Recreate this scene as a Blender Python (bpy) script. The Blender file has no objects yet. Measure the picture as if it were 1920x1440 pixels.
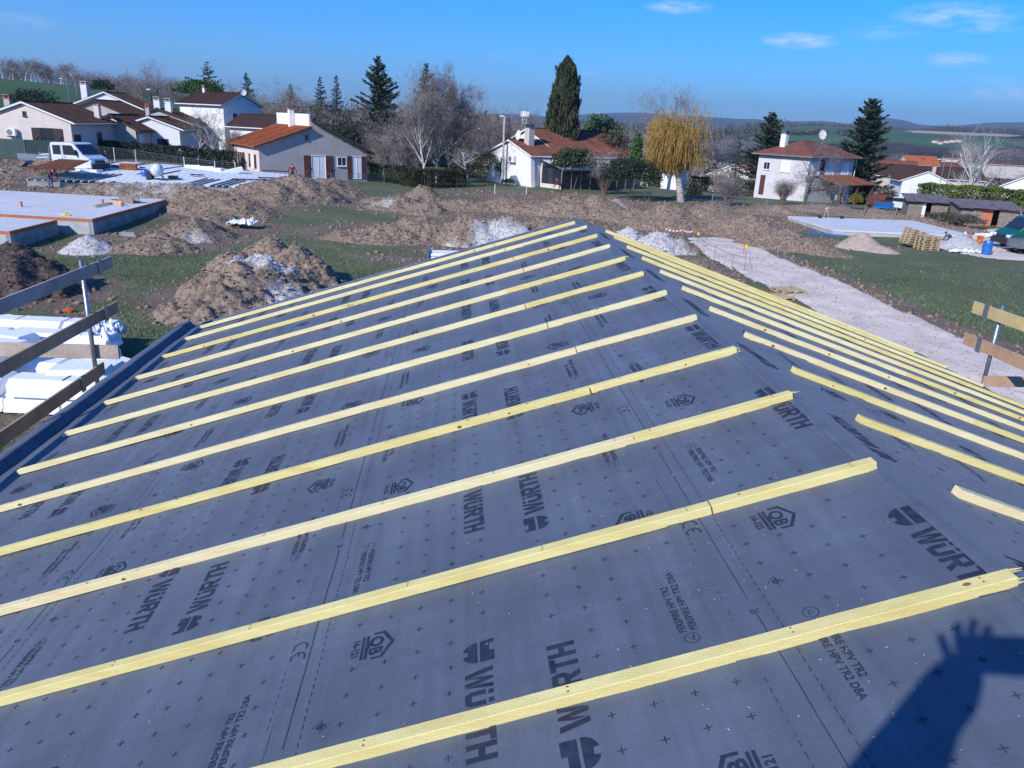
import bpy, math, random
import numpy as np
from mathutils import Vector, Matrix, noise
random.seed(7); RNG = np.random.default_rng(7)
SC = bpy.context.scene; COL = SC.collection
R = math.radians
# ------------------------------------------------------------------ camera model
F, PIT, ROL = 1434.7, 0.32705, 0.04818
CZ = 6.5
FW = Vector((0, math.cos(PIT), -math.sin(PIT))); UP = Vector((0, math.sin(PIT), math.cos(PIT))); RT = Vector((1, 0, 0))
CR = RT*math.cos(ROL)+UP*math.sin(ROL); CU = -RT*math.sin(ROL)+UP*math.cos(ROL)
CAM = Vector((0, 0, CZ))
def ray(px, py):
    d = FW+CR*((px-960)/F)-CU*((py-720)/F); return d.normalized()
def PD(px, py, D):            # point seen at a pixel, at forward distance D
    d = ray(px, py); return CAM+d*(D/d.y)
def hz(px): return 232.4+(px-960)*0.0482
def sm(t): t = min(1, max(0, t)); return t*t*(3-2*t)
def interp(x, xs, ys):
    return float(np.interp(x, xs, ys))
def T(x, y):
    D = math.hypot(x, y); az = math.degrees(math.atan2(x, y)) if y > 0 or x else 0
    z = 1.6*sm((y-35)/35)*sm((-x-8)/30)
    z += sm((D-115)/250)*interp(az, [-60, -34, -28, -14, -5, 3], [15, 12.5, 11, 8, 3.5, 0])
    z -= 7*sm((D-80)/110)*sm((az-4)/14)
    z += 36*sm((D-500)/1150)*sm((az-11)/9)
    if 6 < D < 400: z += 0.10*noise.noise(Vector((x*.13, y*.13, 3)))
    return z
def G(px, py):                # ground point seen at a pixel
    d = ray(px, py); t = 3.0; step = .5; p = CAM
    while t < 6000:
        p = CAM+d*t
        if p.z < T(p.x, p.y):
            lo, hi = t-step, t
            for _ in range(18):
                m = (lo+hi)/2; q = CAM+d*m
                if q.z < T(q.x, q.y): hi = m
                else: lo = m
            p = CAM+d*hi; break
        step = max(.4, t*.02); t += step
    return Vector((p.x, p.y, T(p.x, p.y)))
# ------------------------------------------------------------------ materials
def mat(name, col, rough=.8, var=.15, vs=3.0, bump=0.0, bs=None, col2=None, metal=0, spec=.3, island=0, detail=6, obj=True, wave=None, thr=None, trans=0, aniso=None):
    m = bpy.data.materials.new(name); m.use_nodes = True; nt = m.node_tree; N = nt.nodes; L = nt.links
    b = N['Principled BSDF']; b.inputs['Roughness'].default_value = rough; b.inputs['Metallic'].default_value = metal
    b.inputs['Specular IOR Level'].default_value = spec
    if trans: b.inputs['Transmission Weight'].default_value = trans
    tc = N.new('ShaderNodeTexCoord'); src = tc.outputs['Object']
    if not obj:
        g = N.new('ShaderNodeNewGeometry'); src = g.outputs['Position']
    if aniso:
        mpa = N.new('ShaderNodeMapping'); mpa.inputs['Scale'].default_value = tuple(a*(12 if a == 1 else 10) for a in aniso); L.new(src, mpa.inputs['Vector']); src = mpa.outputs[0]
    nz = N.new('ShaderNodeTexNoise'); nz.inputs['Scale'].default_value = vs; nz.inputs['Detail'].default_value = detail
    nz.inputs['Roughness'].default_value = .62
    L.new(src, nz.inputs['Vector'])
    c2 = col2 if col2 else tuple(max(0, c*(1-var*1.6)) for c in col)
    c1 = tuple(min(1, c*(1+var)) for c in col) if not col2 else col
    r = N.new('ShaderNodeValToRGB'); r.color_ramp.elements[0].position = (thr or (.32, .68))[0]; r.color_ramp.elements[1].position = (thr or (.32, .68))[1]
    r.color_ramp.elements[0].color = (*c2, 1); r.color_ramp.elements[1].color = (*c1, 1)
    L.new(nz.outputs['Fac'], r.inputs['Fac']); out = r.outputs['Color']
    if island:
        g = N.new('ShaderNodeNewGeometry'); mm = N.new('ShaderNodeMapRange'); mm.inputs[3].default_value = 1-island; mm.inputs[4].default_value = 1+island
        L.new(g.outputs['Random Per Island'], mm.inputs[0]); mx = N.new('ShaderNodeMix'); mx.data_type = 'RGBA'; mx.blend_type = 'MULTIPLY'; mx.inputs[0].default_value = 1
        L.new(out, mx.inputs[6]); L.new(mm.outputs[0], mx.inputs[7]); out = mx.outputs[2]
    hsrc = nz.outputs['Fac']
    if wave:                                   # (axis vector, scale, darkness): shade between tiles, boards, ribs, put into the colour
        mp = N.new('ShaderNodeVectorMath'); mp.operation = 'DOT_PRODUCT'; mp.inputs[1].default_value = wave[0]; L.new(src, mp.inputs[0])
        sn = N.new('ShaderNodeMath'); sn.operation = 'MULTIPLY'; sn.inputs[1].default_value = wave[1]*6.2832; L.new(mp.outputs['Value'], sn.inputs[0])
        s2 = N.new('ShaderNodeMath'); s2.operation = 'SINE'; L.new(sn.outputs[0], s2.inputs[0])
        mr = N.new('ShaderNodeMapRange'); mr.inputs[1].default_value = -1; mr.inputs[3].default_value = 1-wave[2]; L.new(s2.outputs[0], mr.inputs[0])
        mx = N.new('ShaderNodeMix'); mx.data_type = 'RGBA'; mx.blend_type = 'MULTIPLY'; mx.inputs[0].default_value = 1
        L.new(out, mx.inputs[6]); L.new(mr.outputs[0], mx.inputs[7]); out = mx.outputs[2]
    L.new(out, b.inputs['Base Color'])
    if bump:
        bn = N.new('ShaderNodeTexNoise'); bn.inputs['Scale'].default_value = bs or vs*6; bn.inputs['Detail'].default_value = 8; L.new(src, bn.inputs['Vector'])
        bp = N.new('ShaderNodeBump'); bp.inputs['Strength'].default_value = min(1, bump); bp.inputs['Distance'].default_value = .03*max(1, bump)
        L.new(bn.outputs['Fac'], bp.inputs['Height']); L.new(bp.outputs['Normal'], b.inputs['Normal'])
    return m
def brickmat(name, c1, c2, mortar, bw, bh, ms=.012, rough=.85, bump=.4):
    m = mat(name, c1, rough); nt = m.node_tree; N = nt.nodes; L = nt.links; b = N['Principled BSDF']
    tc = N.new('ShaderNodeTexCoord')
    sep = N.new('ShaderNodeSeparateXYZ'); L.new(tc.outputs['Object'], sep.inputs[0])
    ad = N.new('ShaderNodeMath'); L.new(sep.outputs['X'], ad.inputs[0]); L.new(sep.outputs['Y'], ad.inputs[1])
    cb = N.new('ShaderNodeCombineXYZ'); L.new(ad.outputs[0], cb.inputs['X']); L.new(sep.outputs['Z'], cb.inputs['Y'])
    br = N.new('ShaderNodeTexBrick'); L.new(cb.outputs[0], br.inputs['Vector'])
    br.inputs['Color1'].default_value = (*c1, 1); br.inputs['Color2'].default_value = (*c2, 1); br.inputs['Mortar'].default_value = (*mortar, 1)
    br.inputs['Scale'].default_value = 1; br.inputs['Brick Width'].default_value = bw; br.inputs['Row Height'].default_value = bh; br.inputs['Mortar Size'].default_value = ms
    nz = N.new('ShaderNodeTexNoise'); nz.inputs['Scale'].default_value = 1.5; L.new(tc.outputs['Object'], nz.inputs['Vector'])
    mr = N.new('ShaderNodeMapRange'); mr.inputs[1].default_value = .3; mr.inputs[2].default_value = .7; mr.inputs[3].default_value = .72; mr.inputs[4].default_value = 1.15; L.new(nz.outputs['Fac'], mr.inputs[0])
    mx = N.new('ShaderNodeMix'); mx.data_type = 'RGBA'; mx.blend_type = 'MULTIPLY'; mx.inputs[0].default_value = 1
    L.new(br.outputs['Color'], mx.inputs[6]); L.new(mr.outputs[0], mx.inputs[7]); L.new(mx.outputs[2], b.inputs['Base Color'])
    return m
M = {}
def mk(k, *a, **kw): M[k] = mat(k, *a, **kw)
mk('felt', (.099, .120, .158), .56, .08, 1.3, .18, 260, spec=.4)
nt = M['felt'].node_tree; N = nt.nodes; L = nt.links; b = N['Principled BSDF']; b.inputs['Sheen Weight'].default_value = .05; b.inputs['Sheen Roughness'].default_value = .45
old = b.inputs['Base Color'].links[0].from_socket; tc = N.new('ShaderNodeTexCoord')
def _nz(scale, vec, det=8, rg_=.65):
    mp = N.new('ShaderNodeMapping'); mp.inputs['Scale'].default_value = vec; L.new(tc.outputs['Object'], mp.inputs['Vector']); n = N.new('ShaderNodeTexNoise'); n.inputs['Scale'].default_value = scale; n.inputs['Detail'].default_value = det; n.inputs['Roughness'].default_value = rg_; L.new(mp.outputs[0], n.inputs['Vector']); return n.outputs['Fac']
def _mr(f, a, b_, c, d):
    m_ = N.new('ShaderNodeMapRange'); m_.inputs[1].default_value = a; m_.inputs[2].default_value = b_; m_.inputs[3].default_value = c; m_.inputs[4].default_value = d; L.new(f, m_.inputs[0]); return m_.outputs[0]
def _mul(a, b_):
    m_ = N.new('ShaderNodeMix'); m_.data_type = 'RGBA'; m_.blend_type = 'MULTIPLY'; m_.inputs[0].default_value = 1; L.new(a, m_.inputs[6]); L.new(b_, m_.inputs[7]); return m_.outputs[2]
c_ = _mul(old, _mr(_nz(1.6, (1, 1, 1), 9, .7), .3, .7, .84, 1.18)); c_ = _mul(c_, _mr(_nz(2.2, (.35, 5, 1), 6), .33, .67, .86, 1.14)); c_ = _mul(c_, _mr(_nz(3, (6, .5, 1), 6), .35, .65, .95, 1.05)); c_ = _mul(c_, _mr(_nz(420, (1, 1, 1), 2), .35, .65, .90, 1.10))
dust = _mr(_nz(4.5, (1, 1, 1), 10, .8), .60, .78, 0, .30); md = N.new('ShaderNodeMix'); md.data_type = 'RGBA'; L.new(dust, md.inputs[0]); L.new(c_, md.inputs[6]); md.inputs[7].default_value = (.30, .30, .29, 1); L.new(md.outputs[2], b.inputs['Base Color'])
wv = N.new('ShaderNodeTexWave'); wv.wave_type = 'BANDS'; wv.bands_direction = 'DIAGONAL'; wv.inputs['Scale'].default_value = 95; wv.inputs['Distortion'].default_value = .6; L.new(tc.outputs['Object'], wv.inputs['Vector'])
bp = N.new('ShaderNodeBump'); bp.inputs['Strength'].default_value = .22; bp.inputs['Distance'].default_value = .0015; L.new(wv.outputs['Fac'], bp.inputs['Height'])
ob = b.inputs['Normal'].links[0].from_socket; L.new(ob, bp.inputs['Normal']); L.new(bp.outputs['Normal'], b.inputs['Normal'])
mk('ink', (.026, .034, .056), .62, .25, 30, spec=.4)
mk('ink_faint', (.036, .043, .070), .62, .25, 30, spec=.4)
mk('felt_edge', (.17, .19, .26), .6, .1, 4)
mk('pine', (.82, .72, .32), .62, .16, 1.4, .3, 40, col2=(.68, .56, .20), island=.07, aniso=(.10, 1, 1))
mk('pine_pale', (.86, .79, .47), .62, .14, 1.2, .3, 40, col2=(.74, .63, .30), island=.07, aniso=(.10, 1, 1))
mk('pine_warm', (.84, .76, .45), .62, .14, 1.6, .3, 40, col2=(.76, .62, .31), island=.07, aniso=(.10, 1, 1))
mk('knot', (.22, .11, .05), .7, .3, 40)
mk('board', (.56, .36, .22), .75, .2, 2.5, .3, 30, col2=(.38, .23, .14))
mk('board_grey', (.52, .43, .37), .75, .2, 2.5, .3, 30, col2=(.34, .27, .23))
mk('board_yellow', (.56, .43, .20), .7, .15, 2.5, .3, 30)
mk('galva', (.34, .38, .42), .38, .2, 6, .1, 30, metal=.75)
mk('grey_metal', (.20, .22, .25), .5, .15, 6, metal=.4)
mk('polystyrene', (.86, .88, .90), .7, .05, 6, .2, 80)
mk('plastic_sheet', (.78, .82, .88), .3, .08, 4, .2, 12)
M['block'] = brickmat('block', (.30, .31, .31), (.25, .26, .27), (.36, .36, .35), .5, .2)
mk('render_grey', (.42, .44, .46), .85, .12, 1.2, .2, 20)
mk('concrete', (.62, .63, .62), .8, .07, .6, .2, 30)
mk('concrete_old', (.44, .44, .42), .85, .15, 1.2, .3, 20)
mk('chain_brick', (.46, .15, .07), .85, .15, 5, .2, 30)
mk('brick_red', (.50, .15, .06), .85, .2, 6, .3, 30)
mk('rust', (.14, .05, .025), .8, .3, 3, .4, 15)
mk('wall_white', (.74, .74, .73), .85, .05, .7, .15, 25)
mk('wall_lilac', (.58, .56, .57), .85, .05, .7, .15, 25)
mk('wall_cream', (.66, .58, .53), .85, .06, .7, .15, 25)
mk('wall_beige', (.50, .45, .42), .85, .06, .7, .15, 25)
mk('wall_grey', (.40, .37, .37), .85, .08, .7, .15, 25)
TV = dict(bump=.5, bs=12)
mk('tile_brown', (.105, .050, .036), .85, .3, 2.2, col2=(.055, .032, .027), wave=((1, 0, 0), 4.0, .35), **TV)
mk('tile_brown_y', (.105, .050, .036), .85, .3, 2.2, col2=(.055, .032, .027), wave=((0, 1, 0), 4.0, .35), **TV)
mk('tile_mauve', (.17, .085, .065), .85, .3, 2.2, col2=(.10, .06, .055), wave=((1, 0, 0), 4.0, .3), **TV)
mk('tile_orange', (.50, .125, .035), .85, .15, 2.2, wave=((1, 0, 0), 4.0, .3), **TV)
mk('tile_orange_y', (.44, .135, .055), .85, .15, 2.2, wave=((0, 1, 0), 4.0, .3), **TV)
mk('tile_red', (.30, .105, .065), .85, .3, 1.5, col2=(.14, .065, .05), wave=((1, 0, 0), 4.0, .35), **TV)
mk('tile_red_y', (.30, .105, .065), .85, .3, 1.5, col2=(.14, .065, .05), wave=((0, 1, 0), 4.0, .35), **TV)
mk('glass', (.025, .03, .04), .08, .1, 1, spec=.8)
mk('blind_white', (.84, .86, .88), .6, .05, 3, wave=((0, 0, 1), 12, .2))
mk('frame_white', (.75, .75, .75), .5, .03, 3)
mk('frame_dark', (.06, .06, .07), .5, .1, 3)
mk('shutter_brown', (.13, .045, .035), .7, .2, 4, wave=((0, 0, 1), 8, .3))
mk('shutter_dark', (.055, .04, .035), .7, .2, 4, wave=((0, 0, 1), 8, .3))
mk('gutter', (.30, .30, .31), .5, .1, 3, metal=.3)
mk('wood_dark', (.07, .045, .035), .8, .2, 4)
mk('wood_old', (.24, .20, .17), .85, .25, 5, .4, 20)
mk('pallet', (.48, .36, .22), .8, .2, 6, .3, 30, island=.12)
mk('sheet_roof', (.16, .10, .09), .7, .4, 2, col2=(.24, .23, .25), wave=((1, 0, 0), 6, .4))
mk('bark', (.13, .11, .095), .9, .25, 3, .6, 20)
mk('bark_pale', (.36, .33, .31), .9, .25, 3, .6, 20)
mk('bark_birch', (.60, .58, .56), .85, .3, 5, .4, 20, col2=(.25, .23, .22), thr=(.36, .5))
mk('twig', (.25, .22, .23), .9, .2, 2, island=.2)
mk('twig_purple', (.20, .165, .16), .9, .2, 2, island=.2)
mk('twig_brown', (.17, .125, .095), .9, .2, 2, island=.2)
mk('willow', (.42, .27, .075), .85, .2, 1, island=.35)
LF = dict(rough=.75, island=.45, spec=.25)
mk('needle', (.040, .066, .042), var=.3, vs=.8, **LF)
mk('needle_blue', (.050, .072, .060), var=.3, vs=.8, **LF)
mk('cypress', (.047, .060, .030), var=.35, vs=.9, **LF)
mk('leaf_green', (.055, .125, .035), var=.35, vs=.9, **LF)
mk('leaf_dark', (.022, .040, .022), var=.35, vs=.9, **LF)
mk('leaf_mag', (.035, .062, .030), var=.35, vs=.9, **LF)
mk('leaf_yellow', (.20, .20, .025), var=.35, vs=.9, **LF)
mk('hedge', (.10, .14, .03), var=.4, vs=.9, **LF)
mk('hedge_dark', (.035, .045, .022), var=.4, vs=.9, **LF)
mk('scrub', (.085, .085, .060), var=.4, vs=.9, **LF)
mk('bud', (.25, .225, .205), rough=.9, var=.3, vs=.8, island=.4)
mk('bud_purple', (.195, .16, .155), rough=.9, var=.3, vs=.8, island=.4)
mk('grass', (.15, .20, .095), rough=.85, var=.3, vs=.15, island=.4, obj=False)
mk('truck_white', (.62, .68, .74), .3, .04, 3, spec=.6)
mk('truck_green', (.010, .105, .085), .35, .1, 3, spec=.6)
mk('tyre', (.02, .02, .022), .8, .2, 9)
mk('black_plastic', (.03, .03, .035), .5, .1, 9)
mk('blue_plastic', (.02, .13, .42), .4, .08, 5, spec=.5)
mk('screen_green', (.05, .088, .085), .8, .15, 2, .2, 40)
mk('wire', (.30, .33, .33), .5, .1, 5, metal=.3)
mk('skin', (.45, .27, .20), .6, .05, 9)
mk('cloth_red', (.20, .03, .045), .85, .15, 6)
mk('cloth_blue', (.04, .06, .12), .85, .15, 6)
mk('cloth_jean', (.09, .13, .22), .85, .15, 6)
mk('cloth_khaki', (.15, .13, .10), .85, .15, 6)
mk('cloth_dark', (.03, .03, .04), .85, .15, 6)
mk('cloth_pink', (.50, .18, .16), .85, .15, 6)
mk('yellow', (.75, .50, .03), .5, .08, 5)
mk('orange', (.55, .12, .02), .5, .08, 5)
mk('tape_red', (.65, .12, .10), .6, .05, 5)
mk('sand', (.42, .33, .27), .9, .12, 2.5, .6, 30)
mk('gravel_pile', (.42, .42, .42), .9, .2, 6, .8, 25)
mk('terracotta', (.48, .17, .10), .8, .1, 5)
mk('awning', (.75, .77, .78), .5, .05, 3)
def dirtmat(name, brown, pale, lo, hi, sc=.55):
    m = mat(name, brown, .95, .42, 7, 1.0, 15, obj=False, detail=9); nt = m.node_tree; N = nt.nodes; L = nt.links; b = N['Principled BSDF']
    base = b.inputs['Base Color'].links[0].from_socket
    g = N.new('ShaderNodeNewGeometry'); nz = N.new('ShaderNodeTexNoise'); nz.inputs['Scale'].default_value = sc; nz.inputs['Detail'].default_value = 9; nz.inputs['Roughness'].default_value = .7
    L.new(g.outputs['Position'], nz.inputs['Vector']); at = N.new('ShaderNodeAttribute'); at.attribute_name = 'chalk'
    ad = N.new('ShaderNodeMath'); L.new(nz.outputs['Fac'], ad.inputs[0]); L.new(at.outputs['Fac'], ad.inputs[1])
    mr = N.new('ShaderNodeMapRange'); mr.inputs[1].default_value = lo; mr.inputs[2].default_value = hi; L.new(ad.outputs[0], mr.inputs[0])
    n2 = N.new('ShaderNodeTexNoise'); n2.inputs['Scale'].default_value = 9; n2.inputs['Detail'].default_value = 6; L.new(g.outputs['Position'], n2.inputs['Vector'])
    rp = N.new('ShaderNodeValToRGB'); rp.color_ramp.elements[0].position = .36; rp.color_ramp.elements[1].position = .62
    rp.color_ramp.elements[0].color = (*[c*.5 for c in pale], 1); rp.color_ramp.elements[1].color = (*pale, 1); L.new(n2.outputs['Fac'], rp.inputs['Fac'])
    mx = N.new('ShaderNodeMix'); mx.data_type = 'RGBA'; L.new(mr.outputs[0], mx.inputs[0]); L.new(base, mx.inputs[6]); L.new(rp.outputs['Color'], mx.inputs[7])
    L.new(mx.outputs[2], b.inputs['Base Color']); return m
M['dirt'] = dirtmat('dirt', (.262, .197, .145), (.60, .58, .55), .62, .86)
M['dirt_dark'] = dirtmat('dirt_dark', (.115, .085, .070), (.22, .19, .17), .80, 1.0)
# ------------------------------------------------------------------ mesh builder
class MB:
    def __init__(s): s.v = []; s.f = []; s.m = []
    def add(s, vs, fs, mi=0):
        o = len(s.v); s.v += [tuple(v) for v in vs]; s.f += [tuple(i+o for i in f) for f in fs]; s.m += [mi]*len(fs)
    def box(s, x0, x1, y0, y1, z0, z1, X=None, mi=0):
        vs = [Vector((x, y, z)) for z in (z0, z1) for y in (y0, y1) for x in (x0, x1)]
        if X is not None: vs = [X@v for v in vs]
        s.add(vs, [(0, 2, 3, 1), (4, 5, 7, 6), (0, 1, 5, 4), (2, 6, 7, 3), (0, 4, 6, 2), (1, 3, 7, 5)], mi); return s
    def beam(s, a, b, w, h, upv=(0, 0, 1), mi=0):
        a = Vector(a); b = Vector(b); d = (b-a); l = d.length; d.normalize(); u = Vector(upv); sd = d.cross(u).normalized(); u = sd.cross(d)
        X = Matrix((( *[d[0], sd[0], u[0], a[0]],), (*[d[1], sd[1], u[1], a[1]],), (*[d[2], sd[2], u[2], a[2]],), (0, 0, 0, 1)))
        return s.box(0, l, -w/2, w/2, -h/2, h/2, X, mi)
    def tube(s, a, b, r0, r1=None, n=6, cap=True, mi=0):
        r1 = r0 if r1 is None else r1; a = Vector(a); b = Vector(b); d = (b-a).normalized()
        u = d.orthogonal().normalized(); w = d.cross(u)
        vs = [a+(u*math.cos(t)+w*math.sin(t))*r0 for t in [6.28318*i/n for i in range(n)]]+[b+(u*math.cos(t)+w*math.sin(t))*r1 for t in [6.28318*i/n for i in range(n)]]
        fs = [(i, (i+1) % n, n+(i+1) % n, n+i) for i in range(n)]
        if cap: fs += [tuple(range(n))[::-1], tuple(range(n, 2*n))]
        s.add(vs, fs, mi); return s
    def prism(s, poly, y0, y1, X=None, mi=0):          # poly in local xz, extruded along y
        n = len(poly); vs = [Vector((p[0], y0, p[1])) for p in poly]+[Vector((p[0], y1, p[1])) for p in poly]
        if X is not None: vs = [X@v for v in vs]
        fs = [tuple(range(n)), tuple(range(n, 2*n))[::-1]]+[(i, n+i, n+(i+1) % n, (i+1) % n) for i in range(n)]
        s.add(vs, fs, mi); return s
    def slab(s, quad, th, mi=0):                       # a quad given a thickness below it
        q = [Vector(p) for p in quad]; n = (q[1]-q[0]).cross(q[2]-q[0]).normalized()
        if n.z < 0: q = q[::-1]; n = -n
        k = len(q); vs = q+[p-n*th for p in q]
        s.add(vs, [tuple(range(k)), tuple(range(k, 2*k))[::-1]]+[(i, k+i, k+(i+1) % k, (i+1) % k) for i in range(k)], mi); return s
    def blob(s, c, rx, ry, rz, seg=10, rings=6, mi=0, nzs=0):
        vs = []; c = Vector(c)
        for j in range(1, rings):
            ph = math.pi*j/rings
            for i in range(seg):
                th = 6.28318*i/seg; p = Vector((math.sin(ph)*math.cos(th), math.sin(ph)*math.sin(th), math.cos(ph)))
                k = 1+nzs*noise.noise(p*2+c); vs.append(c+Vector((p.x*rx*k, p.y*ry*k, p.z*rz*k)))
        vs += [c+Vector((0, 0, rz)), c-Vector((0, 0, rz))]; a = len(vs)-2
        fs = [(j*seg+i, (j+1)*seg+i, (j+1)*seg+(i+1) % seg, j*seg+(i+1) % seg) for j in range(rings-2) for i in range(seg)]
        fs += [(a, i, (i+1) % seg) for i in range(seg)]+[(a+1, (rings-2)*seg+(i+1) % seg, (rings-2)*seg+i) for i in range(seg)]
        s.add(vs, fs, mi); return s
    def obj(s, name, mats, parent=None, loc=None, bevel=0, smooth=False, mw=None):
        me = bpy.data.meshes.new(name); me.from_pydata(s.v, [], s.f)
        if not isinstance(mats, (list, tuple)): mats = [mats]
        for m in mats: me.materials.append(M[m] if isinstance(m, str) else m)
        if any(s.m): me.polygons.foreach_set('material_index', s.m)
        if smooth: me.polygons.foreach_set('use_smooth', [True]*len(me.polygons))
        me.update(); o = bpy.data.objects.new(name, me); COL.objects.link(o)
        if parent: o.parent = parent
        if loc is not None: o.location = loc
        if bevel:
            b = o.modifiers.new('bevel', 'BEVEL'); b.width = bevel; b.segments = 1; b.limit_method = 'ANGLE'
        return o
def npobj(name, V, Fc, mats, parent=None, loc=None, mi=None, smooth=False):     # V (n,3), Fc (m,k)
    me = bpy.data.meshes.new(name); V = np.asarray(V, np.float32); Fc = np.asarray(Fc, np.int32); k = Fc.shape[1]
    me.vertices.add(len(V)); me.vertices.foreach_set('co', V.ravel()); me.loops.add(Fc.size); me.loops.foreach_set('vertex_index', Fc.ravel())
    me.polygons.add(len(Fc)); me.polygons.foreach_set('loop_start', np.arange(0, Fc.size, k, dtype=np.int32))
    for m in (mats if isinstance(mats, (list, tuple)) else [mats]): me.materials.append(M[m] if isinstance(m, str) else m)
    if mi is not None: me.polygons.foreach_set('material_index', mi)
    if smooth: me.polygons.foreach_set('use_smooth', np.ones(len(Fc), bool))
    me.update(calc_edges=True); me.validate(); o = bpy.data.objects.new(name, me); COL.objects.link(o)
    if parent: o.parent = parent
    if loc is not None: o.location = loc
    return o
def tag(o, label=None, cat=None, group=None, kind=None):
    if label: o['label'] = label
    if cat: o['category'] = cat
    if group: o['group'] = group
    if kind: o['kind'] = kind
    return o
def thing(name, label, cat, loc=(0, 0, 0), rz=0, group=None):
    o = bpy.data.objects.new(name, None); COL.objects.link(o); o.location = loc; o.rotation_euler = (0, 0, rz); o.empty_display_size = .1
    return tag(o, label, cat, group)
def dup(root, loc, rz=0, sc=1, label=None, group=None):
    def cp(o, par):
        c = o.copy(); COL.objects.link(c)
        if par: c.parent = par
        for ch in list(o.children): cp(ch, c)
        return c
    r = cp(root, None); r.location = loc; r.rotation_euler = (0, 0, rz); r.scale = (sc,)*3 if not isinstance(sc, tuple) else sc
    if label: r['label'] = label
    if group: r['group'] = group
    return r
# ------------------------------------------------------------------ world, sun, camera
SEL, SAZ = R(30.5), R(36.2)          # light travels toward azimuth SAZ (right of +Y), downwards SEL
LD = Vector((math.sin(SAZ)*math.cos(SEL), math.cos(SAZ)*math.cos(SEL), -math.sin(SEL)))
w = bpy.data.worlds.new('World'); SC.world = w; w.use_nodes = True; N = w.node_tree.nodes; L = w.node_tree.links
bg = N['Background']; sky = N.new('ShaderNodeTexSky'); sky.sky_type = 'NISHITA'; sky.sun_disc = False
sky.sun_elevation = SEL; sky.sun_rotation = math.atan2(-LD.x, -LD.y); sky.altitude = 150; sky.air_density = 1.2; sky.dust_density = .15; sky.ozone_density = 3
tc = N.new('ShaderNodeTexCoord')
def vm(op, a, b):
    n = N.new('ShaderNodeVectorMath'); n.operation = op
    for i, x in enumerate((a, b)):
        if x is None: continue
        if isinstance(x, (tuple, Vector)): n.inputs[i].default_value = tuple(x)
        else: L.new(x, n.inputs[i])
    return n
def ma(op, a, b=None):
    n = N.new('ShaderNodeMath'); n.operation = op
    for i, x in enumerate((a, b)):
        if x is None: continue
        if isinstance(x, (int, float)): n.inputs[i].default_value = x
        else: L.new(x, n.inputs[i])
    return n.outputs[0]
gen = tc.outputs['Generated']
mpn = N.new('ShaderNodeMapping'); mpn.inputs['Scale'].default_value = (9, 9, 34); L.new(gen, mpn.inputs['Vector'])
cn = N.new('ShaderNodeTexNoise'); cn.inputs['Scale'].default_value = 3.2; cn.inputs['Detail'].default_value = 10; cn.inputs['Roughness'].default_value = .68; L.new(mpn.outputs[0], cn.inputs['Vector'])
tot = None
for (px, py, wx, wy, k) in [(1275, 14, 62, 13, .5), (1500, 76, 62, 14, .75), (1790, 28, 85, 20, .55), (1850, 48, 50, 12, .4), (1795, 112, 42, 14, .5), (1890, 178, 50, 12, .7), (1660, 60, 60, 16, .25), (940, 105, 26, 7, .3), (1110, 138, 30, 6, .2), (20, 38, 60, 16, .25), (1880, 155, 60, 8, .3)]:
    c = ray(px, py); dt = vm('DOT_PRODUCT', gen, tuple(CR)); sx = ma('SUBTRACT', dt.outputs['Value'], float(c.dot(CR)))
    dz = vm('DOT_PRODUCT', gen, (0, 0, 1)); sz = ma('SUBTRACT', dz.outputs['Value'], float(c.z))
    q = ma('ADD', ma('POWER', ma('ABSOLUTE', ma('MULTIPLY', sx, F/wx)), 2), ma('POWER', ma('ABSOLUTE', ma('MULTIPLY', sz, F/wy)), 2))
    e = ma('MAXIMUM', ma('SUBTRACT', 1.0, q), 0.0); fr = vm('DOT_PRODUCT', gen, (0, 1, 0)); e = ma('MULTIPLY', e, ma('GREATER_THAN', fr.outputs['Value'], 0.0))
    e = ma('MULTIPLY', e, k); tot = e if tot is None else ma('MAXIMUM', tot, e)
cl = N.new('ShaderNodeMapRange'); cl.inputs[1].default_value = .38; cl.inputs[2].default_value = .66; L.new(cn.outputs['Fac'], cl.inputs[0])
fac = ma('MULTIPLY', tot, cl.outputs[0])
hsv = N.new('ShaderNodeHueSaturation'); hsv.inputs['Saturation'].default_value = 1.12; hsv.inputs['Value'].default_value = 1.0; tn = N.new('ShaderNodeMix'); tn.data_type = 'RGBA'; tn.blend_type = 'MULTIPLY'; tn.inputs[0].default_value = 1; tn.inputs[7].default_value = (.28, .60, 1.20, 1); L.new(sky.outputs[0], tn.inputs[6]); L.new(tn.outputs[2], hsv.inputs['Color'])
mx = N.new('ShaderNodeMix'); mx.data_type = 'RGBA'; mx.inputs[7].default_value = (6.0, 6.6, 7.6, 1); L.new(fac, mx.inputs[0]); L.new(hsv.outputs[0], mx.inputs[6]); L.new(mx.outputs[2], bg.inputs['Color'])
bg.inputs['Strength'].default_value = .15
sl = bpy.data.lights.new('sun', 'SUN'); sl.energy = 4.9; sl.angle = R(.53); sl.color = (1, .955, .90)
so = bpy.data.objects.new('sun', sl); COL.objects.link(so); so.rotation_euler = LD.to_track_quat('-Z', 'Y').to_euler(); so.location = (-20, -30, 40)
cd = bpy.data.cameras.new('camera'); cam = bpy.data.objects.new('camera', cd); COL.objects.link(cam); SC.camera = cam
cd.sensor_fit = 'HORIZONTAL'; cd.sensor_width = 36; cd.lens = 36*F/1920; cd.clip_start = .02; cd.clip_end = 20000
X = Matrix((CR, CU, -FW)).transposed().to_4x4(); X.translation = CAM; cam.matrix_world = X
SC.view_settings.view_transform = 'Standard'; SC.view_settings.look = 'None'; SC.view_settings.exposure = .12; SC.view_settings.gamma = 1
SC.cycles.max_bounces = 6; SC.cycles.transparent_max_bounces = 12; SC.cycles.volume_bounces = 0
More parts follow.
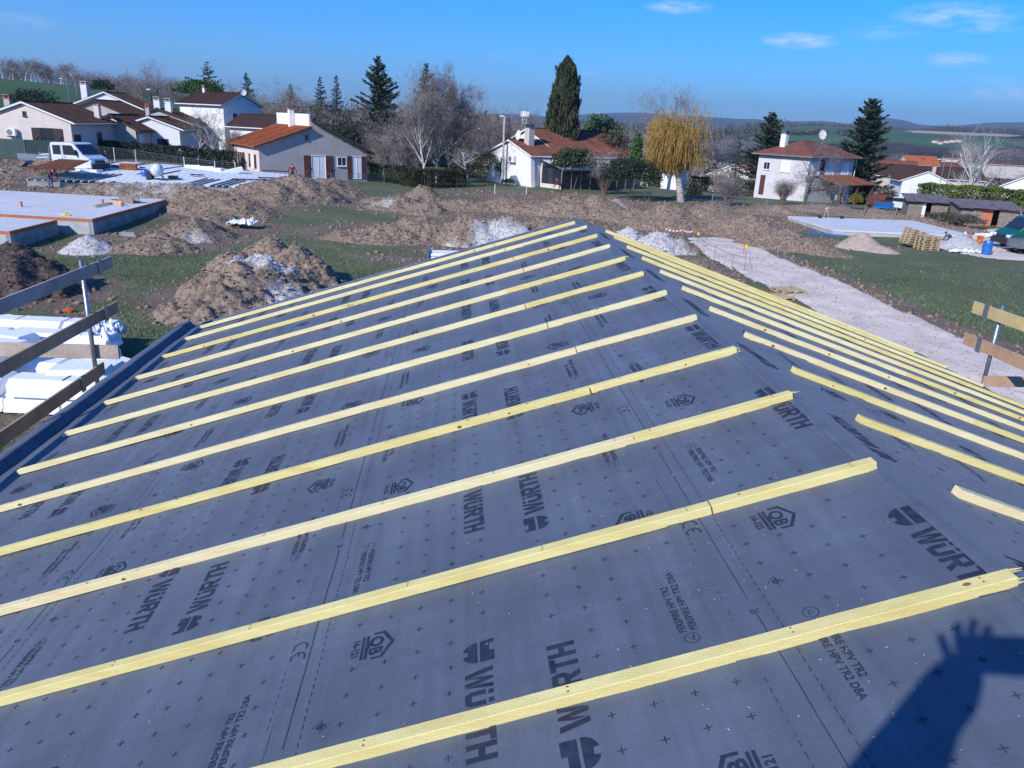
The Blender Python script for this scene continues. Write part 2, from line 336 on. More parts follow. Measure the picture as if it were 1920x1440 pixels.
# ------------------------------------------------------------------ the roof under the camera
A0, X0, H0, TL, TR = 0.08076, 1.4603, 1.0770, 0.30733, 0.32351
g = Vector((-math.sin(A0), math.cos(A0), 0)); h = Vector((math.cos(A0), math.sin(A0), 0))
RO = h*X0+Vector((0, 0, CZ-H0))
dl = -h*math.cos(TL)-Vector((0, 0, math.sin(TL))); dr = h*math.cos(TR)-Vector((0, 0, math.sin(TR)))
def frame(x, y, o):
    z = x.cross(y); m = Matrix((x, y, z)).transposed().to_4x4(); m.translation = o; return m
ML = frame(g, dl, RO); MR = frame(-g, dr, RO)
S_END, S_BEG, T_END = 9.52, -4.5, 4.95
house = thing('house_under_construction', 'unfinished house roof covered with grey underlay felt and yellow battens', 'house', (RO.x, RO.y, 0), A0)
HM = Matrix.Translation((RO.x, RO.y, 0))@Matrix.Rotation(A0, 4, 'Z'); HI = HM.inverted()
def hchild(o, mw, parent=None):
    o.parent = parent or house; pm = HM if parent is None else None
    o.matrix_parent_inverse = Matrix(); o.matrix_local = HI@mw if parent is None else Matrix(); return o
def wav(x, y, sd):                                  # small slack of the felt between the rafters
    sag = -.0035*(.5-.5*math.cos((abs(x)-8.62)/.7*6.28318)); return sag+.0030*noise.noise(Vector((x*.6, y*5.5, sd+2)))+.0045*noise.noise(Vector((x*1.3, y*.5, sd)))+.0034*noise.noise(Vector((x*3.4+y*1.6, y*1.0, sd+9)))+.0022*(1-abs(noise.noise(Vector((x*4-y*3, y*1.6, sd+4))))*2)**3
# --- print templates (2D polygons), x = reading direction, y = up
def q4(*p): return [tuple(p)]
def word_poly():                                    # five capitals, unit height, with thick strokes
    P = []; x = 0
    def r(a, b, c, d): P.append([(x+a, b), (x+c, b), (x+c, d), (x+a, d)])
    P.append([(x+0, 1), (x+.22, 1), (x+.40, 0), (x+.20, 0)]); P.append([(x+.41, .0), (x+.55, .75), (x+.47, 1), (x+.395, .55)])
    P.append([(x+.47, 1), (x+.60, 1), (x+.80, 0), (x+.62, 0)]); P.append([(x+.82, 0), (x+.98, 1), (x+.80, 1), (x+.735, .50)]); x += 1.03
    r(0, .22, .2, .72); r(.46, .22, .66, .72); P.append([(x, .22), (x+.12, 0), (x+.54, 0), (x+.66, .22)]); r(.04, .82, .24, 1); r(.42, .82, .62, 1); x += .74
    r(0, 0, .2, 1); P.append([(x+.2, .80), (x+.2, 1), (x+.56, 1), (x+.66, .80)]); P.append([(x+.46, .8), (x+.66, .8), (x+.66, .56), (x+.46, .58)])
    P.append([(x+.2, .58), (x+.66, .56), (x+.56, .38), (x+.2, .38)]); P.append([(x+.28, .38), (x+.50, .38), (x+.70, 0), (x+.47, 0)]); x += .74
    r(0, .8, .62, 1); r(.21, 0, .41, .8); x += .67
    r(0, 0, .2, 1); r(.2, .40, .46, .60); r(.46, 0, .66, 1); x += .66
    return P, x
def logo_poly():                                    # two-part badge in front of the word
    up = [[(0, .56), (.0, 1.0), (.16, 1.0), (.16, .84), (.16, .56)], [(.16, .56), (.16, .84), (.52, .84), (.52, .56)], [(.52, .56), (.52, .84), (.52, 1), (1.0, 1), (1.0, .56)]]
    a = [(.5+.5*math.cos(t), .46+.46*math.sin(t)) for t in [math.pi+math.pi*i/12 for i in range(13)]]
    lo = [[(0, .46)]+a[1:6]+[(.40, .18), (.46, .46)], [(.46, .46), (.40, .18), (.60, .18), (.54, .46)], [(.54, .46), (.60, .18)]+a[7:12]+[(1, .46)]]
    return up+lo
def text_tpl(s, size, off=0.0, align='LEFT'):
    c = bpy.data.curves.new('t', 'FONT'); c.body = s; c.size = size; c.offset = off; c.resolution_u = 2; c.align_x = align
    o = bpy.data.objects.new('t', c); COL.objects.link(o); dg = bpy.context.evaluated_depsgraph_get(); dg.update()
    me = bpy.data.meshes.new_from_object(o.evaluated_get(dg)); out = [[(me.vertices[i].co.x, me.vertices[i].co.y) for i in p.vertices] for p in me.polygons]
    bpy.data.objects.remove(o); bpy.data.curves.remove(c); bpy.data.meshes.remove(me); return out
def tr(P, sx=1, sy=None, dx=0, dy=0, rot=0):
    sy = sx if sy is None else sy; ca, sa = math.cos(rot), math.sin(rot)
    return [[(ca*x*sx-sa*y*sy+dx, sa*x*sx+ca*y*sy+dy) for x, y in p] for p in P]
WP, WL = word_poly(); LG = logo_poly()
WORD = tr(LG, .098, .098, -.05, -.052)+tr(WP, .088, .082, .075, -.044)          # logo centre at 0
n10 = 24
ringp = lambda r0, r1, cx, cy, a0=0, a1=6.2832, n=22: [[(cx+r0*math.cos(t), cy+r0*math.sin(t)), (cx+r1*math.cos(t), cy+r1*math.sin(t)), (cx+r1*math.cos(u), cy+r1*math.sin(u)), (cx+r0*math.cos(u), cy+r0*math.sin(u))] for t, u in [(a0+(a1-a0)*i/n, a0+(a1-a0)*(i+1)/n) for i in range(n)]]
QB = tr(text_tpl('QB', .062, .0022), 1.05, 1, -.045, .004)+[[(-.058, -.011), (.058, -.011), (.058, -.002), (-.058, -.002)], [(-.058, -.025), (.058, -.025), (.058, -.016), (-.058, -.016)]]
QB += tr(text_tpl('14-121', .033, .0012), 1, 1, -.052, -.056)
QB += [[(-.062, .052), (0, .086), (0, .074), (-.056, .042)], [(0, .086), (.062, .052), (.056, .042), (0, .074)], [(-.066, .054), (-.056, .049), (-.056, .012), (-.066, .012)], [(.056, .049), (.066, .054), (.066, .012), (.056, .012)]]
PER = ringp(.020, .0222, -.195, 0)+[[(-.21, -.004), (-.207, -.002), (-.187, .010), (-.19, .006)], [(-.205, -.006), (-.203, -.003), (-.182, -.004), (-.185, -.008)]]
PER += tr(text_tpl('PERSPIRE HPV TR2', .030, .0006), .95, 1, -.165, .006)+tr(text_tpl('PERSPIRE HPV TR2 DBA', .030, .0006), .95, 1, -.165, -.026)
CE = ringp(.020, .0255, -.014, 0, R(60), R(300), 14)+ringp(.020, .0255, .036, 0, R(60), R(300), 14)+[[(.016, -.0028), (.031, -.0028), (.031, .0028), (.016, .0028)]]
T10 = tr(text_tpl('10', .030, .0005, 'CENTER'), 1, 1, 0, -.010)
T20 = tr(text_tpl('20', .026, .0012, 'CENTER'), 1, 1, 0, -.009)+tr([[(-.022, .016), (.022, .016), (.022, .0175), (-.022, .0175)], [(-.022, -.0175), (.022, -.0175), (.022, -.016), (-.022, -.016)]], 1)
CR_ = [[(-.011, -.0016), (.011, -.0016), (.011, .0016), (-.011, .0016)], [(-.0016, .0016), (.0016, .0016), (.0016, .011), (-.0016, .011)], [(-.0016, -.011), (.0016, -.011), (.0016, -.0016), (-.0016, -.0016)]]
CRB = (-.012, .012, -.012, .012)
def stamp(V, Fc, P, x, y, rot, sd, lim, lift):
    ca, sa = math.cos(rot), math.sin(rot)
    for k, p in enumerate(P):
        o = len(V); ok = True; vs = []
        for a, b in p:
            X_ = x+ca*a-sa*b; Y_ = y+sa*a+ca*b
            if not (lim[0] < X_ < lim[1] and lim[2] < Y_ < lim[3]): ok = False; break
            vs.append((X_, Y_, wav(X_, Y_, sd)+lift+.00012*(k % 3)))
        if ok: V += vs; Fc.append(tuple(range(o, o+len(vs))))
PER_S = 1.135
def sheet(side, n, Mx, phase, sd, x0, x1):
    """one lap of underlay felt: a fine grid, with the printing as its own mesh"""
    lap = .745; y0 = 0 if n == 0 else .745+1.37*(n-1)-.06; y1 = min(.745+1.37*n, T_END)
    if n == 3: y1 = T_END
    lift = .003*(4-n)
    nx = int((x1-x0)/.07); ny = max(3, int((y1-y0)/.07))
    xs = np.linspace(x0, x1, nx); ys = np.linspace(y0, y1, ny)
    V = []
    for y in ys:
        for x in xs: V.append((x, y, wav(x, y, sd)+lift+max(0, 1-(y1-y)/.05)*(.002+.004*max(0, noise.noise(Vector((x*1.9, sd, 3)))))*(n < 3)))
    Fc = [(j*nx+i, j*nx+i+1, (j+1)*nx+i+1, (j+1)*nx+i) for j in range(ny-1) for i in range(nx-1)]
    o = npobj('underlay_sheet', V, Fc, 'felt', smooth=True); hchild(o, Mx)
    V = []; Fc = []; t0 = 1.37*n; lim = (x0+.01, x1-.01, y0+.008, y1-.006); lf = lift+.0012; boxes = []
    off = 0 if side == 'L' else .11
    def put(P, x, y, rot, w, hh): stamp(V, Fc, P, x, y, rot, sd, lim, lf); boxes.append((x-w, x+w, y-hh, y+hh))
    k0 = int((x0-phase)/PER_S)-1
    for k in range(k0, k0+int((x1-x0)/PER_S)+4):
        a = phase+k*PER_S
        put(WORD, a, t0+.06+off, math.pi, .0, 0); boxes.append((a-.46, a+.07, t0+off-.005, t0+off+.125))
        put(QB, a+.17, t0+.425+off*.5, math.pi, .075, .095); put(PER, a-.50, t0+.50, math.pi, .26, .04)
        put(CE, a+.25, t0+.672, math.pi, .05, .03); put(T10, a-.24, t0+.632, math.pi*.5, .02, .02); put(T20, a-.14, t0+.53, math.pi*.75, .025, .025)
        b = a-.47
        if n > 0:
            put(WORD, b, t0-.18, 0, 0, 0); boxes.append((b-.07, b+.46, t0-.245, t0-.115))
            put(QB, b-.17, t0-.545, 0, .075, .095); put(PER, b+.485, t0-.545, 0, .26, .04)
    inkV = list(V); inkF = list(Fc); V = []; Fc = []
    ym = t0+.632; x = x0+.02
    while x < x1-.1:
        for yy in (ym-.045, ym+.068):
            if yy < y1: stamp(V, Fc, [[(0, -.0013), (.020, -.0013), (.020, .0013), (0, .0013)]], x, yy, 0, sd, lim, lf)
        x += .034
    x = x0+.02
    while x < x1-.1:
        if ym < y1 and all(abs((x-(phase+k*PER_S-.24))) > .045 for k in range(k0, k0+16)):
            stamp(V, Fc, [[(0, -.0014), (.05, -.0014), (.05, .0014), (0, .0014)]], x, ym, 0, sd, lim, lf)
        x += .05
    if n == 0 and side == 'L':
        pass
    cy = .22+off if n == 0 else t0-.60
    while cy < min(y1-.02, t0+.56):
        if not (t0-.25 < cy < t0+.14+off) or True:
            cx = phase-.49+.1135*int((x0-phase)/.1135)
            while cx < x1-.02:
                if cx > x0+.02 and not any(b[0]-.015 < cx < b[1]+.015 and b[2]-.015 < cy < b[3]+.015 for b in boxes) and not (t0-.12 < cy < t0 and n > 0):
                    stamp(V, Fc, CR_, cx+random.uniform(-.002, .002), cy+random.uniform(-.002, .002), random.uniform(-.12, .12), sd, lim, lf)
                cx += .1135
        cy += .107
    eV, eF = [], []
    if n < 3:                                        # pale line of the lap edge
        x = x0
        while x < x1-.3:
            stamp(eV, eF, [[(0, -.0012), (.099, -.0012), (.099, .0012), (0, .0012)]], x, y1-.004, 0, sd, (x0, x1, y0, y1), lf); x += .1
    for VV, FF, mm in ((inkV, inkF, 'ink'), (V, Fc, 'ink_faint'), (eV, eF, 'felt_edge')):
        if not VV: continue
        me = bpy.data.meshes.new({'ink': 'printed_lettering', 'ink_faint': 'printed_guide_marks'}.get(mm, 'lap_edge')); me.from_pydata(VV, [], FF); me.materials.append(M[mm])
        p = bpy.data.objects.new(me.name, me); COL.objects.link(p); p.parent = o
    return o
PH = {'L': [2.01, 1.91, 2.99-1.135, 2.35], 'R': [-2.55, -2.9, -3.3, -2.2]}
for n in range(4):
    sheet('L', n, ML, PH['L'][n], n*3.1, S_BEG, S_END)
    sheet('R', n, MR, PH['R'][n], n*3.1+50, -S_END, -S_BEG)
# rounded cap where the ridge sheet turns over, felt edge folded over the eave board on the left, loose lower edge on the right
c = MB(); NN = 60
for i in range(NN):
    a = S_BEG+(S_END-S_BEG)*i/NN; b = S_BEG+(S_END-S_BEG)*(i+1)/NN
    ra = [RO+g*a+dl*.035+Vector((0, 0, .016)), RO+g*a+Vector((0, 0, .020)), RO+g*a+dr*.035+Vector((0, 0, .016))]; rb = [p+g*(b-a) for p in ra]
    c.add([HI@p for p in ra+rb], [(0, 1, 4, 3), (1, 2, 5, 4)])
c.obj('ridge_fold', 'felt', house, smooth=True)
def strip(Mx, x0, x1, prof, n=160, jit=.006, sd=0):
    m = MB(); k = len(prof)
    for i in range(n+1):
        x = x0+(x1-x0)*i/n
        for j, (y, z) in enumerate(prof):
            jj = 0 if j == 0 else jit*(1+.6*(j == k-1)); m.v.append(tuple(Mx@Vector((x, y+jj*noise.noise(Vector((x*1.7, j*.4, sd))), z+jj*noise.noise(Vector((x*2.3, j*.4, sd+5)))))))
    for i in range(n):
        for j in range(k-1): m.f.append((i*k+j, (i+1)*k+j, (i+1)*k+j+1, i*k+j+1)); m.m.append(0)
    return m
strip(HI@ML, S_BEG, S_END, [(4.93, .004), (4.955, .078), (4.97, .088), (5.085, .082), (5.10, .07), (5.12, -.10)], jit=.007).obj('eave_felt_fold', 'felt', house, smooth=True)
strip(HI@MR, -S_END, -S_BEG, [(4.93, .004), (5.10, -.002), (5.28, -.03), (5.40, -.09), (5.42, -.14)], jit=.045, sd=8).obj('loose_felt_edge', 'felt', house, smooth=True)
for Mx, sg in ((ML, 1), (MR, -1)):
    m = MB(); xx = S_END*sg; m.box(min(xx+.001*sg, xx+.03*sg), max(xx+.001*sg, xx+.03*sg), .03, 5.05, -.16, .012, HI@Mx); m.obj('verge_board', 'felt_edge', house)
# block walls and rafters below
ez = (ML@Vector((0, 4.6, 0))).z
wl = MB(); hx = 4.35
for x in (-hx-.1, hx-.1): wl.box(x, x+.2, -3.9, 8.9, 0, ez-.15)
wl.prism([(-hx+.1, 0), (hx-.1, 0), (hx-.1, ez-.2), (0, ez-.2+hx*math.tan(TL)-.12), (-hx+.1, ez-.2)], 8.7, 8.9)
wl.obj('wall', 'block', house)
for s_ in [8.62-.7*k for k in range(0, 18)]:
    r_ = MB()
    for Mx, sg in ((ML, 1), (MR, -1)): r_.box(s_*sg-.03, s_*sg+.03, .06, 4.9, -.17, -.02, HI@Mx)
    r_.obj('rafter', 'pine_warm', house)
# battens
S1 = 8.6218; random.seed(11)
def batten(side, s_, t0, t1, mt, dz=0, tilt=0, broken=False, w=.043, hh=.033):
    """one sawn length with slightly wandering edges, worn arrises and a few knots"""
    Mx = HI@(ML if side == 'L' else MR); sg = 1 if side == 'L' else -1
    m = MB(); n = max(3, int((t1-t0)/.16)); sd = (s_*13.7) % 97; tw = random.uniform(-.003, .003)*(t1-t0 > 2)
    pr = [(-w/2, 0), (-w/2, hh-.0015), (-w/2+.0018, hh), (w/2-.0018, hh), (w/2, hh-.0015), (w/2, 0)]; k = len(pr)
    for i in range(n+1):
        t = t0+(t1-t0)*i/n; u = i/n
        xo = s_*sg+.007*noise.noise(Vector((t*.5, sd, 0)))+tw*u+tilt*(t-t0); zo = .010+.002*noise.noise(Vector((t*.8, sd, 7)))+dz
        for a, b in pr:
            e = 0
            if broken and i == n: e = random.uniform(-.018, .018)
            m.v.append(tuple(Mx@Vector((xo+a*(1+.03*noise.noise(Vector((t*3, sd, a))))+0, t+e, zo+b+.0012*noise.noise(Vector((t*9, sd, b*50+a*20)))))))
    for i in range(n):
        for j in range(k-1): m.f.append((i*k+j, i*k+j+1, (i+1)*k+j+1, (i+1)*k+j)); m.m.append(0)
    m.f += [tuple(range(k))[::-1], tuple(range(n*k, n*k+k))]; m.m += [0, 0]
    for j in range(int((t1-t0)*2.0*random.random()+.3)):
        t = random.uniform(t0+.1, t1-.1) if t1-t0 > .3 else (t0+t1)/2; top = random.random() < .6
        cx = s_*sg+random.uniform(-.008, .008); r0 = random.uniform(.003, .0085); o = len(m.v)
        vs = []
        for q in range(8):
            a_ = q*.785; u_, v_ = r0*math.cos(a_), r0*1.7*math.sin(a_)
            vs.append(Mx@(Vector((cx+u_, t+v_, .010+hh+.0022+dz)) if top else Vector((s_*sg-sg*(w/2+.0016), t+v_, .010+hh*.5+u_+dz))))
        m.add(vs, [tuple(range(8))], 1)
    t = t0+.08
    while t < t1-.05:                                # nail heads
        for dx in (-.008, .009):
            cx = s_*sg+dx+tilt*(t-t0)+.007*noise.noise(Vector((t*.5, sd, 0))); vs = [Mx@Vector((cx+.0032*math.cos(q*1.0472), t+random.uniform(-.001, .001)+.0032*math.sin(q*1.0472), .010+hh+.0030+dz)) for q in range(6)]; m.add(vs, [tuple(range(6))], 1)
        t += random.uniform(.45, .62)
    if broken:                                       # torn fibres at the snapped end
        for q in range(7):
            a, b = random.uniform(-w/2, w/2), random.uniform(.004, hh); t = t0 if broken == 'low' else t1; d_ = -1 if broken == 'low' else 1; ln = random.uniform(.012, .04)
            p0 = Mx@Vector((s_*sg+a+tilt*(t-t0), t-.01*d_, .010+b)); p1 = Mx@Vector((s_*sg+a*.9+tilt*(t-t0), t+ln*d_, .010+b*.9)); m.tube(p0, p1, .0035, .0008, 4)
    return m.obj('batten', [mt, 'knot'], house)
mts = ['pine_pale', 'pine_pale', 'pine', 'pine_warm', 'pine_pale', 'pine_pale', 'pine_pale', 'pine_warm', 'pine', 'pine_warm', 'pine', 'pine']
short = [1.05, .95, .9, .85, 1.05, .95, .85, .75, .78, .70, .58, .50]       # upper off-cut of each row, metres below the ridge
for k in range(17):
    s_ = 9.144 if k == 0 else S1-.7*(k-1); q = short[k] if k < 12 else .6; mt = mts[k] if k < 12 else 'pine'
    cut = 4.735+random.uniform(-.03, .03)
    batten('L', s_, q+.004, cut, mt)
    o = batten('L', s_, 0.0 if k else .06, q-.002, 'pine' if k in (0, 4, 5, 8, 9, 10, 11) else mt, dz=.0008, broken='low' if k in (8, 9, 11, 4) else False, tilt=random.uniform(-.005, .005))
rr = [3.1, 2.6, 2.2, 3.4, 2.9, 2.4, 2.8, 2.0, .95, 2.6, 2.2]
for k in range(17):
    s_ = 9.144 if k == 0 else S1-.7*(k-1); q = rr[k % 11]
    mt = ['pine', 'pine', 'pine', 'pine', 'pine_pale', 'pine_pale', 'pine_pale', 'pine_warm', 'pine', 'pine', 'pine_warm', 'pine'][k % 12]
    t1 = 4.823 if k else 4.70
    batten('R', s_, .325, q, mt, w=.045, hh=.034); batten('R', s_, q+.003, t1, 'pine' if k % 2 else 'pine_pale', dz=.001)
# sawdust and splinters left by cutting the battens
m = MB(); random.seed(5)
for i in range(420):
    x = random.uniform(.6, 4.5); t = random.choice([random.gauss(.6, .25), random.uniform(.0, 3.5)]); p = ML@Vector((x, abs(t), .016)); l = random.uniform(.002, .009)
    a = random.random()*6.28; d = Vector((math.cos(a), math.sin(a), random.uniform(0, .5)))*l; m.tube(HI@p, (HI@p)+d, .0006, .0003, 3)
tag(m.obj('sawdust', 'pine_pale', house), kind='stuff')
# ------------------------------------------------------------------ guardrails at the eaves
def guard(name, label, P, ztop, boards, lateral, foot, tagc='guardrail'):
    t = thing(name, label, tagc, (P.x, P.y, P.z))
    def A(v): return Vector(v)-P
    m = MB(); m.tube((0, 0, foot), (0, 0, ztop), .024, n=10); m.obj('post', 'galva', t, smooth=True)
    for al in (-3.0, -6.0, -8.7):                       # further posts out of the view, each on a bracket to the wall
        m = MB(); m.tube(g*al+Vector((0, 0, foot)), g*al+Vector((0, 0, ztop)), .024, n=10); m.obj('post', 'galva', t, smooth=True)
    for al in (0, -3.0, -6.0, -8.7): m = MB(); sg_ = 1 if boards[0][4] > 0 else -1; m.beam(g*al+Vector((0, 0, foot+.08))+h*(.03*sg_), g*al+Vector((0, 0, foot+.02))+h*(1.25*sg_), .05, .05); m.obj('wall_bracket', 'galva', t)
    for (zc, w_, a, b, off, mt, br) in boards:          # a..b metres along the eave direction
        m = MB(); o_ = h*off
        p0 = g*a+o_+Vector((0, 0, zc)); p1 = g*b+o_+Vector((0, 0, zc)); m.beam(p0, p1, .027, w_); m.obj('board', mt, t, bevel=.003)
        m = MB(); m.box(-.006, .006, -.04, .04, zc-w_/2-.02, zc+w_/2+.02, Matrix.Rotation(A0, 4, 'Z')@Matrix.Translation((off*1.0-math.copysign(.022, off)*-1, br, 0))); m.obj('board_clamp', 'galva', t)
    for (zc, w_, a, b, along, mt) in lateral:
        m = MB(); m.beam(h*a+g*along+Vector((0, 0, zc)), h*b+g*along+Vector((0, 0, zc)), .03, w_); m.obj('end_board', mt, t, bevel=.003)
    return t
def onpost(px, py, P):        # height at which a pixel's ray passes the vertical through P
    d = ray(px, py); return CZ+d.z*(math.hypot(P.x, P.y)/math.hypot(d.x, d.y))
PL = Vector((-4.68, 8.12, CZ-2.85)); f_ = lambda px, py: onpost(px, py, PL)-PL.z
guard('guardrail', 'timber and steel tube guardrail at the left eave above the white polystyrene stack', PL, f_(182, 487), [
    (f_(189, 508)-.0, .13, -9, .62, .045, 'board_grey', .28), (f_(197, 597), .13, -9, .62, .045, 'board', .28), (f_(206, 690)-.03, .14, -9, .15, .02, 'board', -.4)],
    [(f_(203, 659), .16, -3.5, .26, .045, 'board_grey')], -.45)
PR_ = Vector((5.85, 9.1, CZ-2.75)); f_ = lambda px, py: onpost(px, py, PR_)-PR_.z
guard('guardrail', 'timber and steel tube guardrail at the right eave beside the gravel track', PR_, f_(1871, 572), [
    (f_(1868, 590), .15, -9, .45, -.045, 'board_yellow', .18), (f_(1853, 652), .15, -9, .48, -.045, 'board', .16)], [(f_(1840, 711), .13, -.05, 3.2, -.05, 'board')], -.3)
# ------------------------------------------------------------------ ground
def GZ(px, py, z):
    d = ray(px, py); return CAM+d*((z-CZ)/d.z)
class Blobs:
    def __init__(s, L_, px=True):
        s.p = []
        for (a, b, rx, ry, wt) in L_:
            q = G(a, b); s.p.append((q.x, q.y, rx, ry, wt))
    def __call__(s, X_, Y_):
        o = np.zeros_like(X_)
        for x, y, rx, ry, wt in s.p:
            az = math.atan2(x, y); dx = X_-x; dy = Y_-y; u = dx*math.cos(az)-dy*math.sin(az); v = dx*math.sin(az)+dy*math.cos(az)
            o = np.maximum(o, wt*np.clip(1.35-np.sqrt((u/rx)**2+(v/ry)**2), 0, 1))
        return o
MUD = Blobs([(60, 545, 3.6, 4, 1), (450, 560, 4.2, 5, 1), (560, 520, 3, 3, .8), (310, 450, 5, 5, 1), (170, 468, 2.4, 3, .8), (420, 430, 5, 5, .9), (300, 385, 11, 6, 1), (510, 365, 6, 6, .9), (100, 345, 14, 8, 1), (350, 330, 16, 9, 1), (40, 310, 14, 12, 1),
    (760, 390, 6, 6, 1), (770, 440, 8, 6, 1), (900, 450, 7, 6, 1), (1000, 405, 14, 8, 1), (1150, 420, 12, 7, 1), (1060, 372, 14, 9, .9), (1250, 440, 9, 6, 1), (1330, 440, 10, 7, 1), (1460, 450, 7, 4, 1), (1390, 415, 10, 7, 1), (1550, 420, 9, 5, .9), (1700, 425, 9, 4, .9), (1400, 385, 12, 5, .7), (1620, 462, 3, 2.5, .9),
    (700, 480, 3.2, 2.4, .55), (620, 430, 3, 2, .5), (760, 490, 3, 1.6, .75), (690, 355, 2, 3, .4), (820, 470, 3.5, 3, .6), (30, 640, 3, 2, .4), (130, 600, 2.4, 1.4, .7), (20, 800, 3, 2, .6), (1330, 500, 3, 4, 1), (1430, 570, 2.6, 3, 1), (1820, 470, 5, 3, .5), (640, 395, 3, 2, .35), (240, 560, 1.6, 1, .4), (930, 352, 5, 3, .3)])
def band(pts, wid):                                # distance to a polyline in the ground plane
    P = [G(*q) for q in pts]
    def f(X_, Y_):
        o = np.full_like(X_, 1e9)
        for a, b in zip(P, P[1:]):
            dx, dy = b.x-a.x, b.y-a.y; l2 = dx*dx+dy*dy; t = np.clip(((X_-a.x)*dx+(Y_-a.y)*dy)/l2, 0, 1)
            o = np.minimum(o, np.hypot(X_-a.x-t*dx, Y_-a.y-t*dy))
        return np.clip(1.4-o/wid, 0, 1)
    return f
BAND = band([(1430, 470), (1459, 478), (1570, 518), (1677, 568), (1800, 622), (1925, 668), (2100, 745)], .85)
azs = np.concatenate([np.arange(-180, -44, 4.0), np.arange(-44, 44, .42), np.arange(44, 180.1, 4.0)])
rad = [2.0]
while rad[-1] < 11000: rad.append(rad[-1]*(1.017 if 12 < rad[-1] < 110 else 1.05)+.02)
rad = np.array(rad); na, nr = len(azs), len(rad)
AZ, RD = np.meshgrid(np.radians(azs), rad); GX = (RD*np.sin(AZ)).ravel(); GY = (RD*np.cos(AZ)).ravel()
GZs = np.array([T(x, y) for x, y in zip(GX, GY)])
V = np.stack([GX, GY, GZs], 1); ii = np.arange(nr-1)[:, None]*na+np.arange(na-1)[None, :]; ii = ii.ravel()
Fc = np.stack([ii, ii+na, ii+na+1, ii+1], 1)
ground = npobj('ground', V, Fc, [], smooth=True); tag(ground, kind='structure')
mudw = np.maximum(MUD(GX, GY), .9*BAND(GX, GY))
Dg = np.hypot(GX, GY); azd = np.degrees(np.arctan2(GX, GY))
wood = np.clip((Dg-150)/120, 0, 1)
fld = np.zeros_like(wood)
def ell(az0, d0, daz, dd, v=1):
    global fld; k = np.sqrt(((azd-az0)/daz)**2+((Dg-d0)/dd)**2); fld = np.maximum(fld, v*np.clip((1.15-k)*6, 0, 1))
ell(-31, 270, 12, 75); ell(-20, 300, 3, 40); ell(20.5, 1280, 4.8, 360); ell(27.5, 1120, 4.5, 170); ell(16.5, 1050, 2.5, 160); ell(9, 900, 4, 100)
tan_ = np.clip((1.1-np.sqrt(((azd-28.3)/3.2)**2+((Dg-1400)/120)**2))*6, 0, 1)
for nm, arr in (('mud', mudw), ('wood', wood), ('field', fld), ('stubble', tan_)):
    a = ground.data.attributes.new(nm, 'FLOAT', 'POINT'); a.data.foreach_set('value', arr.astype(np.float32))
m = bpy.data.materials.new('ground'); m.use_nodes = True; nt = m.node_tree; N = nt.nodes; L = nt.links; b = N['Principled BSDF']; b.inputs['Roughness'].default_value = .95; b.inputs['Specular IOR Level'].default_value = .15
geo = N.new('ShaderNodeNewGeometry')
def nz(scale, det=8, rough=.6, off=0):
    n = N.new('ShaderNodeTexNoise'); n.inputs['Scale'].default_value = scale; n.inputs['Detail'].default_value = det; n.inputs['Roughness'].default_value = rough
    L.new(geo.outputs['Position'], n.inputs['Vector']); return n.outputs['Fac']
def ramp(f, lo, hi, c0, c1):
    r = N.new('ShaderNodeValToRGB'); r.color_ramp.elements[0].position = lo; r.color_ramp.elements[1].position = hi
    r.color_ramp.elements[0].color = (*c0, 1); r.color_ramp.elements[1].color = (*c1, 1); L.new(f, r.inputs['Fac']); return r.outputs['Color']
def mixc(f, a, b_):
    n = N.new('ShaderNodeMix'); n.data_type = 'RGBA'; L.new(f, n.inputs[0]); L.new(a, n.inputs[6]); L.new(b_, n.inputs[7]); return n.outputs[2]
def mixm(f, a, b_, op='MULTIPLY'):
    n = N.new('ShaderNodeMix'); n.data_type = 'RGBA'; n.blend_type = op; n.inputs[0].default_value = 1; L.new(a, n.inputs[6]); L.new(b_, n.inputs[7]); return n.outputs[2]
def mathn(op, a, b_=None):
    n = N.new('ShaderNodeMath'); n.operation = op
    for i, x in enumerate((a, b_)):
        if x is None: continue
        if isinstance(x, (int, float)): n.inputs[i].default_value = x
        else: L.new(x, n.inputs[i])
    return n.outputs[0]
def attr(nm):
    a = N.new('ShaderNodeAttribute'); a.attribute_name = nm; return a.outputs['Fac']
def soft(a, k, f, lo, hi):                        # attribute edge broken up by noise
    s_ = mathn('ADD', a, mathn('MULTIPLY', mathn('SUBTRACT', f, .5), k)); r = N.new('ShaderNodeMapRange'); r.inputs[1].default_value = lo; r.inputs[2].default_value = hi; r.interpolation_type = 'SMOOTHSTEP'; L.new(s_, r.inputs[0]); return r.outputs[0]
grassc = mixm(None, ramp(nz(.22), .33, .68, (.110, .148, .078), (.205, .220, .128)), ramp(nz(7, 9, .75), .3, .7, (.5, .52, .5), (1.25, 1.2, 1.1)))
dry = ramp(nz(1.1, 9, .72), .50, .70, (0, 0, 0), (1, 1, 1)); dsep = N.new('ShaderNodeSeparateColor'); L.new(dry, dsep.inputs[0])
grassc = mixc(mathn('MULTIPLY', dsep.outputs[0], .55), grassc, ramp(nz(14), .3, .7, (.075, .062, .040), (.15, .13, .08)))
mudc = mixm(None, ramp(nz(.6), .3, .7, (.172, .130, .094), (.28, .22, .16)), ramp(nz(9, 9, .75), .3, .7, (.55, .55, .55), (1.3, 1.3, 1.3)))
c_ = mixc(soft(attr('mud'), .9, nz(.9, 9, .7), .38, .62), grassc, mudc)
woodc = mixm(None, ramp(nz(.006), .4, .6, (.028, .032, .022), (.075, .062, .052)), ramp(nz(.06, 9, .8), .35, .68, (.45, .5, .5), (1.5, 1.4, 1.35)))
c_ = mixc(soft(attr('wood'), .5, nz(.05), .3, .7), c_, woodc)
